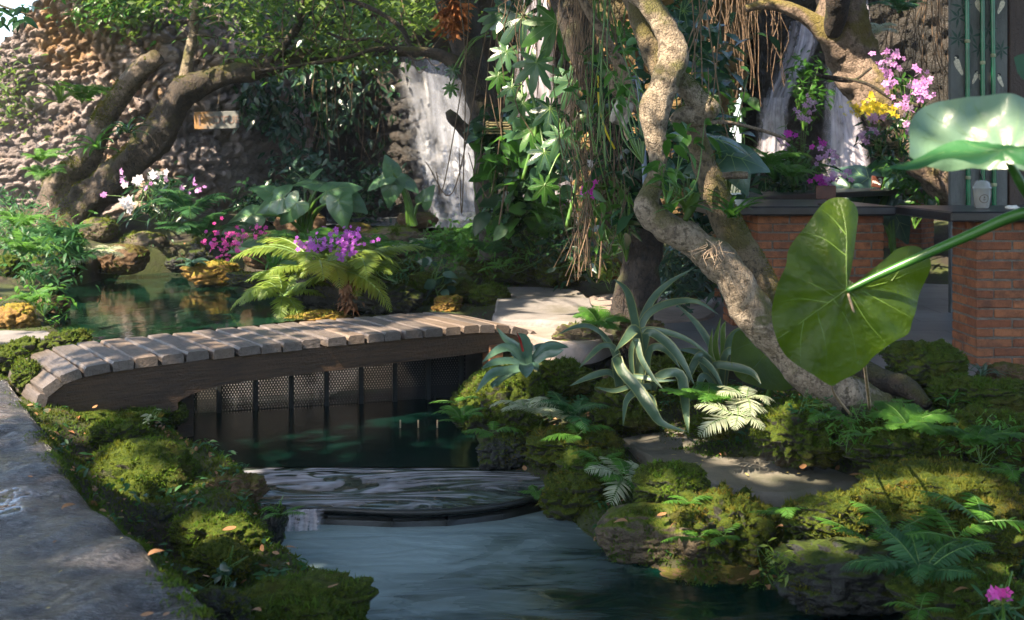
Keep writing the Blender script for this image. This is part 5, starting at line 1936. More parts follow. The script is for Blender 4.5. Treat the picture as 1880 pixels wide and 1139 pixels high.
mb.add(q @ np.array(Rm).T + np.array(P(1141, 207, 5.6)), Fc.tolist())
tag(mb.build('wood_block', M['pot']), 'pale weathered wood block hanging beside the curved trunk', 'wood block')
o = trunk('cut_branch', [(1290, 326, 5.3, 8), (1325, 324, 5.25, 8), (1352, 322, 5.2, 9), (1372, 322, 5.2, 9)], M['dead_wood'], None, 30, 12, .15, 14, 63)
tag(o, 'short cut branch end poking out right of the curved tree', 'branch')
o = trunk('thin_branch', [(1236, 236, 5.0, 5), (1290, 226, 5.0, 5), (1340, 226, 5.1, 4.5), (1400, 240, 5.2, 4), (1450, 258, 5.3, 3)], M['dead_wood'], None, 50, 8, .1, 14, 64)
tag(o, 'thin bare branch arching right from the burl of the curved tree', 'branch')
o = trunk('thin_branch', [(1600, 125, 9.2, 2.5), (1560, 150, 9.2, 2.5), (1500, 138, 9.2, 2.5), (1585, 152, 9.0, 3), (1640, 182, 8.9, 4), (1690, 195, 8.8, 4)], M['bark_dark'], None, 50, 8, .1, 14, 65)
tag(o, 'thin dark twig crossing the mottled leaning trunk', 'branch')
o = trunk('thin_branch', [(620, -10, 9, 4), (690, 20, 9, 4.5), (735, 50, 9, 5), (750, 80, 9, 5), (752, 96, 9, 5)], M['bark_brown'], None, 40, 8, .15, 14, 66)
tag(o, 'curling bare twig above the white waterfall', 'branch')
o = trunk('thin_branch', [(480, 130, 10.4, 3), (560, 118, 10.4, 3), (640, 105, 10.3, 4), (690, 90, 10.2, 4), (760, 92, 10.1, 4), (830, 120, 10, 3)], M['bark_brown'], None, 50, 8, .15, 14, 67)
tag(o, 'long thin bare twig running to the top of the white waterfall', 'branch')
o = trunk('thin_branch', [(600, 60, 10.2, 2.5), (640, 74, 10.2, 3), (680, 72, 10.2, 3), (712, 84, 10.2, 3), (740, 96, 10.2, 3)], M['bark_brown'], None, 40, 8, .15, 14, 68)
tag(o, 'reddish wavy twig left of the waterfall top', 'branch')


# ------------------------------------------------------------------ leaves overhead: the crowns that shade the garden
SPOTS = [(Vector((-1.5, 6.55, -.2)), .15), (Vector((-1.0, 6.65, -.2)), .2), (Vector((-1.6, 7.1, 0)), .25),   # sunlit places (point, radius): the canopy has a gap along the sun's direction there
    (G(985, 605, .05), .42), (G(1090, 600, .05), .35), (G(1115, 560, .03), .3), (G(870, 590, .1), .25), (G(760, 600, .12), .12), (G(640, 618, .12), .14), (G(1020, 570, .05), .2), (P(560, 520, 7.7), .24), (P(1205, 195, 4.82), .11), (P(1215, 120, 4.85), .09), (P(1290, 195, 4.95), .12), (P(1195, 20, 5), .1), (P(1408, 535, 4.85), .06), (P(1340, 520, 4.75), .06),
    (P(20, 200, 12), .8), (P(110, 110, 12), .35), (P(60, 320, 12), .45), (P(190, 210, 12), .22), (P(130, 200, 12), .18), (P(230, 80, 12), .25), (P(430, 165, 12), .18), (P(420, 290, 12), .22), (P(350, 250, 12), .2), (P(330, 95, 11), .3),
    (P(830, 150, 13.8), .3), (P(790, 290, 13.6), .2), (P(980, 60, 13.6), .5), (P(1420, 220, 12.3), .4), (P(1550, 200, 12.5), .45), (P(1540, 290, 12.3), .3), (P(1465, 90, 12.8), .3), (P(690, 250, 14), .2),
    (P(1800, 200, 2.0), .11), (P(1700, 245, 2.0), .06), (P(1570, 130, 9.6), .2), (P(1620, 190, 9.6), .2), (P(1500, 40, 9.6), .25), (P(1080, 520, 8.2), .12), (P(1115, 505, 8.6), .2),
    (P(1390, 800, 4.4), .09), (P(250, 890, 4.3), .13), (P(420, 960, 3.75), .13), (G(1450, 848, -.24), .13), (G(1350, 832, -.24), .1), (P(1560, 940, 3.65), .11), (P(1230, 900, 4.1), .1), (P(1320, 915, 3.9), .09), (P(1190, 990, 3.9), .08), (P(1480, 955, 3.6), .08), (P(1680, 870, 3.7), .12), (P(1780, 900, 3.6), .1), (P(1830, 960, 3.3), .1), (P(1700, 780, 4.2), .09), (P(1340, 765, 4.5), .04), (P(1040, 790, 4.7), .08), (P(965, 690, 5.3), .09), (P(1200, 720, 5.1), .1), (P(870, 720, 5.5), .1), (P(150, 640, 5.8), .12),
    (P(1050, 150, 7.1), .2), (P(960, 100, 7.6), .2), (P(1375, 740, 4.6), .03), (P(430, 440, 9.5), .3), (P(590, 590, 7.4), .2), (P(270, 320, 10.5), .3), (P(1620, 150, 9), .25), (P(1690, 150, 8.8), .3), (P(1640, 130, 12), .3), (P(1370, 60, 11.3), .3), (P(1370, 160, 11.3), .2), (P(800, 20, 10), .3), (P(450, 40, 10.6), .25), (P(600, 40, 10.6), .2),
    (P(1510, 320, 8.5), .15), (P(780, 560, 7.6), .12), (P(60, 560, 7), .25), (P(80, 470, 9), .2), (P(30, 585, 6.8), .25), (P(850, 400, 9), .1), (G(180, 1020, 0), .08), (G(260, 820 + 200, 0), .05)]
_SP = np.array([tuple(p) for p, _ in SPOTS])
_SR = np.array([r_ for _, r_ in SPOTS])
_S = np.array(SUN)


def shade_keep(pos, margin=0.08):
    """False for leaves that would stand in the sunbeam of a lit place"""
    keep = np.ones(len(pos), bool)
    for p, r_ in zip(_SP, _SR):
        d = pos - p
        t_ = d @ _S
        perp = np.linalg.norm(d - t_[:, None] * _S, axis=1)
        keep &= ~((t_ > .25) & (perp < r_ + margin))
    return keep


def crown(tree, cx, cy, cz, rx, ry, rz, n, size, mat='canopy', name='crown', clump=26, tpl=RH):
    mb = MB()
    nc = max(3, n // clump)
    cc = NR.normal(0, .5, (nc, 3)) * np.array((rx, ry, rz)) + np.array((cx, cy, cz))
    pos = np.repeat(cc, clump, 0) + NR.normal(0, .16 * (rx + ry) / 4 + .05, (nc * clump, 3)) * np.array((1, 1, .55))
    pos = pos[shade_keep(pos)]
    rand_leaves(mb, pos, size, tpl, .6, .35)
    for c in cc[:: max(1, nc // 40)]:
        a = np.array((cx, cy, cz - rz * .6))
        m_ = (a + c) / 2 + np.array((0, 0, .15))
        if shade_keep(np.array([c, m_, a]), .03).all():
            tube(mb, [(*a, .02), (*m_, .014), (*c, .006)], 8, 5, mi=1, caps=False)
    return mb.build(name, [M[mat], M['bark_brown']], TREES[tree])


CAN = 1.0
for tr, x, y, z, rx, ry, rz, n in (('curved', .9, 4.6, 4.6, 2.2, 2.2, .8, 6600), ('curved', 2.6, 3.0, 4.9, 2.0, 2.2, .8, 6200), ('dark', .2, 6.4, 5.2, 2.2, 1.8, .9, 5200), ('climber', -1.4, 6.2, 5.2, 2.2, 1.9, .9, 5600),
                                   ('climber', -2.2, 3.6, 5.0, 2.2, 2.2, .9, 6600), ('dark', 0, 2.2, 5.4, 2.4, 2.2, .8, 6400), ('left', -3.8, 7.4, 5.2, 1.9, 1.9, .9, 3600), ('right', 3.2, 7.4, 5.4, 2.4, 2.0, 1.0, 5200), ('right', 4.2, 5.4, 5.0, 2.0, 2.2, 1.0, 4600),
                                   ('curved', -.6, .0, 5.2, 2.8, 1.8, .8, 5200), ('left', -4.4, 5.0, 5.2, 1.9, 2.2, .9, 3600), ('dark', 1.0, 4.0, 6.4, 2.6, 2.6, .7, 4200), ('climber', -1.6, 1.4, 6.2, 2.4, 2.2, .7, 4600)):
    crown(tr, x, y, z, rx, ry, rz, int(n * CAN), .18)


crown('left', -5.9, 10.3, 4.7, 2.3, 1.1, .8, 4600, .17)
crown('left', -3.9, 10.2, 4.9, 1.8, 1.0, .8, 2600, .17)
t = TREES['path'] = T('shade_tree', 'broad tree beside the wet path outside the left edge, shading path and stream', 'tree', (-4.9, 1.2, 0))
trunk_ = MB()
tube(trunk_, [(-4.9, 1.2, -.1, .26), (-4.8, 1.1, 1.2, .2), (-4.6, .9, 2.6, .17), (-4.2, .7, 4.2, .12), (-3.8, .6, 5.4, .06)], 50, 20, bump=.2, bscale=5)
trunk_.build('trunk', M['bark_brown'], t)
for x, y, z, rx, ry, rz, n in ((-3.6, .9, 5.2, 1.7, 1.7, .8, 5600), (-4.6, -.4, 5.4, 2.0, 1.6, .8, 5200), (-2.6, -1.0, 5.8, 2.0, 1.6, .8, 4600)):
    crown('path', x, y, z, rx, ry, rz, n, .18)


t = TREES['back'] = T('added_blocker_tree', 'unseen bushy tree added behind the viewer to cut the light from there', 'tree', (2.8, -4.2, 0))  # added out of view to block light on surfaces facing the camera
trunk_ = MB()
tube(trunk_, [(2.8, -4.2, -.1, .2), (2.75, -4.2, 1.0, .15), (2.8, -4.1, 2.4, .1), (2.7, -4.0, 3.6, .05)], 30, 16, bump=.2, bscale=5)
trunk_.build('trunk', M['bark_brown'], t)
crown('back', 2.6, -4.0, 2.4, 3.4, 1.2, 1.7, 5200, .22)


def px_cloud(n, u0, v0, u1, v1, Y0, Y1, soft=True):
    if soft:
        a, b = NR.beta(1.6, 1.6, n), NR.beta(1.6, 1.6, n)
    else:
        a, b = NR.random(n), NR.random(n)
    u, v, Y = u0 + (u1 - u0) * a, v0 + (v1 - v0) * b, NR.uniform(Y0, Y1, n)
    return np.stack([(u - U0) / F * Y, Y, H - (v - VH) / F * Y], -1)


def clumped(n, k, u0, v0, u1, v1, Y0, Y1, spread):
    c = px_cloud(k, u0, v0, u1, v1, Y0, Y1)
    return np.repeat(c, n // k, 0) + NR.normal(0, spread, ((n // k) * k, 3))


# low crown of the leaning tree, the pale leaves across the top of the picture
mb = MB()
pos = np.concatenate([clumped(1500, 90, 380, -60, 780, 90, 9.9, 11.6, .12), clumped(420, 36, 180, -50, 480, 40, 10.4, 11.6, .12), clumped(420, 34, 460, 50, 720, 125, 10.4, 11.3, .1), clumped(600, 30, 700, -40, 860, 70, 9.2, 10.5, .12)])
rand_leaves(mb, pos, .085, LEAF, .5, .35)
mb.build('foliage', M['pale_leaf'], TREES['left'])
mb = MB()
pos = np.concatenate([clumped(1100, 70, 360, -60, 800, 115, 10.6, 12.2, .14), clumped(500, 30, 120, -60, 330, 30, 11.3, 12.2, .12)])
rand_leaves(mb, pos, .09, LEAF, .5, .45)
mb.build('foliage', M['mid_leaf'], TREES['left'])
mb = MB()
for k in range(46):
    u, v = R.uniform(340, 780), R.uniform(-20, 110)
    p = P(u, v, R.uniform(10.2, 11.2))
    q = p + Vector((R.uniform(-.6, .6), R.uniform(-.2, .2), R.uniform(-.25, .25)))
    m_ = (p + q) / 2 + Vector((R.gauss(0, .06), 0, R.gauss(0, .08)))
    tube(mb, [(*p, .006), (*m_, .005), (*q, .002)], 9, 5, caps=False)
mb.build('twigs', M['bark_brown'], TREES['left'])

# trees behind the walls
def far_tree(name, x, y, h, rr, mat, label, n=2600):
    t = T(name, label, 'tree', (x, y, .3))
    mb = MB()
    tube(mb, [(x, y, 0, .22), (x + .1, y, h * .4, .16), (x + .2, y + .1, h * .8, .07)], 20, 12, bump=.15)
    mb.build('trunk', M['bark_brown'], t)
    mb = MB()
    nc = n // 24
    cc = NR.normal(0, .5, (nc, 3)) * np.array((rr, rr, h * .3)) + np.array((x, y, h * .72))
    pos = np.repeat(cc, 24, 0) + NR.normal(0, .28, (nc * 24, 3))
    pos = pos[shade_keep(pos)]
    rand_leaves(mb, pos, .26, RH, .5, .4)
    mb.build('crown', M[mat], t)


far_tree('tree', -4.2, 17.5, 5.6, 1.5, 'mid_leaf', 'leafy tree showing over the top left of the rubble wall', 1600)
far_tree('tree', 4.8, 17.0, 6.8, 2.6, 'mid_leaf', 'tree above the dark cliff at the right')
# ------------------------------------------------------------------ big leaved plants
def px_leaf(name, mat, vmat, pet, outline, Y, parent, tilt=.25, yaw=0.0, dome=.25, wav=.03, wf=5, veins=None, seed=0, nb=90, rings=9, vw=.006, zfun=None, cup=0.0):
    """leaf traced round its petiole point; tilt leans the top away from the viewer, yaw turns it"""
    o = [((u - pet[0]) / 100, -(v - pet[1]) / 100) for u, v in outline]
    x = Vector((math.cos(yaw), math.sin(yaw), 0))
    y = Vector((-math.sin(yaw) * math.sin(tilt), math.cos(yaw) * math.sin(tilt), math.cos(tilt)))
    z = x.cross(y)
    mb = MB()
    vs = [[((u - pet[0]) / 100, -(v - pet[1]) / 100) for u, v in vn] for vn in (veins or [])]
    radial_leaf(mb, o, Matrix((x, y, z)).transposed(), P(*pet, Y), 100 * Y / F, rings, dome, wav, wf, seed=seed, nb=nb, veins=vs, vw=vw, zfun=zfun, cup=cup)
    ob = mb.build(name, [mat, vmat], parent)
    return ob


ele = T('elephant_ear', 'huge elephant-ear plant hanging into view at the right edge with one dark backlit leaf', 'plant', P(2090, 760, 2.7))
HL = [(1556, 512), (1553, 490), (1560, 462), (1578, 428), (1591, 396), (1588, 372), (1566, 358), (1538, 362), (1508, 386), (1480, 424), (1455, 458), (1448, 490), (1426, 528), (1419, 570), (1424, 612), (1440, 645), (1462, 668), (1492, 688), (1512, 700), (1528, 706), (1545, 696), (1562, 688), (1590, 672), (1606, 655), (1636, 628), (1668, 612), (1678, 585), (1694, 555), (1712, 520), (1722, 484), (1708, 456), (1684, 450), (1652, 460), (1622, 490), (1596, 512), (1572, 524)]
pt = (1555, 532)
HV = [[pt, (1500, 570), (1440, 612), (1426, 622)], [pt, (1556, 480), (1562, 420), (1560, 368)], [pt, (1620, 522), (1680, 500), (1716, 488)],
      [(1535, 546), (1490, 520), (1452, 500)], [(1520, 556), (1470, 548), (1424, 556)], [(1500, 570), (1510, 620), (1515, 695)], [(1530, 550), (1560, 600), (1575, 675)], [(1475, 588), (1470, 620), (1468, 665)],
      [pt, (1590, 590), (1625, 630)], [(1575, 530), (1630, 560), (1676, 585)], [(1557, 470), (1520, 440), (1485, 425)], [(1560, 430), (1540, 400), (1520, 382)], [(1640, 516), (1670, 480), (1684, 456)]]
px_leaf('leaf', M['big_leaf'], M['vein_dark'], pt, HL, 2.95, ele, .16, .02, .09, .035, 5, HV, 3, 150, 16, .009, zfun=lambda x, y: .10 * np.sin(3.1 * x + 2.2 * y) * np.hypot(x, y) * .35 + .035 * np.sin(11 * np.arctan2(x, y)) * np.hypot(x, y) + .015 * np.sin(8 * x + 3 * y))
mb = MB()
px_tube(mb, [(1555, 534, 2.945, 5), (1600, 512, 2.93, 6.5), (1680, 476, 2.9, 8), (1780, 432, 2.86, 9.5), (1880, 392, 2.82, 11), (1990, 390, 2.78, 15), (2070, 500, 2.74, 18), (2092, 770, 2.7, 22)], 70, 14)
mb.build('petiole', M['bright_stem'], ele)
GL = [(1672, 290), (1676, 258), (1682, 225), (1702, 190), (1735, 170), (1775, 160), (1830, 158), (1880, 172), (1940, 190), (1990, 240), (2000, 300), (1950, 330), (1890, 320), (1840, 314), (1790, 306), (1740, 310), (1700, 306)]
pg = (1850, 285)
GV = [[(1812, 262), (1770, 215), (1745, 172)], [(1825, 240), (1815, 200), (1808, 165)], [(1880, 240), (1905, 210), (1930, 190)], [(1730, 252), (1710, 225), (1695, 205)], [pg, (1790, 240), (1720, 190)], [pg, (1760, 260), (1684, 240)], [pg, (1830, 220), (1800, 165)], [pg, (1870, 230), (1880, 180)], [pg, (1920, 250), (1970, 225)], [(1800, 248), (1790, 200), (1770, 165)], [(1770, 262), (1730, 270), (1690, 285)]]
px_leaf('leaf', M['glaucous_leaf'], M['vein'], pg, GL, 2.02, ele, .38, -.1, .05, .04, 4, GV, 1, 120, 14, .0055, zfun=lambda x, y: .12 * np.sin(x * 2.6 + .6) + .05 * np.sin(7 * np.arctan2(x, y)) * np.hypot(x, y) + .03 * np.sin(9 * x - 5 * y))
FL = [(1640, 254), (1690, 252), (1730, 246), (1775, 238), (1816, 234), (1828, 248), (1850, 262), (1880, 268), (1930, 250), (1990, 262), (2010, 310), (1950, 322), (1890, 318), (1858, 312), (1836, 300), (1818, 294), (1796, 302), (1770, 300), (1736, 292), (1700, 294), (1672, 282), (1654, 268)]
px_leaf('leaf', M['green_leaf'], M['vein'], (1840, 276), FL, 1.93, ele, .95, -.2, .12, .05, 7, [[(1840, 276), (1760, 268), (1660, 258)], [(1840, 276), (1800, 256), (1780, 242)], [(1840, 276), (1790, 285), (1750, 292)], [(1840, 276), (1910, 280), (1980, 285)]], 2, 100, 10, .004,
        zfun=lambda x, y: -.28 * np.clip(-y - .02, 0, 1) + .05 * np.sin(5 * x))
mb = MB()
px_tube(mb, [(1842, 280, 1.96, 5), (1862, 315, 1.97, 8), (1890, 360, 2.0, 10), (1960, 450, 2.2, 12), (2060, 620, 2.6, 15), (2095, 780, 2.72, 18)], 50, 12)
mb.build('petiole', M['bright_stem'], ele)
px_leaf('leaf', M['taro_dark'], M['vein_dark'], (1905, 120), [(1864, 104), (1878, 98), (1910, 98), (1945, 110), (1950, 150), (1910, 170), (1878, 150), (1866, 134)], 2.4, ele, .3, 0, .05, .02, 5, None, 4, 40, 6)
# a second dark leaf low behind the trunk
low = T('elephant_ear', 'low shaded elephant-ear leaf tucked under the curved trunk', 'plant', P(1400, 740, 5.3))
px_leaf('leaf', M['big_leaf'], M['vein_dark'], (1415, 640), [(1400, 600), (1450, 590), (1500, 640), (1490, 690), (1440, 715), (1390, 712), (1345, 690), (1338, 650), (1350, 610), (1380, 598)], 5.15, low, .4, .2, .08, .03, 5, [[(1415, 640), (1370, 680), (1350, 700)], [(1415, 640), (1440, 680), (1450, 710)], [(1415, 640), (1380, 630), (1345, 640)]], 8, 60, 7)
px_tube(MB(), [(1415, 642, 5.16, 4), (1420, 690, 5.2, 5), (1405, 745, 5.3, 6)], 16, 8).build('petiole', M['stem'], low)

HEART = [(0, -.06), (.1, -.2), (.28, -.3), (.44, -.22), (.5, 0), (.46, .28), (.34, .6), (.16, .88), (0, 1.08), (-.16, .88), (-.34, .6), (-.46, .28), (-.5, 0), (-.44, -.22), (-.28, -.3), (-.1, -.2)]
HEARTV = [[(0, 0), (0, .5), (0, 1.0)], [(0, 0), (.2, -.1), (.34, -.22)], [(0, 0), (-.2, -.1), (-.34, -.22)], [(0, .1), (.25, .22), (.42, .3)], [(0, .1), (-.25, .22), (-.42, .3)], [(0, .35), (.18, .52), (.3, .62)], [(0, .35), (-.18, .52), (-.3, .62)]]


def lobed(nl=5, deep=.5):
    """deeply cut leaf outline, petiole at the origin"""
    pts = []
    K = nl * 2 + 1
    for i in range(K):
        a = math.pi * (-.86 + 1.72 * i / (K - 1))
        base = .55 + .5 * math.cos(a / 2) ** 2
        for k, s in ((-.3, .74), (-.16, .9), (0, 1.06), (.16, .9), (.3, .74)):
            aa = a + k * 1.72 * math.pi / (K - 1)
            pts.append((base * s * math.sin(aa), base * s * math.cos(aa) * 1.05))
        if i < K - 1:
            aa = a + .5 * 1.72 * math.pi / (K - 1)
            pts.append((base * (1 - deep) * math.sin(aa), base * (1 - deep) * math.cos(aa)))
    pts.append((0, -.08))
    return pts


LOBE = lobed(4, .52)
LOBEV = [[(0, 0), (math.sin(math.pi * (-.86 + 1.72 * i / 8)) * .4, math.cos(math.pi * (-.86 + 1.72 * i / 8)) * .4), (math.sin(math.pi * (-.86 + 1.72 * i / 8)) * .8, math.cos(math.pi * (-.86 + 1.72 * i / 8)) * .8)] for i in range(9)]


def gen_leaf(parent, mats, pos, ang, size, face=.4, shape=HEART, veins=HEARTV, dome=.35, turn=0.0, name='leaf', wav=.05):
    """leaf whose tip points at screen angle ang (radians, 0 = right, pi/2 = up); face 0 = edge on to the sky, 1 = flat to the viewer"""
    fwd = Vector((math.cos(ang), R.uniform(-.5, .1), math.sin(ang))).normalized()
    n = Vector((math.sin(turn), -face, 1 - face * .8)).normalized()
    x = fwd.cross(n).normalized()
    z = x.cross(fwd)
    mb = MB()
    radial_leaf(mb, shape, Matrix((x, fwd, z)).transposed(), pos, size, 6, dome, wav, 5, seed=R.uniform(0, 6), nb=140 if shape is LOBE else 44, veins=veins, vw=.011)
    return mb.build(name, mats, parent)


def taro(label, base, leaves, mats=None, pet='stem', shape=HEART, veins=HEARTV, pr=3.2):
    """clump of long petioles from base (u,v,Y); leaves = (u, v, Y, tip angle deg, size px, face)"""
    b = P(*base)
    t = T('elephant_ear', label, 'plant', b)
    mats = mats or [M['taro'], M['vein']]
    for (u, v, Y, ang, sp, face) in leaves:
        p = P(u, v, Y)
        gen_leaf(t, mats, p, math.radians(ang), sp * Y / F, face, shape, veins)
        m_ = b.lerp(p, .5) + Vector(((p.x - b.x) * -.12, 0, .06))
        tube(MB(), [(*(b + Vector((R.gauss(0, .02), 0, -.04))), pr * 1.5 * Y / F), (*m_, pr * Y / F), (*p, pr * .6 * Y / F)], 14, 7, caps=False).build('petiole', M[pet], t)
    return t


taro('wide elephant-ear clump with upturned leaves left of the white waterfall', (560, 425, 10.6),
     [(520, 362, 10.4, 200, 66, .6), (590, 338, 10.6, 165, 52, .3), (505, 358, 10.5, 150, 44, .5), (600, 352, 10.4, 20, 58, .5), (622, 368, 10.2, 285, 50, .95), (560, 340, 10.7, 60, 40, .3), (462, 395, 10.2, 205, 66, .5), (545, 372, 10.3, 225, 50, .8), (636, 362, 10.5, 330, 44, .7), (575, 352, 10.8, 110, 44, .3)])
taro('slender elephant-ear standing alone on a brown boulder by the waterfall', (758, 408, 11.7), [(722, 328, 11.6, 260, 48, .95), (712, 324, 11.6, 200, 40, .4), (732, 326, 11.7, 340, 42, .4), (722, 318, 11.6, 110, 36, .5), (775, 372, 11.7, 60, 34, .8)])
taro('elephant-ear drooping over the squarish brown boulder', (500, 470, 9.2), [(470, 440, 9.1, 190, 60, .2), (530, 478, 9.0, 340, 40, .5), (560, 445, 9.4, 15, 60, .3)])
taro('broad grey-green leaves right of the burl on the curved tree', (1330, 420, 6.0), [(1335, 285, 5.5, 350, 75, .75), (1300, 300, 5.6, 200, 50, .7), (1310, 255, 5.3, 355, 80, .35), (1260, 250, 5.2, 170, 45, .4), (1350, 300, 5.7, 300, 60, .6)], [M['blue_leaf'], M['vein']])
taro('large pale leaves behind the long table between the pink orchids', (1600, 420, 11.0), [(1560, 345, 10.9, 200, 60, .7), (1600, 330, 10.9, 150, 60, .6), (1590, 355, 10.7, 240, 55, .8), (1640, 325, 11.0, 20, 80, .8), (1630, 350, 10.8, 320, 60, .8)], [M['blue_leaf'], M['vein']])
taro('dark broad leaves behind the number sign at the right', (1690, 420, 11.2), [(1690, 300, 11.1, 180, 95, .85), (1660, 330, 11.0, 210, 80, .9), (1720, 320, 11.1, 300, 70, .9), (1700, 345, 10.9, 250, 60, .9)], [M['taro_dark'], M['vein_dark']])
taro('blue-green leaves seen through the gap under the long table', (1640, 470, 10.4), [(1620, 380, 10.4, 220, 60, .9), (1640, 390, 10.4, 300, 60, .9), (1610, 400, 10.3, 260, 50, .9)], [M['blue_leaf'], M['vein']])

# climber with deeply cut leaves, all over the middle
phil = T('split_leaf_climber', 'climber with large deeply cut leaves hanging round the dark trunk', 'plant', P(1050, 420, 7.3))
PH = [(1050, 150, 7.0, 250, 62, .9), (1095, 100, 6.9, 300, 45, .8), (985, 115, 7.3, 260, 66, .9), (930, 95, 7.6, 240, 46, .9), (915, 140, 7.6, 270, 36, .9), (940, 160, 7.6, 250, 40, .9), (1020, 40, 7.4, 250, 90, .8), (960, 30, 7.6, 230, 80, .8), (1080, 40, 7.0, 280, 70, .7), (1010, 200, 7.3, 260, 55, .9),
      (1030, 250, 7.2, 285, 60, .9), (1000, 280, 7.4, 250, 48, .9), (960, 190, 7.5, 230, 50, .8), (1105, 170, 6.9, 280, 44, .9), (1080, 215, 7.0, 240, 46, .8), (1120, 240, 6.9, 300, 40, .8), (915, 30, 7.8, 220, 50, .8), (935, 20, 7.7, 200, 60, .7), (1140, 60, 6.9, 300, 60, .8), (1260, 60, 8.5, 200, 70, .7), (1290, 110, 8.5, 250, 60, .8), (1255, 20, 8.5, 320, 70, .7), (1000, 340, 7.3, 270, 46, .9), (832, 128, 8.2, 255, 24, .9), (828, 160, 8.2, 265, 24, .9), (1060, 290, 7.1, 300, 48, .8), (975, 240, 7.5, 280, 52, .8)]
for i, (u, v, Y, ang, sp, face) in enumerate(PH):
    p = P(u, v, Y)
    sp *= .78
    mt = [M['taro'], M['vein']] if i in (0, 2, 10, 3) else ([M['dark_leaf'], M['vein_dark']] if i % 2 else [M['mid_leaf'], M['vein']])
    gen_leaf(phil, mt, p, math.radians(ang), sp * Y / F, face, LOBE, LOBEV, .25)
    q = p + Vector((R.uniform(-.1, .3), R.uniform(.1, .4), R.uniform(.05, .45)))
    m_ = p.lerp(q, .5) + Vector((0, 0, .1))
    tube(MB(), [(*p, .006), (*m_, .007), (*q, .009)], 9, 6, caps=False).build('petiole', M['stem'], phil)
for pts in ([(1040, 420), (1060, 300), (1020, 180), (1040, 60), (1020, -60)], [(960, 330), (985, 220), (965, 120), (990, 20), (980, -60)]):
    tube(MB(), [(*P(u, v, 7.5), .014) for u, v in pts], 40, 8, bump=.2).build('stem', M['stem'], phil)

# ------------------------------------------------------------------ leafy shrubs and creepers
def shrub(name, label, cat, base, clouds, mats='mid_leaf', size=.1, tpl=LEAF, stems=10, droop=.3, up=.5, sm='stem', group=None):
    """leaf clouds (n, k, u0, v0, u1, v1, Y0, Y1, spread) over thin stems"""
    b = P(*base)
    t = T(name, label, cat, b, group)
    pos = np.concatenate([clumped(*c) for c in clouds])
    mb = MB()
    rand_leaves(mb, pos, size, tpl, up, droop)
    mb.build('foliage', M[mats], t)
    mb = MB()
    for k in range(stems):
        q = pos[R.randrange(len(pos))]
        m_ = (np.array(b) + q) / 2 + NR.normal(0, .05, 3)
        r0 = min(.006, size * .05)
        tube(mb, [(*b, r0), (*m_, r0 * .8), (*q, r0 * .5)], 8, 5, caps=False)
    mb.build('stems', M[sm], t)
    return t


def vine(label, strands, Y, n, size, mat='dark_leaf', tpl=LEAF, sm='root_dark', spread=.09):
    """creeper hanging from above: strands are pixel polylines"""
    t = T('hanging_vine', label, 'vine', P(*strands[0][0], Y))
    st, lv = MB(), MB()
    P_ = []
    for s in strands:
        q = [(*P(u, v, Y + R.uniform(-.15, .15)), .003) for u, v in s]
        tube(st, q, 24, 5, caps=False)
        c = catmull(q, max(6, n // len(strands)))[:, :3]
        P_.append(c + NR.normal(0, spread, c.shape))
    rand_leaves(lv, np.concatenate(P_), size, tpl, .35, .9)
    st.build('stems', M[sm], t)
    lv.build('foliage', M[mat], t)
    return t


VN = [('creeper draping from the arch at its left end, above the rusty sign', [[(450, 130), (470, 180), (440, 215)], [(480, 125), (500, 190), (490, 220)], [(430, 140), (460, 180), (470, 200)]], 12.6, 150, .13),
      ('dark creeper with drooping leaves left of the cave mouth', [[(520, 110), (510, 180), (520, 260)], [(540, 120), (535, 200), (528, 240)], [(505, 130), (498, 200), (505, 235)]], 13.2, 190, .14),
      ('dense dark creeper hanging in the middle of the cave mouth', [[(575, 90), (585, 170), (575, 290)], [(600, 100), (590, 180), (600, 250)], [(560, 110), (550, 170), (556, 240)], [(585, 80), (610, 160), (615, 210)]], 13.3, 260, .14),
      ('creeper with pale leaf tips right of the cave middle', [[(630, 90), (625, 160), (630, 240)], [(650, 100), (645, 170), (640, 210)], [(615, 90), (610, 150), (622, 210)]], 13.3, 190, .13),
      ('thin creeper beside the left edge of the white waterfall', [[(680, 90), (690, 170), (680, 250)], [(700, 100), (705, 190), (695, 300)]], 13.6, 110, .11),
      ('creeper spilling over the lip left of the white waterfall', [[(660, 50), (690, 80), (720, 110)], [(600, 60), (660, 90), (690, 110)], [(560, 70), (600, 80), (640, 100)]], 12.8, 220, .13),
      ('long bare creeper strands falling to the cave floor', [[(556, 140), (562, 220), (570, 330)], [(588, 150), (592, 230), (590, 310)], [(598, 140), (602, 250), (606, 290)], [(615, 180), (622, 260), (625, 300)]], 13.0, 40, .1)]
for i, (lab, st, Y, n, sz) in enumerate(VN):
    vine(lab, st, Y, n, sz, ('dark_leaf', 'blue_leaf')[i % 2])

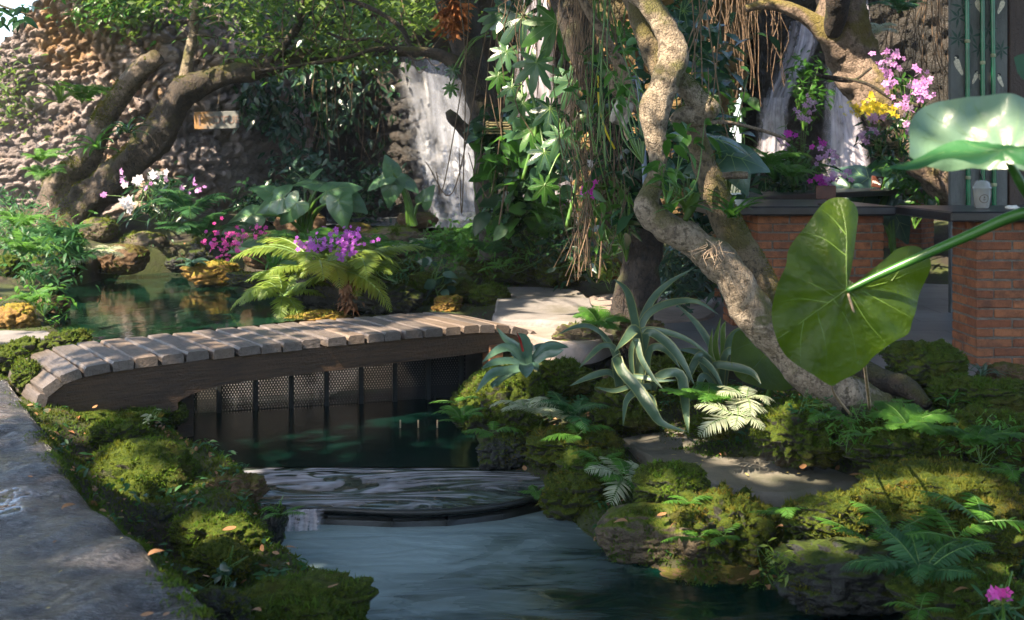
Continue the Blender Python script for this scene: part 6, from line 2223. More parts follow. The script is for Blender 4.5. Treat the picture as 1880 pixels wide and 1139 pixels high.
SHR = [
    ('bush', 'bluish small leaved bush in the dark cave mouth', 'bush', (530, 330, 13.0), [(420, 40, 510, 270, 610, 330, 12.6, 13.3, .11), (160, 20, 490, 330, 560, 370, 12.6, 13.2, .1)], 'blue_leaf', .11, LEAF),
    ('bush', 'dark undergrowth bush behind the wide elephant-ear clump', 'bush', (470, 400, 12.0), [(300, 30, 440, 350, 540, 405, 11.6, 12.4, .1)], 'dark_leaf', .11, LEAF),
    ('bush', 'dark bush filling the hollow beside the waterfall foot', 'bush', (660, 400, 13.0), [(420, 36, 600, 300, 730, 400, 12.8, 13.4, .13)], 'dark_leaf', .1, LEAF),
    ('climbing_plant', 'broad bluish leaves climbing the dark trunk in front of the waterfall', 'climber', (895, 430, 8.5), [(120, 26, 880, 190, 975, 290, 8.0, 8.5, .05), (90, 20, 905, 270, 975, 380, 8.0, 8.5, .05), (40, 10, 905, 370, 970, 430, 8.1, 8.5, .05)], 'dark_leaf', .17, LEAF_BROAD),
    ('climbing_plant', 'light green leaves low on the climber-clad trunk', 'climber', (910, 440, 8.4), [(60, 12, 895, 240, 960, 330, 7.9, 8.2, .05), (40, 10, 915, 330, 975, 430, 8.0, 8.3, .05)], 'mid_leaf', .15, LEAF_BROAD),
    ('bush', 'pale sunlit leaves between the climber-clad trunk and the roots', 'bush', (980, 380, 8.4), [(90, 18, 940, 260, 1000, 340, 8.1, 8.5, .08), (150, 22, 960, 180, 1040, 330, 7.6, 8.2, .09)], 'taro', .14, LEAF_BROAD),
    ('bush', 'low feathery green bush with violet flowers behind the root bundle', 'bush', (1005, 440, 9.6), [(900, 50, 950, 355, 1050, 420, 9.4, 9.9, .05)], 'fern', .07, RHN),
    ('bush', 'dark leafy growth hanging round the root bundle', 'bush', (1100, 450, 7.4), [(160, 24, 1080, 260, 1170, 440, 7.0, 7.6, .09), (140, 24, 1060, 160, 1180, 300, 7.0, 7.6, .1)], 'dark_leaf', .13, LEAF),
    ('bush', 'mid green leaves right of the root bundle near the pink orchid', 'bush', (1120, 470, 7.0), [(130, 20, 1080, 320, 1180, 440, 6.7, 7.1, .07)], 'mid_leaf', .1, LEAF),
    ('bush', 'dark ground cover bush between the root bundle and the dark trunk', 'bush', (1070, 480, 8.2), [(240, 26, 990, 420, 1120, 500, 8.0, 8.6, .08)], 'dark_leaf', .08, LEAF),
    ('climbing_plant', 'fresh green climber leaves on the upper curved trunk', 'climber', (1180, 300, 5.3), [(34, 8, 1125, 40, 1190, 180, 5.3, 5.8, .06)], 'mid_leaf', .1, LEAF),
    ('climbing_plant', 'leafy climber on the middle of the curved trunk', 'climber', (1225, 380, 4.75), [(12, 6, 1180, 265, 1260, 330, 4.65, 4.8, .03), (18, 6, 1220, 220, 1300, 280, 4.7, 4.9, .04), (18, 6, 1220, 300, 1290, 390, 4.7, 5.0, .04)], 'mid_leaf', .085, LEAF),
    ('bush', 'dense leaves behind the burl of the curved tree', 'bush', (1260, 380, 6.6), [(170, 24, 1220, 30, 1330, 190, 6.8, 8.2, .12), (150, 20, 1220, 180, 1320, 330, 6.0, 7.0, .1)], 'dark_leaf', .15, LEAF),
    ('bush', 'leafy shrub in front of the ochre cliff', 'bush', (1330, 430, 9.0), [(110, 18, 1260, 120, 1370, 260, 9.6, 10.6, .1)], 'mid_leaf', .13, LEAF_BROAD),
    ('bush', 'thicket behind the curved trunk above the slab', 'bush', (1240, 530, 7.6), [(420, 40, 1200, 430, 1310, 540, 7.2, 7.9, .08)], 'blue_leaf', .1, LEAF_NARROW),
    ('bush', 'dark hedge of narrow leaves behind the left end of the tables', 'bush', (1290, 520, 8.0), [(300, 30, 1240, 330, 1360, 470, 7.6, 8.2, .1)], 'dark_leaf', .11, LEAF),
    ('bush', 'greenery between the paired waterfalls', 'bush', (1475, 240, 12.0), [(300, 30, 1455, 110, 1510, 230, 11.8, 12.3, .07)], 'mid_leaf', .09, LEAF),
    ('bush', 'dark leaves at the foot of the orchid shelf', 'bush', (1440, 420, 9.6), [(260, 30, 1390, 305, 1500, 350, 9.2, 9.9, .07)], 'dark_leaf', .12, LEAF_NARROW),
    ('bush', 'grassy leaves below the slatted orchid basket', 'bush', (1680, 420, 10.0), [(300, 26, 1640, 270, 1740, 345, 9.8, 10.6, .1)], 'mid_leaf', .14, LEAF_NARROW),
    ('bush', 'greenery filling the gap between the brick tables', 'bush', (1640, 520, 10.4), [(300, 26, 1590, 390, 1645, 470, 11.2, 11.8, .1)], 'dark_leaf', .11, LEAF),
    ('bush', 'feathery dark undergrowth at the left edge of the picture', 'bush', (40, 430, 9.6), [(620, 50, -40, 350, 90, 450, 9.6, 10.6, .09)], 'fern_dark', .07, LEAF_NARROW),
    ('bush', 'bright small leaved bush at the upper left shore', 'bush', (100, 460, 9.2), [(420, 40, 20, 410, 150, 475, 9.0, 9.8, .07)], 'fern', .075, LEAF_NARROW),
    ('bush', 'bushy undergrowth low on the left bank', 'bush', (60, 530, 8.2), [(420, 40, 0, 420, 140, 525, 8.0, 8.8, .07)], 'fern_dark', .08, LEAF_NARROW),
    ('bush', 'low herbs round the ochre stone left of the pool', 'bush', (80, 580, 6.9), [(160, 16, 20, 530, 130, 570, 6.9, 7.6, .05)], 'fern', .05, LEAF),
    ('bush', 'bush growing from the top of the rubble wall at the far left', 'bush', (130, 40, 12.2), [(420, 46, 120, -20, 300, 50, 11.6, 12.4, .1)], 'pale_leaf', .09, LEAF),
    ('bush', 'yellowish scrub hanging on the rubble wall at the left edge', 'bush', (20, 210, 12.2), [(240, 26, -20, 100, 60, 260, 11.8, 12.4, .1)], 'pale_leaf', .07, LEAF),
    ('bush', 'green leaves under the leaning tree among the orchids', 'bush', (280, 400, 10.6), [(260, 26, 220, 330, 360, 400, 10.2, 10.8, .07)], 'dark_leaf', .11, LEAF_NARROW),
    ('bush', 'light herb cover right of the great fern', 'bush', (800, 500, 8.8), [(420, 40, 770, 410, 900, 500, 8.6, 9.6, .06)], 'fern', .06, LEAF),
    ('bush', 'ferny herbs on the slope behind the bridge', 'bush', (730, 520, 8.2), [(260, 26, 680, 440, 800, 530, 8.2, 9.0, .05)], 'fern_dark', .06, LEAF_NARROW),
    ('bush', 'mixed herbs on the large moss mound', 'bush', (930, 500, 8.5), [(420, 40, 860, 400, 1010, 490, 8.3, 8.6, .05)], 'fern', .06, LEAF_NARROW),
    ('bush', 'sunlit yellow-green herb beside the aerial roots', 'bush', (1110, 515, 8.3), [(160, 14, 1085, 470, 1140, 520, 8.1, 8.5, .04)], 'fern_yellow', .06, LEAF),
    ('herb', 'small herb with toothed leaves at the right edge', 'herb', (1800, 850, 4.1), [(170, 22, 1740, 770, 1880, 840, 4.05, 4.2, .035)], 'fern', .034, LEAF_NARROW),
    ('herb', 'leafy herb at the foot of the tall bushy moss mound', 'herb', (1560, 790, 4.3), [(130, 16, 1520, 750, 1620, 800, 4.2, 4.4, .03)], 'fern', .035, LEAF_NARROW),
    ('herb', 'little clover-like herb beside the long stepping stone end', 'herb', (1480, 745, 4.5), [(60, 8, 1450, 725, 1530, 760, 4.4, 4.5, .02)], 'fern_dark', .03, LEAF),
    ('herb', 'dark herb low at the right corner above the pink flower', 'herb', (1840, 1120, 3.0), [(60, 8, 1800, 1090, 1880, 1139, 2.95, 3.05, .03)], 'fern_dark', .05, LEAF_NARROW),
    ('herb', 'small broad leaved herb on the brown mossy rock beside the path', 'herb', (415, 1050, 3.5), [(12, 4, 398, 1030, 440, 1075, 3.44, 3.5, .012)], 'blue_leaf', .035, LEAF_BROAD),
    ('herb', 'tiny light green herb at the cascade corner', 'herb', (505, 945, 4.05), [(26, 5, 490, 920, 520, 985, 4.0, 4.06, .015)], 'fern', .03, LEAF_NARROW),
    ('herb', 'tiny pale herb below the bridge on the mossy ledge', 'herb', (272, 772, 5.0), [(16, 4, 258, 762, 290, 785, 4.95, 5.0, .015)], 'fern_pale', .035, LEAF),
    ('herb', 'spiky light green herb at the stream corner', 'herb', (1430, 1060, 3.6), [(70, 7, 1405, 1010, 1445, 1065, 3.5, 3.6, .02)], 'fern_yellow', .035, RHN),
    ('herb', 'pale leafed seedling on the slope above the bridge', 'herb', (800, 530, 8.0), [(26, 5, 770, 470, 850, 540, 7.9, 8.1, .03)], 'blue_leaf', .1, LEAF_BROAD),
]
for s in SHR:
    shrub(*s)
# dark twig of leaves in the top left corner
t = T('leafy_twig', 'dark leafy twig against the bright sky in the top left corner', 'twig', P(-20, -10, 5.5))
mb = MB()
rand_leaves(mb, px_cloud(26, -10, 0, 62, 48, 5.3, 5.5), .07, LEAF, .2, .6)
mb.build('foliage', M['dark_leaf'], t)
px_tube(MB(), [(-60, -30, 5.5, 3), (-10, 5, 5.45, 2.5), (30, 20, 5.4, 2), (58, 30, 5.4, 1.2)], 14, 6).build('stem', M['bark_brown'], t)

# ------------------------------------------------------------------ strap leaved plants
def ribbon_px(mb, pts, w, face=.75, fold=.12, n=18, mi=0, taper=1.6, roll=0.0):
    """strap leaf traced in the picture: (u, v, Y); w = full width in pixels"""
    q = catmull([tuple(P(*p)) for p in pts], n)
    t = np.gradient(q, axis=0)
    t /= np.linalg.norm(t, axis=1)[:, None] + 1e-9
    nn = np.array((roll, -face, 1 - face))
    V, Fc = [], []
    for i in range(n):
        s = np.cross(t[i], nn)
        s /= np.linalg.norm(s) + 1e-9
        up = np.cross(s, t[i])
        x = i / (n - 1)
        ww = w * (.7 + .5 * x - .2 * x * x) * (1 - max(0, (x - .55) / .45) ** taper) + .6
        ww *= q[i][1] / F
        for k, h in ((-1, 1), (-.8, .55), (-.4, .2), (0, 0), (.4, .2), (.8, .55), (1, 1)):
            V.append(q[i] + s * ww * .5 * k + up * ww * fold * h)
    for i in range(n - 1):
        a = i * 7
        for k in range(6):
            Fc.append(((a + k, a + k + 1, a + k + 8, a + k + 7), 1 if k in (0, 5) else 0))
    o0 = mb.n
    mb.add(V, [f for f, m in Fc if m == 0], mi)
    mb.f.append((np.array([f for f, m in Fc if m == 1]) + o0, mi + 1))
    return mb


def zl(pts, Y0, Y1):
    """points in the zoomed crop at (860,400), scale 2.848, with distance running Y0..Y1"""
    n = len(pts)
    return [(860 + x / 2.848, 400 + y / 2.848, Y0 + (Y1 - Y0) * i / (n - 1)) for i, (x, y) in enumerate(pts)]


ag = T('strap_leaf_plant', 'large grey-green strap leaved plant with bent leaves in the middle of the bank', 'plant', P(1195, 720, 5.2))
AG = [([(900, 880), (895, 720), (878, 590), (850, 450), (818, 370), (758, 320)], 5.2, 5.0, 21), ([(905, 870), (890, 700), (900, 560), (960, 430), (1050, 340), (1180, 262)], 5.25, 5.5, 17), ([(890, 850), (885, 680), (910, 550), (970, 480), (1080, 440), (1200, 440), (1310, 508)], 5.2, 5.3, 18),
      ([(890, 860), (900, 700), (895, 600), (1000, 592), (1150, 640), (1290, 745)], 5.15, 4.95, 16), ([(900, 760), (885, 640), (868, 585), (825, 630), (764, 700)], 5.1, 4.8, 26), ([(790, 880), (768, 720), (800, 800), (880, 890), (960, 1010), (1010, 1075), (1140, 1118)], 5.05, 4.6, 29),
      ([(960, 900), (940, 882), (880, 905), (825, 960), (808, 1090)], 5.0, 4.7, 18), ([(960, 900), (985, 840), (1050, 812), (1112, 830), (1130, 950), (1140, 1050), (1150, 1128)], 5.0, 4.65, 25), ([(790, 760), (730, 640), (640, 570), (555, 572), (465, 612)], 5.3, 5.1, 12),
      ([(905, 820), (930, 610), (1020, 640), (1110, 740), (1185, 880)], 5.1, 4.9, 24), ([(930, 820), (950, 690), (1030, 690), (1110, 790)], 5.1, 4.95, 18), ([(800, 880), (740, 810), (640, 830), (530, 880)], 5.1, 4.85, 16), ([(820, 860), (770, 690), (700, 670), (640, 720), (580, 785)], 5.2, 5.0, 14),
      ([(860, 860), (850, 700), (880, 640), (900, 730), (960, 830), (1020, 900)], 5.0, 4.8, 14), ([(800, 870), (760, 700), (720, 640), (690, 610)], 5.3, 5.4, 14), ([(840, 870), (800, 840), (880, 830), (1000, 850), (1090, 850)], 5.1, 4.85, 12), ([(900, 900), (960, 950), (980, 1020), (1050, 1110)], 4.95, 4.7, 14),
      ([(900, 900), (860, 880), (760, 905), (660, 885)], 5.05, 4.85, 12)]
for pts, a, b, w in AG:
    ribbon_px(MB(), zl(pts, a, b), w * .84, .72, .13).build('leaf', [M['agave'], M['agave_edge']], ag)
ag2 = T('strap_leaf_plant', 'shaded strap leaved plant with a pale green heart left of the leaning trunk', 'plant', P(1325, 720, 5.3))
AG2 = [([(1310, 900), (1300, 760), (1250, 640), (1180, 540), (1085, 450)], 5.3, 5.4, 14), ([(1310, 900), (1290, 780), (1265, 700), (1275, 580)], 5.25, 5.3, 10), ([(1320, 900), (1310, 780), (1290, 660), (1320, 520)], 5.3, 5.3, 12), ([(1330, 900), (1350, 740), (1370, 640), (1440, 590), (1530, 620)], 5.3, 5.2, 18),
       ([(1320, 900), (1340, 720), (1410, 700), (1500, 740), (1560, 840)], 5.3, 5.1, 16), ([(1310, 900), (1280, 780), (1380, 780), (1480, 810), (1530, 870)], 5.2, 5.0, 18), ([(1300, 900), (1260, 760), (1210, 720), (1150, 830), (1140, 900)], 5.2, 5.0, 16), ([(1300, 900), (1240, 800), (1210, 740), (1280, 800), (1350, 930)], 5.2, 4.95, 14),
       ([(1310, 900), (1240, 740), (1180, 700), (1090, 690)], 5.3, 5.2, 14), ([(1320, 900), (1330, 700), (1330, 590), (1345, 540)], 5.35, 5.4, 11), ([(1300, 900), (1240, 830), (1210, 860), (1200, 960)], 5.1, 4.9, 14)]
for i, (pts, a, b, w) in enumerate(AG2):
    ribbon_px(MB(), zl(pts, a, b), w, .7, .15).build('leaf', [M['agave'] if i not in (1, 2, 9) else M['pale_leaf'], M['agave_edge']], ag2)
br = T('rosette_plant', 'red hearted rosette plant with arching glossy leaves on the bright moss mound', 'plant', P(965, 680, 5.3))
BR = [([(310, 770), (260, 680), (200, 640), (148, 575)], 5.35, 5.4, 15), ([(305, 770), (230, 690), (160, 690), (70, 758)], 5.3, 5.15, 19), ([(300, 775), (220, 750), (130, 760), (70, 790)], 5.25, 5.1, 16), ([(295, 780), (210, 800), (120, 820), (38, 915)], 5.2, 5.05, 20), ([(325, 760), (350, 700), (405, 655)], 5.4, 5.5, 20), ([(330, 765), (390, 690), (450, 670), (525, 678)], 5.35, 5.4, 20),
      ([(330, 770), (400, 720), (450, 710), (500, 690)], 5.3, 5.25, 18), ([(305, 770), (300, 700), (285, 640), (250, 605)], 5.3, 5.25, 26), ([(315, 765), (320, 700), (330, 655)], 5.4, 5.45, 22), ([(300, 765), (302, 790), (302, 838)], 5.15, 5.0, 30), ([(320, 775), (345, 780), (362, 800)], 5.2, 5.1, 18), ([(290, 780), (180, 840), (130, 880), (150, 860)], 5.2, 5.1, 14), ([(310, 770), (250, 720), (225, 650), (215, 640)], 5.4, 5.4, 16)]
for pts, a, b, w in BR:
    ribbon_px(MB(), zl(pts, a, b), w, .6, .16).build('leaf', [M['brom'], M['brom']], br)
ribbon_px(MB(), zl([(285, 700), (270, 640), (252, 600)], 5.27, 5.22), 4, .7, .2).build('bract', [M['red'], M['red']], br)

# orchids clinging to the curved tree: fans of strap leaves
def fan(name, label, cat, u, v, Y, n, L, w, mat, lo=10, hi=80, end=-50, spread=math.pi, group=None, az0=0.0):
    b = P(u, v, Y)
    t = T(name, label, cat, b, group)
    for k in range(n):
        a = az0 + spread * 2 * (k + R.uniform(-.3, .3)) / n
        mb = MB()
        strap(mb, b + Vector((R.gauss(0, .008), R.gauss(0, .008), 0)), a, R.uniform(lo, hi), end + R.uniform(-25, 25), L * R.uniform(.7, 1.1), w * R.uniform(.8, 1.1), .22, 12, twist=R.uniform(-.5, .5), prof=((0, .2, .5, .8, 1), (.7, .9, 1, .7, .02)))
        mb.build('leaf', M[mat], t)
    return t


def roots_on(t, u, v, Y, n, L):
    mb = MB()
    for k in range(n):
        p = P(u + R.gauss(0, 10), v + R.gauss(0, 6), Y)
        q = p + Vector((R.gauss(0, .06), R.gauss(-.02, .03), -abs(R.gauss(L, L * .3))))
        tube(mb, [(*p, .0014), (*(p.lerp(q, .5) + Vector((R.gauss(0, .03), 0, 0))), .0013), (*q, .0008)], 9, 4, caps=False)
    mb.build('aerial_roots', M['root_pale'], t)


o_ = fan('epiphyte', 'orchid with a spray of green strap leaves growing where the curved trunk forks', 'orchid', 1345, 400, 4.72, 13, .19, .022, 'mid_leaf', 20, 85, -20)
roots_on(o_, 1310, 450, 4.68, 20, .06)
o_ = fan('epiphyte', 'upright orchid stems with few leaves on the back trunk of the forked tree', 'orchid', 1262, 390, 4.75, 8, .2, .02, 'pale_leaf', 30, 85, 0)
px_tube(MB(), [(1258, 405, 4.72, 5), (1270, 380, 4.74, 9), (1280, 358, 4.78, 6)], 14, 10).build('pseudobulb', M['pale_leaf'], o_)
fan('epiphyte', 'small orchid fan beside the split log', 'orchid', 1180, 260, 4.95, 6, .12, .02, 'blue_leaf', -10, 60, -50)
fan('epiphyte', 'strap leaved orchid on the lower bend of the leaning mossy tree', 'orchid', 178, 275, 10.9, 12, .42, .045, 'mid_leaf', 10, 80, -40)
fan('epiphyte', 'orchid fan in the crook of the leaning mossy tree', 'orchid', 235, 245, 10.8, 11, .32, .05, 'dark_leaf', 10, 80, -60)
fan('epiphyte', 'broad strap leaves of a fern perched on the rubble wall by the leaning tree', 'fern', 110, 190, 11.4, 10, .4, .05, 'pale_leaf', 10, 80, -30)
fan('rosette_plant', 'small pale rosette plant at the foot of the right brick table', 'plant', 1805, 690, 4.85, 12, .13, .011, 'agave', 20, 80, -60)
fan('rosette_plant', 'small dark rosette between the moss rocks under the tree root', 'plant', 1745, 740, 4.6, 9, .12, .012, 'mid_leaf', 20, 80, -40)
fan('epiphyte', 'wide green leaf fan under the pink orchids left of the waterfall', 'orchid', 1425, 335, 9.3, 14, .4, .05, 'mid_leaf', 30, 88, 10)
fan('grass_plant', 'tall grassy clump behind the right end of the long table', 'grass plant', 1700, 345, 10.3, 16, .55, .025, 'mid_leaf', 40, 88, 10)
fan('grass_plant', 'long leaved clump at the right shore of the upper pool', 'grass plant', 500, 500, 8.3, 12, .4, .03, 'mid_leaf', 20, 80, -30)
fan('grass_plant', 'light leaved seedling on the yellow stone by the pool', 'plant', 352, 490, 9.2, 12, .18, .05, 'blue_leaf', 10, 70, -30)

# ------------------------------------------------------------------ ferns
def fern_proto(n, L, npin, pl, pw, mat, stem, lacy=False, e0=(35, 75), e1=(-55, -10), seed=0, arc=(0, 2 * math.pi), dead=0):
    root = T('fern', None, None, (0, 0, 0))
    for k in range(n):
        az = arc[0] + (arc[1] - arc[0]) * (k + R.uniform(-.3, .3)) / n
        mb = MB()
        frond(mb, (0, 0, 0), az, R.uniform(*e0), R.uniform(*e1), L * R.uniform(.7, 1.1), npin, pl, pw, 0, 1, lacy, side=R.uniform(-.3, .3))
        mb.build('frond', [M[mat], M[stem]], root)
    return root


FP = {'sword': fern_proto(9, .34, 20, .24, .24, 'fern', 'stem'), 'lacy': fern_proto(8, .3, 14, .36, .3, 'fern', 'stem', True), 'dark': fern_proto(8, .32, 22, .26, .2, 'fern_dark', 'stem', False),
      'pale': fern_proto(6, .28, 18, .34, .15, 'fern_pale', 'vein', False, (20, 60), (-60, -20)), 'yellow': fern_proto(15, .5, 30, .24, .18, 'fern_yellow', 'vein', False, (15, 75), (-75, -30)), 'few': fern_proto(4, .26, 19, .27, .2, 'fern', 'stem', False, (15, 55), (-50, -10)),
      'bold': fern_proto(4, .32, 19, .26, .2, 'fern', 'stem', False, (15, 50), (-40, 0))}
used = set()
FERNS = [  # kind, u, v, Y, scale, turn, label
    ('yellow', 585, 505, 7.5, 1.3, .3, 'great yellow-green fern overhanging the golden stone behind the bridge'),
    ('yellow', 650, 505, 7.7, 1.15, 1.9, 'right hand part of the great fern, trailing long green fronds to the bridge'),
    ('sword', 560, 470, 8.0, 1.5, .9, 'upright fern behind the great yellow-green one'),
    ('sword', 690, 470, 8.6, 1.1, 2.3, 'dark fern behind the purple flowers'),
    ('yellow', 520, 545, 7.7, .8, 4.0, 'small yellow fern dipping into the upper pool'),
    ('dark', 345, 400, 10.0, 1.9, .5, 'broad dark fern below the white orchids on the far shore'),
    ('dark', 375, 440, 9.8, 1.7, 2.4, 'dark drooping fern beside the pink flowers'),
    ('sword', 80, 330, 11.0, 1.1, .2, 'upright fern on the rubble wall below the leaning tree stub'),
    ('sword', 150, 190, 11.6, 1.5, .8, 'large light fern growing from the rubble wall beside the cut stub'),
    ('sword', 75, 300, 11.4, 1.0, 1.8, 'narrow light fern standing against the rubble wall at the left'),
    ('sword', 30, 420, 9.3, 1.1, .4, 'lush fern at the left edge above the round moss boulder'),
    ('dark', 110, 450, 8.9, 1.3, 3.1, 'dark fern hanging on the shaded moss bank'),
    ('dark', 140, 480, 8.9, 1.0, 1.0, 'fern with drooping tips at the left corner of the upper pool'),
    ('sword', 40, 470, 8.1, 1.1, 2.0, 'fern above the brown shore stone at the left'),
    ('pale', 190, 470, 9.3, 1.2, .9, 'pale fern sprig on the streaked brown boulder'),
    ('sword', 60, 560, 7.0, .7, .9, 'little fern on the ochre stone near the pale ledge'),
    ('sword', 830, 470, 9.0, 1.2, .3, 'light fern on the slope left of the large moss mound'),
    ('dark', 790, 470, 9.0, 1.1, 2.6, 'greyish fern on the slope right of the olive boulder'),
    ('pale', 755, 455, 9.9, 1.0, .2, 'silvery fern sprig on the long olive boulder'),
    ('sword', 860, 440, 8.9, .9, 4.4, 'small upright fern left of the climber-clad trunk'),
    ('sword', 955, 420, 8.3, 1.2, 1.2, 'arching fern on top of the large moss mound'),
    ('dark', 900, 470, 8.3, .9, 3.3, 'blue-green fern on the face of the large moss mound'),
    ('few', 920, 490, 8.2, .9, 5.0, 'hanging bright fern on the face of the large moss mound'),
    ('sword', 1000, 440, 8.5, 1.0, .6, 'fern right of the climber-clad trunk'),
    ('sword', 1015, 385, 9.4, 1.1, .9, 'soft fern by the half hidden waterfall foot'),
    # right bank, near
    ('few', 1100, 850, 4.5, .6, .8, 'green fern sprig on the rounded moss rock left of the stepping stones'),
    ('few', 1520, 770, 4.35, .6, 2.2, 'small bright fern at the foot of the leaning trunk'),
    ('few', 1585, 800, 4.1, .5, 4.9, 'tiny fern hanging on the broad dark moss rock'),
    ('lacy', 1790, 820, 4.0, .6, 1.9, 'lacy fern among the herbs of the right edge'),
    ('few', 1330, 985, 3.85, .45, 5.3, 'little fern above the flat brown wet stone'),
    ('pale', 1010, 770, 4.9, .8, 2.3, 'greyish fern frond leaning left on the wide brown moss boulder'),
    ('few', 905, 795, 5.0, .6, 4.4, 'fern hanging over the dark wet rock by the weir water'),
    ('few', 1860, 870, 3.7, .5, 2.6, 'bright fern at the right edge on the flat moss shelf'),
    ('pale', 965, 755, 5.05, .95, 3.1, 'comb-like pale fern frond draped over the moss rock left of the fern clump'),
    ('dark', 1045, 775, 4.9, .8, .4, 'grey-green fern clump on the wide brown moss boulder'),
    ('few', 1060, 800, 4.75, .7, 4.6, 'bright small fern hanging off the wide brown moss boulder'),
    ('sword', 850, 780, 5.2, .6, 2.9, 'delicate light fern hanging over the pool at the bridge end'),
    ('few', 840, 740, 5.4, .6, 4.2, 'small fern on the rock under the right bridge end'),
    ('lacy', 1300, 745, 4.7, .75, 2.4, 'soft green fern between the strap leaves and the tall moss mound'),
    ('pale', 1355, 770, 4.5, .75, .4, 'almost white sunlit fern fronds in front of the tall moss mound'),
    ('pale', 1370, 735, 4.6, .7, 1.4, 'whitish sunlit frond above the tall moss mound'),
    ('lacy', 1670, 790, 4.2, .7, .7, 'fresh green lacy fern topping the broad dark moss rock'),
    ('few', 1690, 770, 4.25, .6, 2.7, 'light fern fronds fanning left on the broad dark moss rock'),
    ('few', 1135, 890, 4.45, .75, 2.8, 'small fern lying over the moss rock at the weir end'),
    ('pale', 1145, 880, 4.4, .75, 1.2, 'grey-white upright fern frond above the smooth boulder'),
    ('few', 1150, 880, 4.35, .6, .2, 'yellow-green fern sprig above the smooth boulder'),
    ('few', 1265, 925, 3.95, .55, 5.0, 'fern hanging down the ochre brown moss boulder'),
    ('few', 1280, 990, 3.9, .6, 4.7, 'small fern low on the ochre brown moss boulder'),
    ('few', 1440, 945, 3.7, .6, 2.9, 'light green fern sprig beside the ochre sunlit moss patch'),
    ('bold', 1640, 980, 3.4, .7, .5, 'bold dark fern with long leaflets right of centre on the near bank'),
    ('bold', 1590, 995, 3.4, .6, 2.2, 'flat dark fern frond lying on the large dark boulder'),
    ('bold', 1800, 960, 3.3, .75, 1.2, 'arching fern with sunlit leaflets at the right edge'),
    ('bold', 1755, 990, 3.25, .6, 3.4, 'fern frond drooping left at the right edge'),
    ('dark', 1695, 1060, 3.15, .75, 4.5, 'long hanging fern frond in the lower right corner'),
    ('few', 1830, 800, 4.05, .55, .3, 'light fern among the herbs at the right edge'),
    ('few', 1760, 880, 3.9, .5, .8, 'small fern in the dark gap at the right'),
    ('lacy', 1100, 600, 6.2, .7, .8, 'small fern behind the strap leaves at the slab edge'),
    ('few', 985, 905, 4.6, .4, 3.0, 'tiny fern at the right end of the weir'),
    ('sword', 1415, 310, 8.6, 1.0, .5, 'upright sword fern behind the left end of the tables'),
    ('sword', 1450, 330, 8.8, .9, 1.7, 'light sword fern beside the pink orchids'),
    ('pale', 1610, 60, 10.0, 1.2, .4, 'pale fern growing on the mottled leaning trunk'),
    ('dark', 1650, 25, 9.6, 1.2, .2, 'fern frond arching right from the mottled trunk top'),
    ('few', 515, 945, 4.0, .45, .8, 'small light fern beside the little cascade'),
    ('few', 1690, 1120, 3.0, .5, 5.5, 'bright seedling fern in the lower right corner'),
]
for kind, u, v, Y, s, tz, lab in FERNS:
    if kind in used:
        o = dup(FP[kind], P(u, v, Y), tz, s, (R.uniform(-.15, .35), R.uniform(-.2, .2)))
    else:
        used.add(kind)
        o = FP[kind]
        o.location, o.rotation_euler, o.scale = P(u, v, Y), (.15, 0, tz), (s,) * 3
    tag(o, lab, 'fern', 'ferns on the banks')
mb = MB()
pos = np.array([P(640 + R.gauss(0, 9), 530 + R.uniform(-30, 35), 7.35) for _ in range(130)])
rand_leaves(mb, pos, .07, RHN, .1, 1.2)
tag(mb.build('dead_frond', M['dry']), 'withered brown frond hanging in the great fern', 'dead frond')

# ------------------------------------------------------------------ flowers
PET = []
for k in range(5):
    a = 2 * math.pi * k / 5 + .3
    c, s = math.cos(a), math.sin(a)
    for (r_, w, z) in ((.06, 0, 0), (.55, .34, .1), (1, 0, .02), (.55, -.34, .1)):
        PET.append((c * r_ - s * w, s * r_ + c * w, z))
PET = (np.array(PET), np.array([(4 * k, 4 * k + 1, 4 * k + 2, 4 * k + 3) for k in range(5)]))


def flowers(name, label, cat, base, heads, mat, fs=.03, leafmat=None, sm='stem', group=None):
    """flower heads (u, v, Y, n, spread px u, spread px v) on stems from base"""
    b = P(*base)
    t = T(name, label, cat, b, group)
    for (u, v, Y, n, su, sv) in heads:
        n = int(n * 1.6) if fs < .028 and n > 6 else max(3, int(n * .7))
        pos = np.array([P(u + R.gauss(0, su), v + R.gauss(0, sv), Y + R.gauss(0, .04)) for _ in range(n)])
        nrm = np.stack([NR.normal(0, .5, n), NR.normal(-1, .35, n), NR.normal(.35, .4, n)], -1)
        M3 = frames(NR.normal(0, 1, (n, 3)), nrm)
        mb = MB()
        mb.scat(PET[0], PET[1], M3 * (fs * NR.uniform(.7, 1.2, n))[:, None, None], pos)
        mb.build('blossom', M[mat], t)
        c = pos.mean(0)
        m_ = np.array(b) * .5 + c * .5 + np.array((0, 0, .08))
        mb = MB()
        tube(mb, [(*b, .004), (*m_, .0035), (*c, .002)], 12, 5, caps=False)
        mb.build('stem', M[sm], t)
    return t


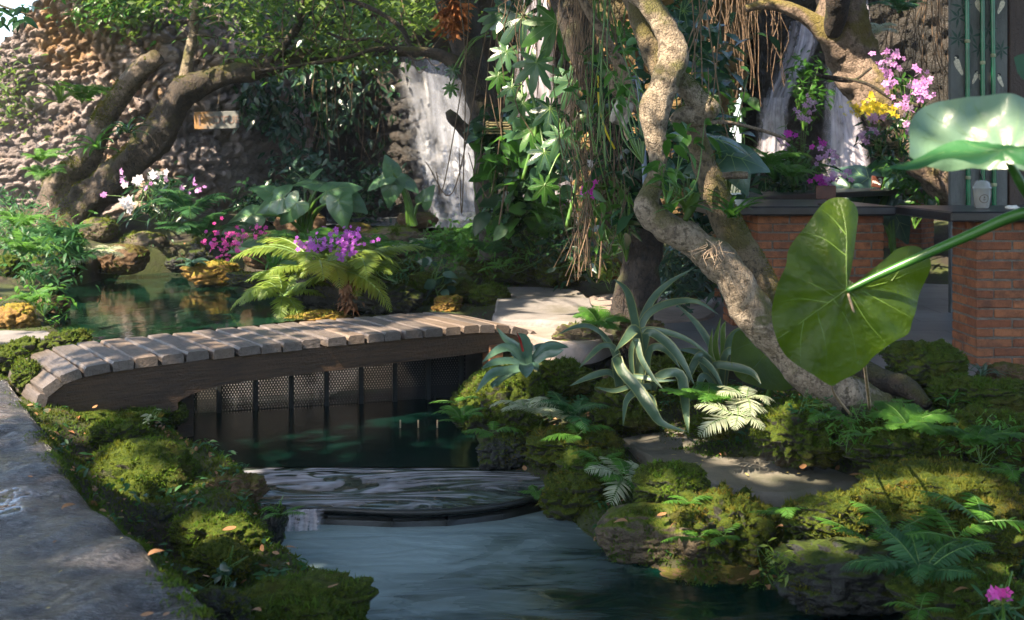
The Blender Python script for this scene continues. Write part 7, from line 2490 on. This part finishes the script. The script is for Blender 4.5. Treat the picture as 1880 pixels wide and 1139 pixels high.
FL = [
    ('flowering_orchid', 'white orchids with round petals below the leaning tree', 'orchid', (245, 400, 10.4), [(232, 372, 10.2, 12, 6, 7), (250, 335, 10.2, 9, 8, 4), (285, 325, 10.3, 9, 8, 6)], 'petal_white', .045),
    ('flowering_orchid', 'lilac orchids on thin stems left of the cave', 'orchid', (300, 405, 10.4), [(228, 328, 10.4, 9, 8, 7), (190, 358, 10.4, 6, 6, 5), (272, 340, 10.4, 5, 4, 7), (365, 340, 10.4, 8, 9, 6), (347, 352, 10.4, 4, 5, 4), (295, 325, 10.4, 5, 8, 4)], 'petal_lilac', .034),
    ('flower_cluster', 'bright pink flower cluster at the far shore of the upper pool', 'flowers', (430, 480, 9.1), [(415, 442, 9.0, 20, 16, 12), (440, 428, 9.1, 16, 14, 8), (422, 458, 8.9, 14, 10, 9), (470, 425, 9.1, 12, 10, 8), (390, 448, 9.0, 8, 8, 5)], 'petal_pink', .019),
    ('flower_cluster', 'violet flowers above the great yellow-green fern', 'flowers', (600, 500, 8.0), [(600, 440, 7.5, 22, 24, 10), (570, 450, 7.4, 22, 12, 10), (640, 452, 7.4, 34, 18, 12), (645, 436, 7.5, 16, 14, 8), (615, 470, 7.8, 7, 20, 8), (672, 470, 7.8, 7, 5, 5)], 'petal_purple', .019),
    ('flowering_orchid', 'single white orchid beside the hanging roots', 'orchid', (1105, 360, 6.6), [(1086, 305, 6.5, 4, 4, 4)], 'petal_white', .026),
    ('flowering_orchid', 'magenta orchid cluster by the hanging roots', 'orchid', (1105, 390, 6.6), [(1082, 347, 6.5, 14, 6, 5)], 'petal_magenta', .022),
    ('flowering_orchid', 'violet haze of small flowers by the half hidden waterfall', 'flowers', (1000, 400, 9.8), [(990, 372, 9.7, 24, 26, 8), (1015, 358, 9.8, 14, 14, 5)], 'petal_purple', .03),
    ('flowering_orchid', 'tall lilac orchid spikes right of the mottled trunk', 'orchid', (1650, 290, 9.0), [(1628, 122, 8.9, 30, 14, 13), (1640, 105, 8.9, 12, 7, 9), (1632, 165, 8.9, 14, 8, 12), (1688, 145, 8.8, 32, 14, 12), (1680, 168, 8.8, 14, 12, 12), (1698, 175, 8.8, 8, 6, 6), (1664, 195, 8.8, 14, 9, 8), (1668, 225, 8.8, 12, 6, 9)], 'petal_lilac', .034),
    ('flowering_orchid', 'yellow orchid cluster on the lower mottled trunk', 'orchid', (1610, 280, 8.9), [(1575, 200, 8.9, 22, 12, 7), (1602, 190, 8.9, 16, 8, 9), (1622, 202, 8.9, 26, 15, 8)], 'petal_yellow', .026),
    ('flowering_orchid', 'small white orchids in the slatted basket', 'orchid', (1620, 290, 8.9), [(1610, 222, 8.8, 14, 10, 6), (1584, 250, 8.8, 12, 8, 5), (1602, 240, 8.8, 5, 5, 4)], 'petal_lilac', .032),
    ('flowering_orchid', 'lilac orchid spike left of the straight soft waterfall', 'orchid', (1470, 330, 9.2), [(1480, 202, 9.1, 10, 7, 7), (1496, 190, 9.1, 10, 6, 10), (1470, 215, 9.1, 8, 8, 5)], 'petal_lilac', .03),
    ('flowering_orchid', 'deep magenta orchids above the long table', 'orchid', (1460, 340, 9.2), [(1452, 243, 9.1, 10, 7, 5), (1502, 262, 9.1, 8, 7, 4), (1508, 332, 9.0, 14, 8, 6)], 'petal_magenta', .036),
    ('flowering_orchid', 'pink orchid sprays leaning over the long table', 'orchid', (1490, 340, 9.2), [(1515, 290, 9.0, 16, 12, 7), (1530, 283, 9.0, 8, 6, 6), (1530, 328, 8.9, 18, 12, 6), (1548, 318, 8.9, 10, 8, 5), (1436, 288, 9.2, 12, 9, 8), (1430, 262, 9.2, 6, 8, 5)], 'petal_lilac', .03),
    ('pink_flower', 'single magenta flower with pale leaves in the bottom right corner', 'flower', (1845, 1180, 2.9), [(1836, 1090, 2.88, 9, 10, 3)], 'petal_pink', .018),
]
for f_ in FL:
    flowers(*f_)
shrub('orchid_leaves_plant', 'dark orchid leaves around the yellow and white blossoms', 'orchid', (1620, 290, 8.9), [(130, 16, 1580, 210, 1670, 290, 8.8, 9.1, .06)], 'dark_leaf', .1, LEAF_NARROW, 6)
shrub('orchid_leaves_plant', 'orchid leaves between the tall lilac spikes', 'orchid', (1655, 290, 9.0), [(60, 10, 1630, 130, 1690, 280, 8.9, 9.1, .05)], 'mid_leaf', .1, LEAF_NARROW, 6)
shrub('orchid_leaves_plant', 'leafy stems under the magenta orchids above the long table', 'orchid', (1455, 350, 9.3), [(150, 18, 1425, 250, 1500, 345, 9.1, 9.5, .06)], 'mid_leaf', .1, LEAF_NARROW, 8)
fan('pale_seedling', 'pale yellow-green leaf rosette under the magenta flower in the corner', 'plant', 1838, 1110, 2.86, 7, .035, .011, 'fern_yellow', 20, 80, -20)

# ------------------------------------------------------------------ hanging roots
def root_curtain(label, u0, u1, v0, v1, Y, n, mat, r_=.006, wob=.03, cat='aerial roots', even=True):
    t = T('aerial_root_bundle', label, cat, P((u0 + u1) / 2, v1, Y))
    mb = MB()
    for k in range(n):
        u = R.uniform(u0, u1)
        a = P(u, v0 + R.uniform(-10, 10), Y + R.uniform(-.12, .12))
        b = P(u + R.gauss(0, (u1 - u0) * .12), v1 - abs(R.gauss(0, (v1 - v0) * (.35 if even else .06))), Y + R.uniform(-.12, .12))
        pts = []
        for q in range(5):
            c = a.lerp(b, q / 4)
            pts.append((c.x + R.gauss(0, wob), c.y + R.gauss(0, wob * .5), c.z, r_ * R.uniform(.4, 1.2)))
        tube(mb, pts, 14, 5, caps=False)
    mb.build('roots', M[mat], t)
    return t


root_curtain('pale bundle of hanging roots reaching the ground left of the dark trunk', 1052, 1088, -30, 528, 6.7, 20, 'root', .0032, .05, even=False)
shrub('climbing_plant', 'dark ivy-like leaves wrapping the thick dark trunk behind the roots', 'climber', (1150, 480, 6.5), [(160, 26, 1090, 90, 1175, 330, 6.3, 6.7, .07), (90, 16, 1130, 280, 1190, 420, 6.2, 6.5, .05)], 'dark_leaf', .11, LEAF)
shrub('climbing_plant', 'lighter leaves scattered up the thick dark trunk', 'climber', (1140, 450, 6.4), [(60, 14, 1060, 60, 1160, 300, 6.3, 6.6, .06), (40, 10, 1090, 300, 1170, 440, 6.3, 6.6, .05)], 'mid_leaf', .1, LEAF)
root_curtain('darker strands of hanging roots mixed into the pale bundle', 1045, 1100, -30, 520, 6.75, 16, 'root_dark', .003, .06, even=False)
root_curtain('thin loose roots hanging right of the pale bundle', 1080, 1160, -30, 480, 6.3, 26, 'root_dark', .003, .05)
root_curtain('fine roots hanging left of the split-leaf climber', 940, 1010, -30, 260, 7.6, 14, 'root_dark', .004, .05)
root_curtain('ochre root curtain on the left of the ochre cliff', 1290, 1345, -30, 150, 11.2, 18, 'root', .0032, .025)
root_curtain('ochre root curtain on the right of the ochre cliff', 1345, 1395, -30, 230, 11.3, 20, 'root', .0032, .025)
root_curtain('root strands in front of the paired waterfalls', 1395, 1450, -30, 170, 11.6, 12, 'root', .0035, .03)
root_curtain('dark root strands between the mottled trunk and the painted panel', 1620, 1740, -30, 190, 10.4, 26, 'root_dark', .005, .05)
root_curtain('reddish straight roots hanging beside the painted panel', 1690, 1745, -30, 260, 10.2, 10, 'root', .004, .02)
root_curtain('hanging roots before the cave, left of the white waterfall', 570, 700, 90, 330, 12.9, 12, 'root', .0025, .04)
for lab, pts in (('thin white root dropping from the big dark leaf to the ground', [(1557, 540, 2.93, 2.2), (1572, 590, 2.97, 2.4), (1584, 640, 3.1, 2.8), (1590, 690, 3.5, 3.2), (1597, 750, 4.4, 3.4)]), ('short pale root below the tip of the big dark leaf', [(1526, 706, 3.1, 2), (1536, 730, 3.6, 2.4), (1562, 762, 4.4, 2.6)]),
                 ('yellow root tip hanging free in the middle of the climbers', [(1098, 140, 6.3, 1.5), (1100, 190, 6.2, 1.6), (1112, 240, 6.2, 1.9), (1129, 274, 6.2, 1.9)]), ('short orange root below the pale wood block', [(1146, 230, 5.7, 2.5), (1148, 245, 5.7, 2.6), (1153, 258, 5.7, 2.4)])):
    mb = MB()
    px_tube(mb, pts, 30, 7, bump=.2, bscale=40)
    tag(mb.build('hanging_root', M['root_pale'] if 'ale' in lab or 'white' in lab else M['petal_yellow'] if 'yellow' in lab else M['root']), lab, 'root')

for lab, u0, u1, v0, v1, Y, n in (('thin looping vines hanging before the climber-clad trunk', 840, 960, -20, 420, 8.0, 9), ('thin vines hanging from the curved tree towards the orchids', 1250, 1330, -20, 260, 5.8, 7), ('thin dark vines hanging left of the split log', 1085, 1135, -20, 330, 6.0, 9), ('bare vine loops across the top of the leaning tree', 520, 760, -20, 150, 10.0, 10)):
    t = T('hanging_vine', lab, 'vine', P((u0 + u1) / 2, v1, Y))
    mb = MB()
    for k in range(n):
        u = R.uniform(u0, u1)
        w_ = R.gauss(0, 40)
        e = v0 + (v1 - v0) * R.uniform(.5, 1)
        px_tube(mb, [(u, v0, Y, 1.3), (u + w_ * .3 + R.gauss(0, 8), v0 + (e - v0) * .35, Y + R.uniform(-.1, .1), 1.2), (u + w_ + R.gauss(0, 10), e, Y, 1.1), (u + w_ * 1.6, v0 + (e - v0) * R.uniform(.6, 1.0), Y, .9)], 28, 5, caps=False)
    mb.build('stems', M[R.choice(('root_dark', 'root', 'stem'))], t)

# ------------------------------------------------------------------ fallen leaves
LF = {}


def fallen(u, v, Y, size, mat, label, group, az=None, tilt=.25):
    p = P(u, v, Y)
    key = (mat, R.randrange(3))
    if key not in LF:
        tv, tf = leaf_tpl(R.uniform(.38, .5), R.uniform(.1, .5), R.uniform(-.3, .35), (0, .12, .3, .5, .72, .9, 1), (.04, .5, .9, 1, .75, .35, 0))
        mb = MB()
        mb.add(tv - np.array((0, .5, 0)), tf.tolist())
        o = mb.build('fallen_leaf', M[mat], org=(0, 0, 0))
        LF[key] = o
    else:
        o = LF[key].copy()
        COL.objects.link(o)
    o.location = p
    o.rotation_euler = (R.gauss(0, tilt), R.gauss(0, tilt), az if az is not None else R.uniform(0, 6.28))
    o.scale = (size * Y / F,) * 3
    return tag(o, label, 'leaf', group)


# curled single leaves one can point at
for u, v, z, s, mt, lab in ((125, 927, .012, 26, 'fallen', 'curled tan leaf on the wet path beside the largest moss rock'), (85, 752, .012, 24, 'fallen_yellow', 'pale curled leaf at the left foot of the bridge'), (285, 1012, .012, 30, 'fallen', 'long reddish leaf on the path by the small dark rock'),
                            (270, 1129, .012, 26, 'fallen', 'pale leaf at the bottom edge of the path'), (378, 1058, .0, 18, 'fallen', 'orange leaf under the broad leaved herb'), (222, 950, .012, 14, 'fallen_yellow', 'little yellow leaf at the path edge'), (305, 1128, .012, 22, 'fallen', 'dark crumpled leaf at the bottom of the path')):
    g = G(u, v, z)
    fallen(u, v, g.y, s, mt, lab, 'fallen leaves')
for u, v, Y, s, mt, lab in ((421, 972, 3.72, 30, 'fallen', 'orange-red leaf on the yellowish moss rock'), (612, 1078, 2.92, 40, 'fallen', 'serrated orange leaf on the craggy rock at the stream edge'), (362, 925, 4.12, 30, 'fallen', 'reddish leaf wedged beside the peaked brown rock'), (470, 1118, 2.85, 26, 'fallen', 'pale leaf on the dark low rock at the bottom'),
                            (1140, 955, 3.9, 26, 'fallen', 'round tan leaf on the smooth greyish boulder'), (1215, 945, 3.95, 22, 'fallen', 'orange leaf at the top of the smooth boulder'), (963, 860, 4.75, 18, 'fallen', 'thin tan leaf at the dark end of the weir'), (1765, 1080, 3.1, 30, 'fallen', 'curled brown leaf on the moss rock in the corner'), (1635, 1035, 3.35, 42, 'fallen', 'large purple-brown leaf on the dark boulder'),
                            (1430, 965, 3.7, 20, 'fallen', 'red-brown leaf under the light green fern sprig'), (1385, 1052, 3.75, 24, 'fallen', 'orange leaf in the litter at the stream edge'), (1360, 1065, 3.75, 26, 'fallen', 'tan leaf in the litter at the stream edge'), (1410, 1075, 3.7, 22, 'fallen', 'red leaf in the litter at the stream corner'), (175, 748, 5.0, 22, 'fallen', 'tan leaf under the bridge beam'), (245, 748, 5.1, 18, 'fallen', 'red leaf near the bridge abutment'), (120, 665, 5.6, 46, 'fallen', 'big pinkish dead leaf beside the first planks'),
                            (1475, 858, 4.42, 28, 'fallen', 'curled tan leaf standing at the edge of the long stepping stone'), (1570, 872, 4.3, 24, 'fallen', 'brown leaf at the far tip of the long stepping stone'), (1235, 962, 3.9, 18, 'fallen', 'small orange leaf above the water below the ochre rock')):
    fallen(u, v, Y, s, mt, lab, 'fallen leaves')
for k in range(26):
    u, v = R.uniform(0, 330), R.uniform(840, 1130)
    if u > 60 + (v - 760) * .8:
        continue
    g = G(u, v, .014)
    fallen(u, v, g.y, R.uniform(5, 11), R.choice(('fallen', 'fallen_yellow')), 'tiny leaf scrap on the wet stone path', 'tiny leaves on the path', tilt=.1)
for k in range(30):
    u, v = R.uniform(1190, 1500), R.uniform(812, 890)
    if v < 815 + abs(u - 1300) * .12 or v > 893:
        continue
    g = G(u, v, -.228)
    fallen(u, v, g.y, R.uniform(5, 12), R.choice(('fallen_yellow', 'fallen_yellow', 'fallen')), 'tiny pale petal on the grey stepping stone', 'tiny petals on the stepping stone', tilt=.1)
# leaf litter and moss between the rocks: nobody could count it
xs = np.concatenate([NR.uniform(-3.6, 3.4, 60000), NR.uniform(-2.3, -.2, 60000), NR.uniform(-.1, 2.8, 70000)])
ys = np.concatenate([NR.uniform(2.3, 11, 60000), NR.uniform(2.5, 5.4, 60000), NR.uniform(3, 5.9, 70000)])
zz = gz(xs[None], ys[None])[0]
inw = np.minimum.reduce([pdist(xs, ys, POOL_A), pdist(xs, ys, POOL_B), pdist(xs, ys, POOL_C)]) > .02
inp = (pdist(xs, ys, PATH) > .02) & (pdist(xs, ys, TERR) > .02)
k = inw & inp
pos = np.stack([xs, ys, zz], -1)[k]
mb = MB()
d = NR.normal(0, .5, pos.shape) + np.array((0, 0, .6))
mb.scat(MOSS_T[0], MOSS_T[1], frames(d, NR.normal(0, 1, pos.shape)) * (.016 * NR.uniform(.5, 1.5, len(pos)))[:, None, None], pos)
a_ = np.concatenate([np.array(PE)[:-1][:, None] + (np.array(PE)[1:] - np.array(PE)[:-1])[:, None] * NR.random((len(PE) - 1, 2600, 1))]).reshape(-1, 2) + NR.normal(0, .035, ((len(PE) - 1) * 2600, 2))
a_ = a_[fbm(np.c_[a_ * 7, a_[:, :1] * 0], 3, 77) > .12]
pe = np.c_[a_, path_z(a_[:, 0][None], a_[:, 1][None])[0]]
mb.scat(MOSS_T[0], MOSS_T[1], frames(NR.normal(0, .5, pe.shape) + np.array((0, 0, .6)), NR.normal(0, 1, pe.shape)) * (.012 * NR.uniform(.5, 1.5, len(pe)))[:, None, None], pe)
tag(mb.build('moss_cover', M['moss'], org=(0, 0, 0)), kind='stuff')
mb = MB()
kk = NR.random(len(pos)) < .014
rand_leaves(mb, pos[kk] + np.array((0, 0, .008)), .035, LEAF, .8, .05)
tag(mb.build('leaf_litter', M['fallen'], org=(0, 0, 0)), kind='stuff')
# gravelly herbs: low leaves on the soil of the banks
mb = MB()
kk = (NR.random(len(pos)) < .007) & (pos[:, 1] > 3)
p3 = np.repeat(pos[kk], 5, 0) + NR.normal(0, .025, (kk.sum() * 5, 3)) * np.array((1, 1, .3)) + np.array((0, 0, .025))
rand_leaves(mb, p3, .035, LEAF, .6, .1)
tag(mb.build('ground_cover', M['fern_dark'], org=(0, 0, 0)), kind='stuff')
EXPOSURE = 2.4
# ------------------------------------------------------------------ light, sky, camera
hz = bpy.data.materials.new('haze_air')
hz.use_nodes = True
hn = hz.node_tree
hn.nodes.clear()
ho = hn.nodes.new('ShaderNodeOutputMaterial')
hv = hn.nodes.new('ShaderNodeVolumePrincipled')
hv.inputs['Color'].default_value = (.9, .95, 1, 1)
hv.inputs['Density'].default_value = .0012
hv.inputs['Anisotropy'].default_value = .2
hn.links.new(hv.outputs[0], ho.inputs['Volume'])
mb = MB()
x0, x1, y0, y1, z0, z1 = -420, 420, -420, 440, -2.5, 9.5
mb.add([(x0, y0, z0), (x1, y0, z0), (x1, y1, z0), (x0, y1, z0), (x0, y0, z1), (x1, y0, z1), (x1, y1, z1), (x0, y1, z1)], [(3, 2, 1, 0), (4, 5, 6, 7), (0, 1, 5, 4), (1, 2, 6, 5), (2, 3, 7, 6), (3, 0, 4, 7)])
tag(mb.build('haze', hz, org=(0, 0, 0), smooth=False), kind='stuff')
w = bpy.data.worlds.new('World')
sc.world = w
w.use_nodes = True
nt = w.node_tree
bg = nt.nodes['Background']
sky = nt.nodes.new('ShaderNodeTexSky')
sky.sky_type = 'NISHITA'
sky.sun_disc = False
sky.dust_density = 1.5
sky.ozone_density = .9
sky.sun_elevation = math.asin(SUN.z)
sky.sun_rotation = math.atan2(SUN.x, SUN.y)
nt.links.new(sky.outputs[0], bg.inputs['Color'])
bg.inputs['Strength'].default_value = .095
l = bpy.data.lights.new('sun', 'SUN')
l.energy = 4.2
l.angle = math.radians(.5)
l.color = (1, .84, .64)
lo = bpy.data.objects.new('sun', l)
lo.rotation_euler = SUN.to_track_quat('Z', 'Y').to_euler()
COL.objects.link(lo)
cam = bpy.data.cameras.new('camera')
co = bpy.data.objects.new('camera', cam)
COL.objects.link(co)
co.location = (0, 0, H)
co.rotation_euler = (math.pi / 2, 0, 0)
cam.sensor_width = 36
cam.lens = 36 * F / 1880
cam.shift_y = (VH - 569.5) / 1880
cam.clip_end = 1000
cam.clip_start = .05
cam.dof.use_dof = True
cam.dof.focus_distance = 5.4
cam.dof.aperture_fstop = 5.0
sc.camera = co
sc.view_settings.view_transform = 'Standard'
sc.view_settings.look = 'None'
sc.view_settings.gamma = 1
sc.view_settings.exposure = EXPOSURE
sc.cycles.use_denoising = True
sc.cycles.max_bounces = 8
sc.cycles.transparent_max_bounces = 12
sc.cycles.caustics_reflective = False
sc.cycles.caustics_refractive = False
sc.cycles.sample_clamp_indirect = 6
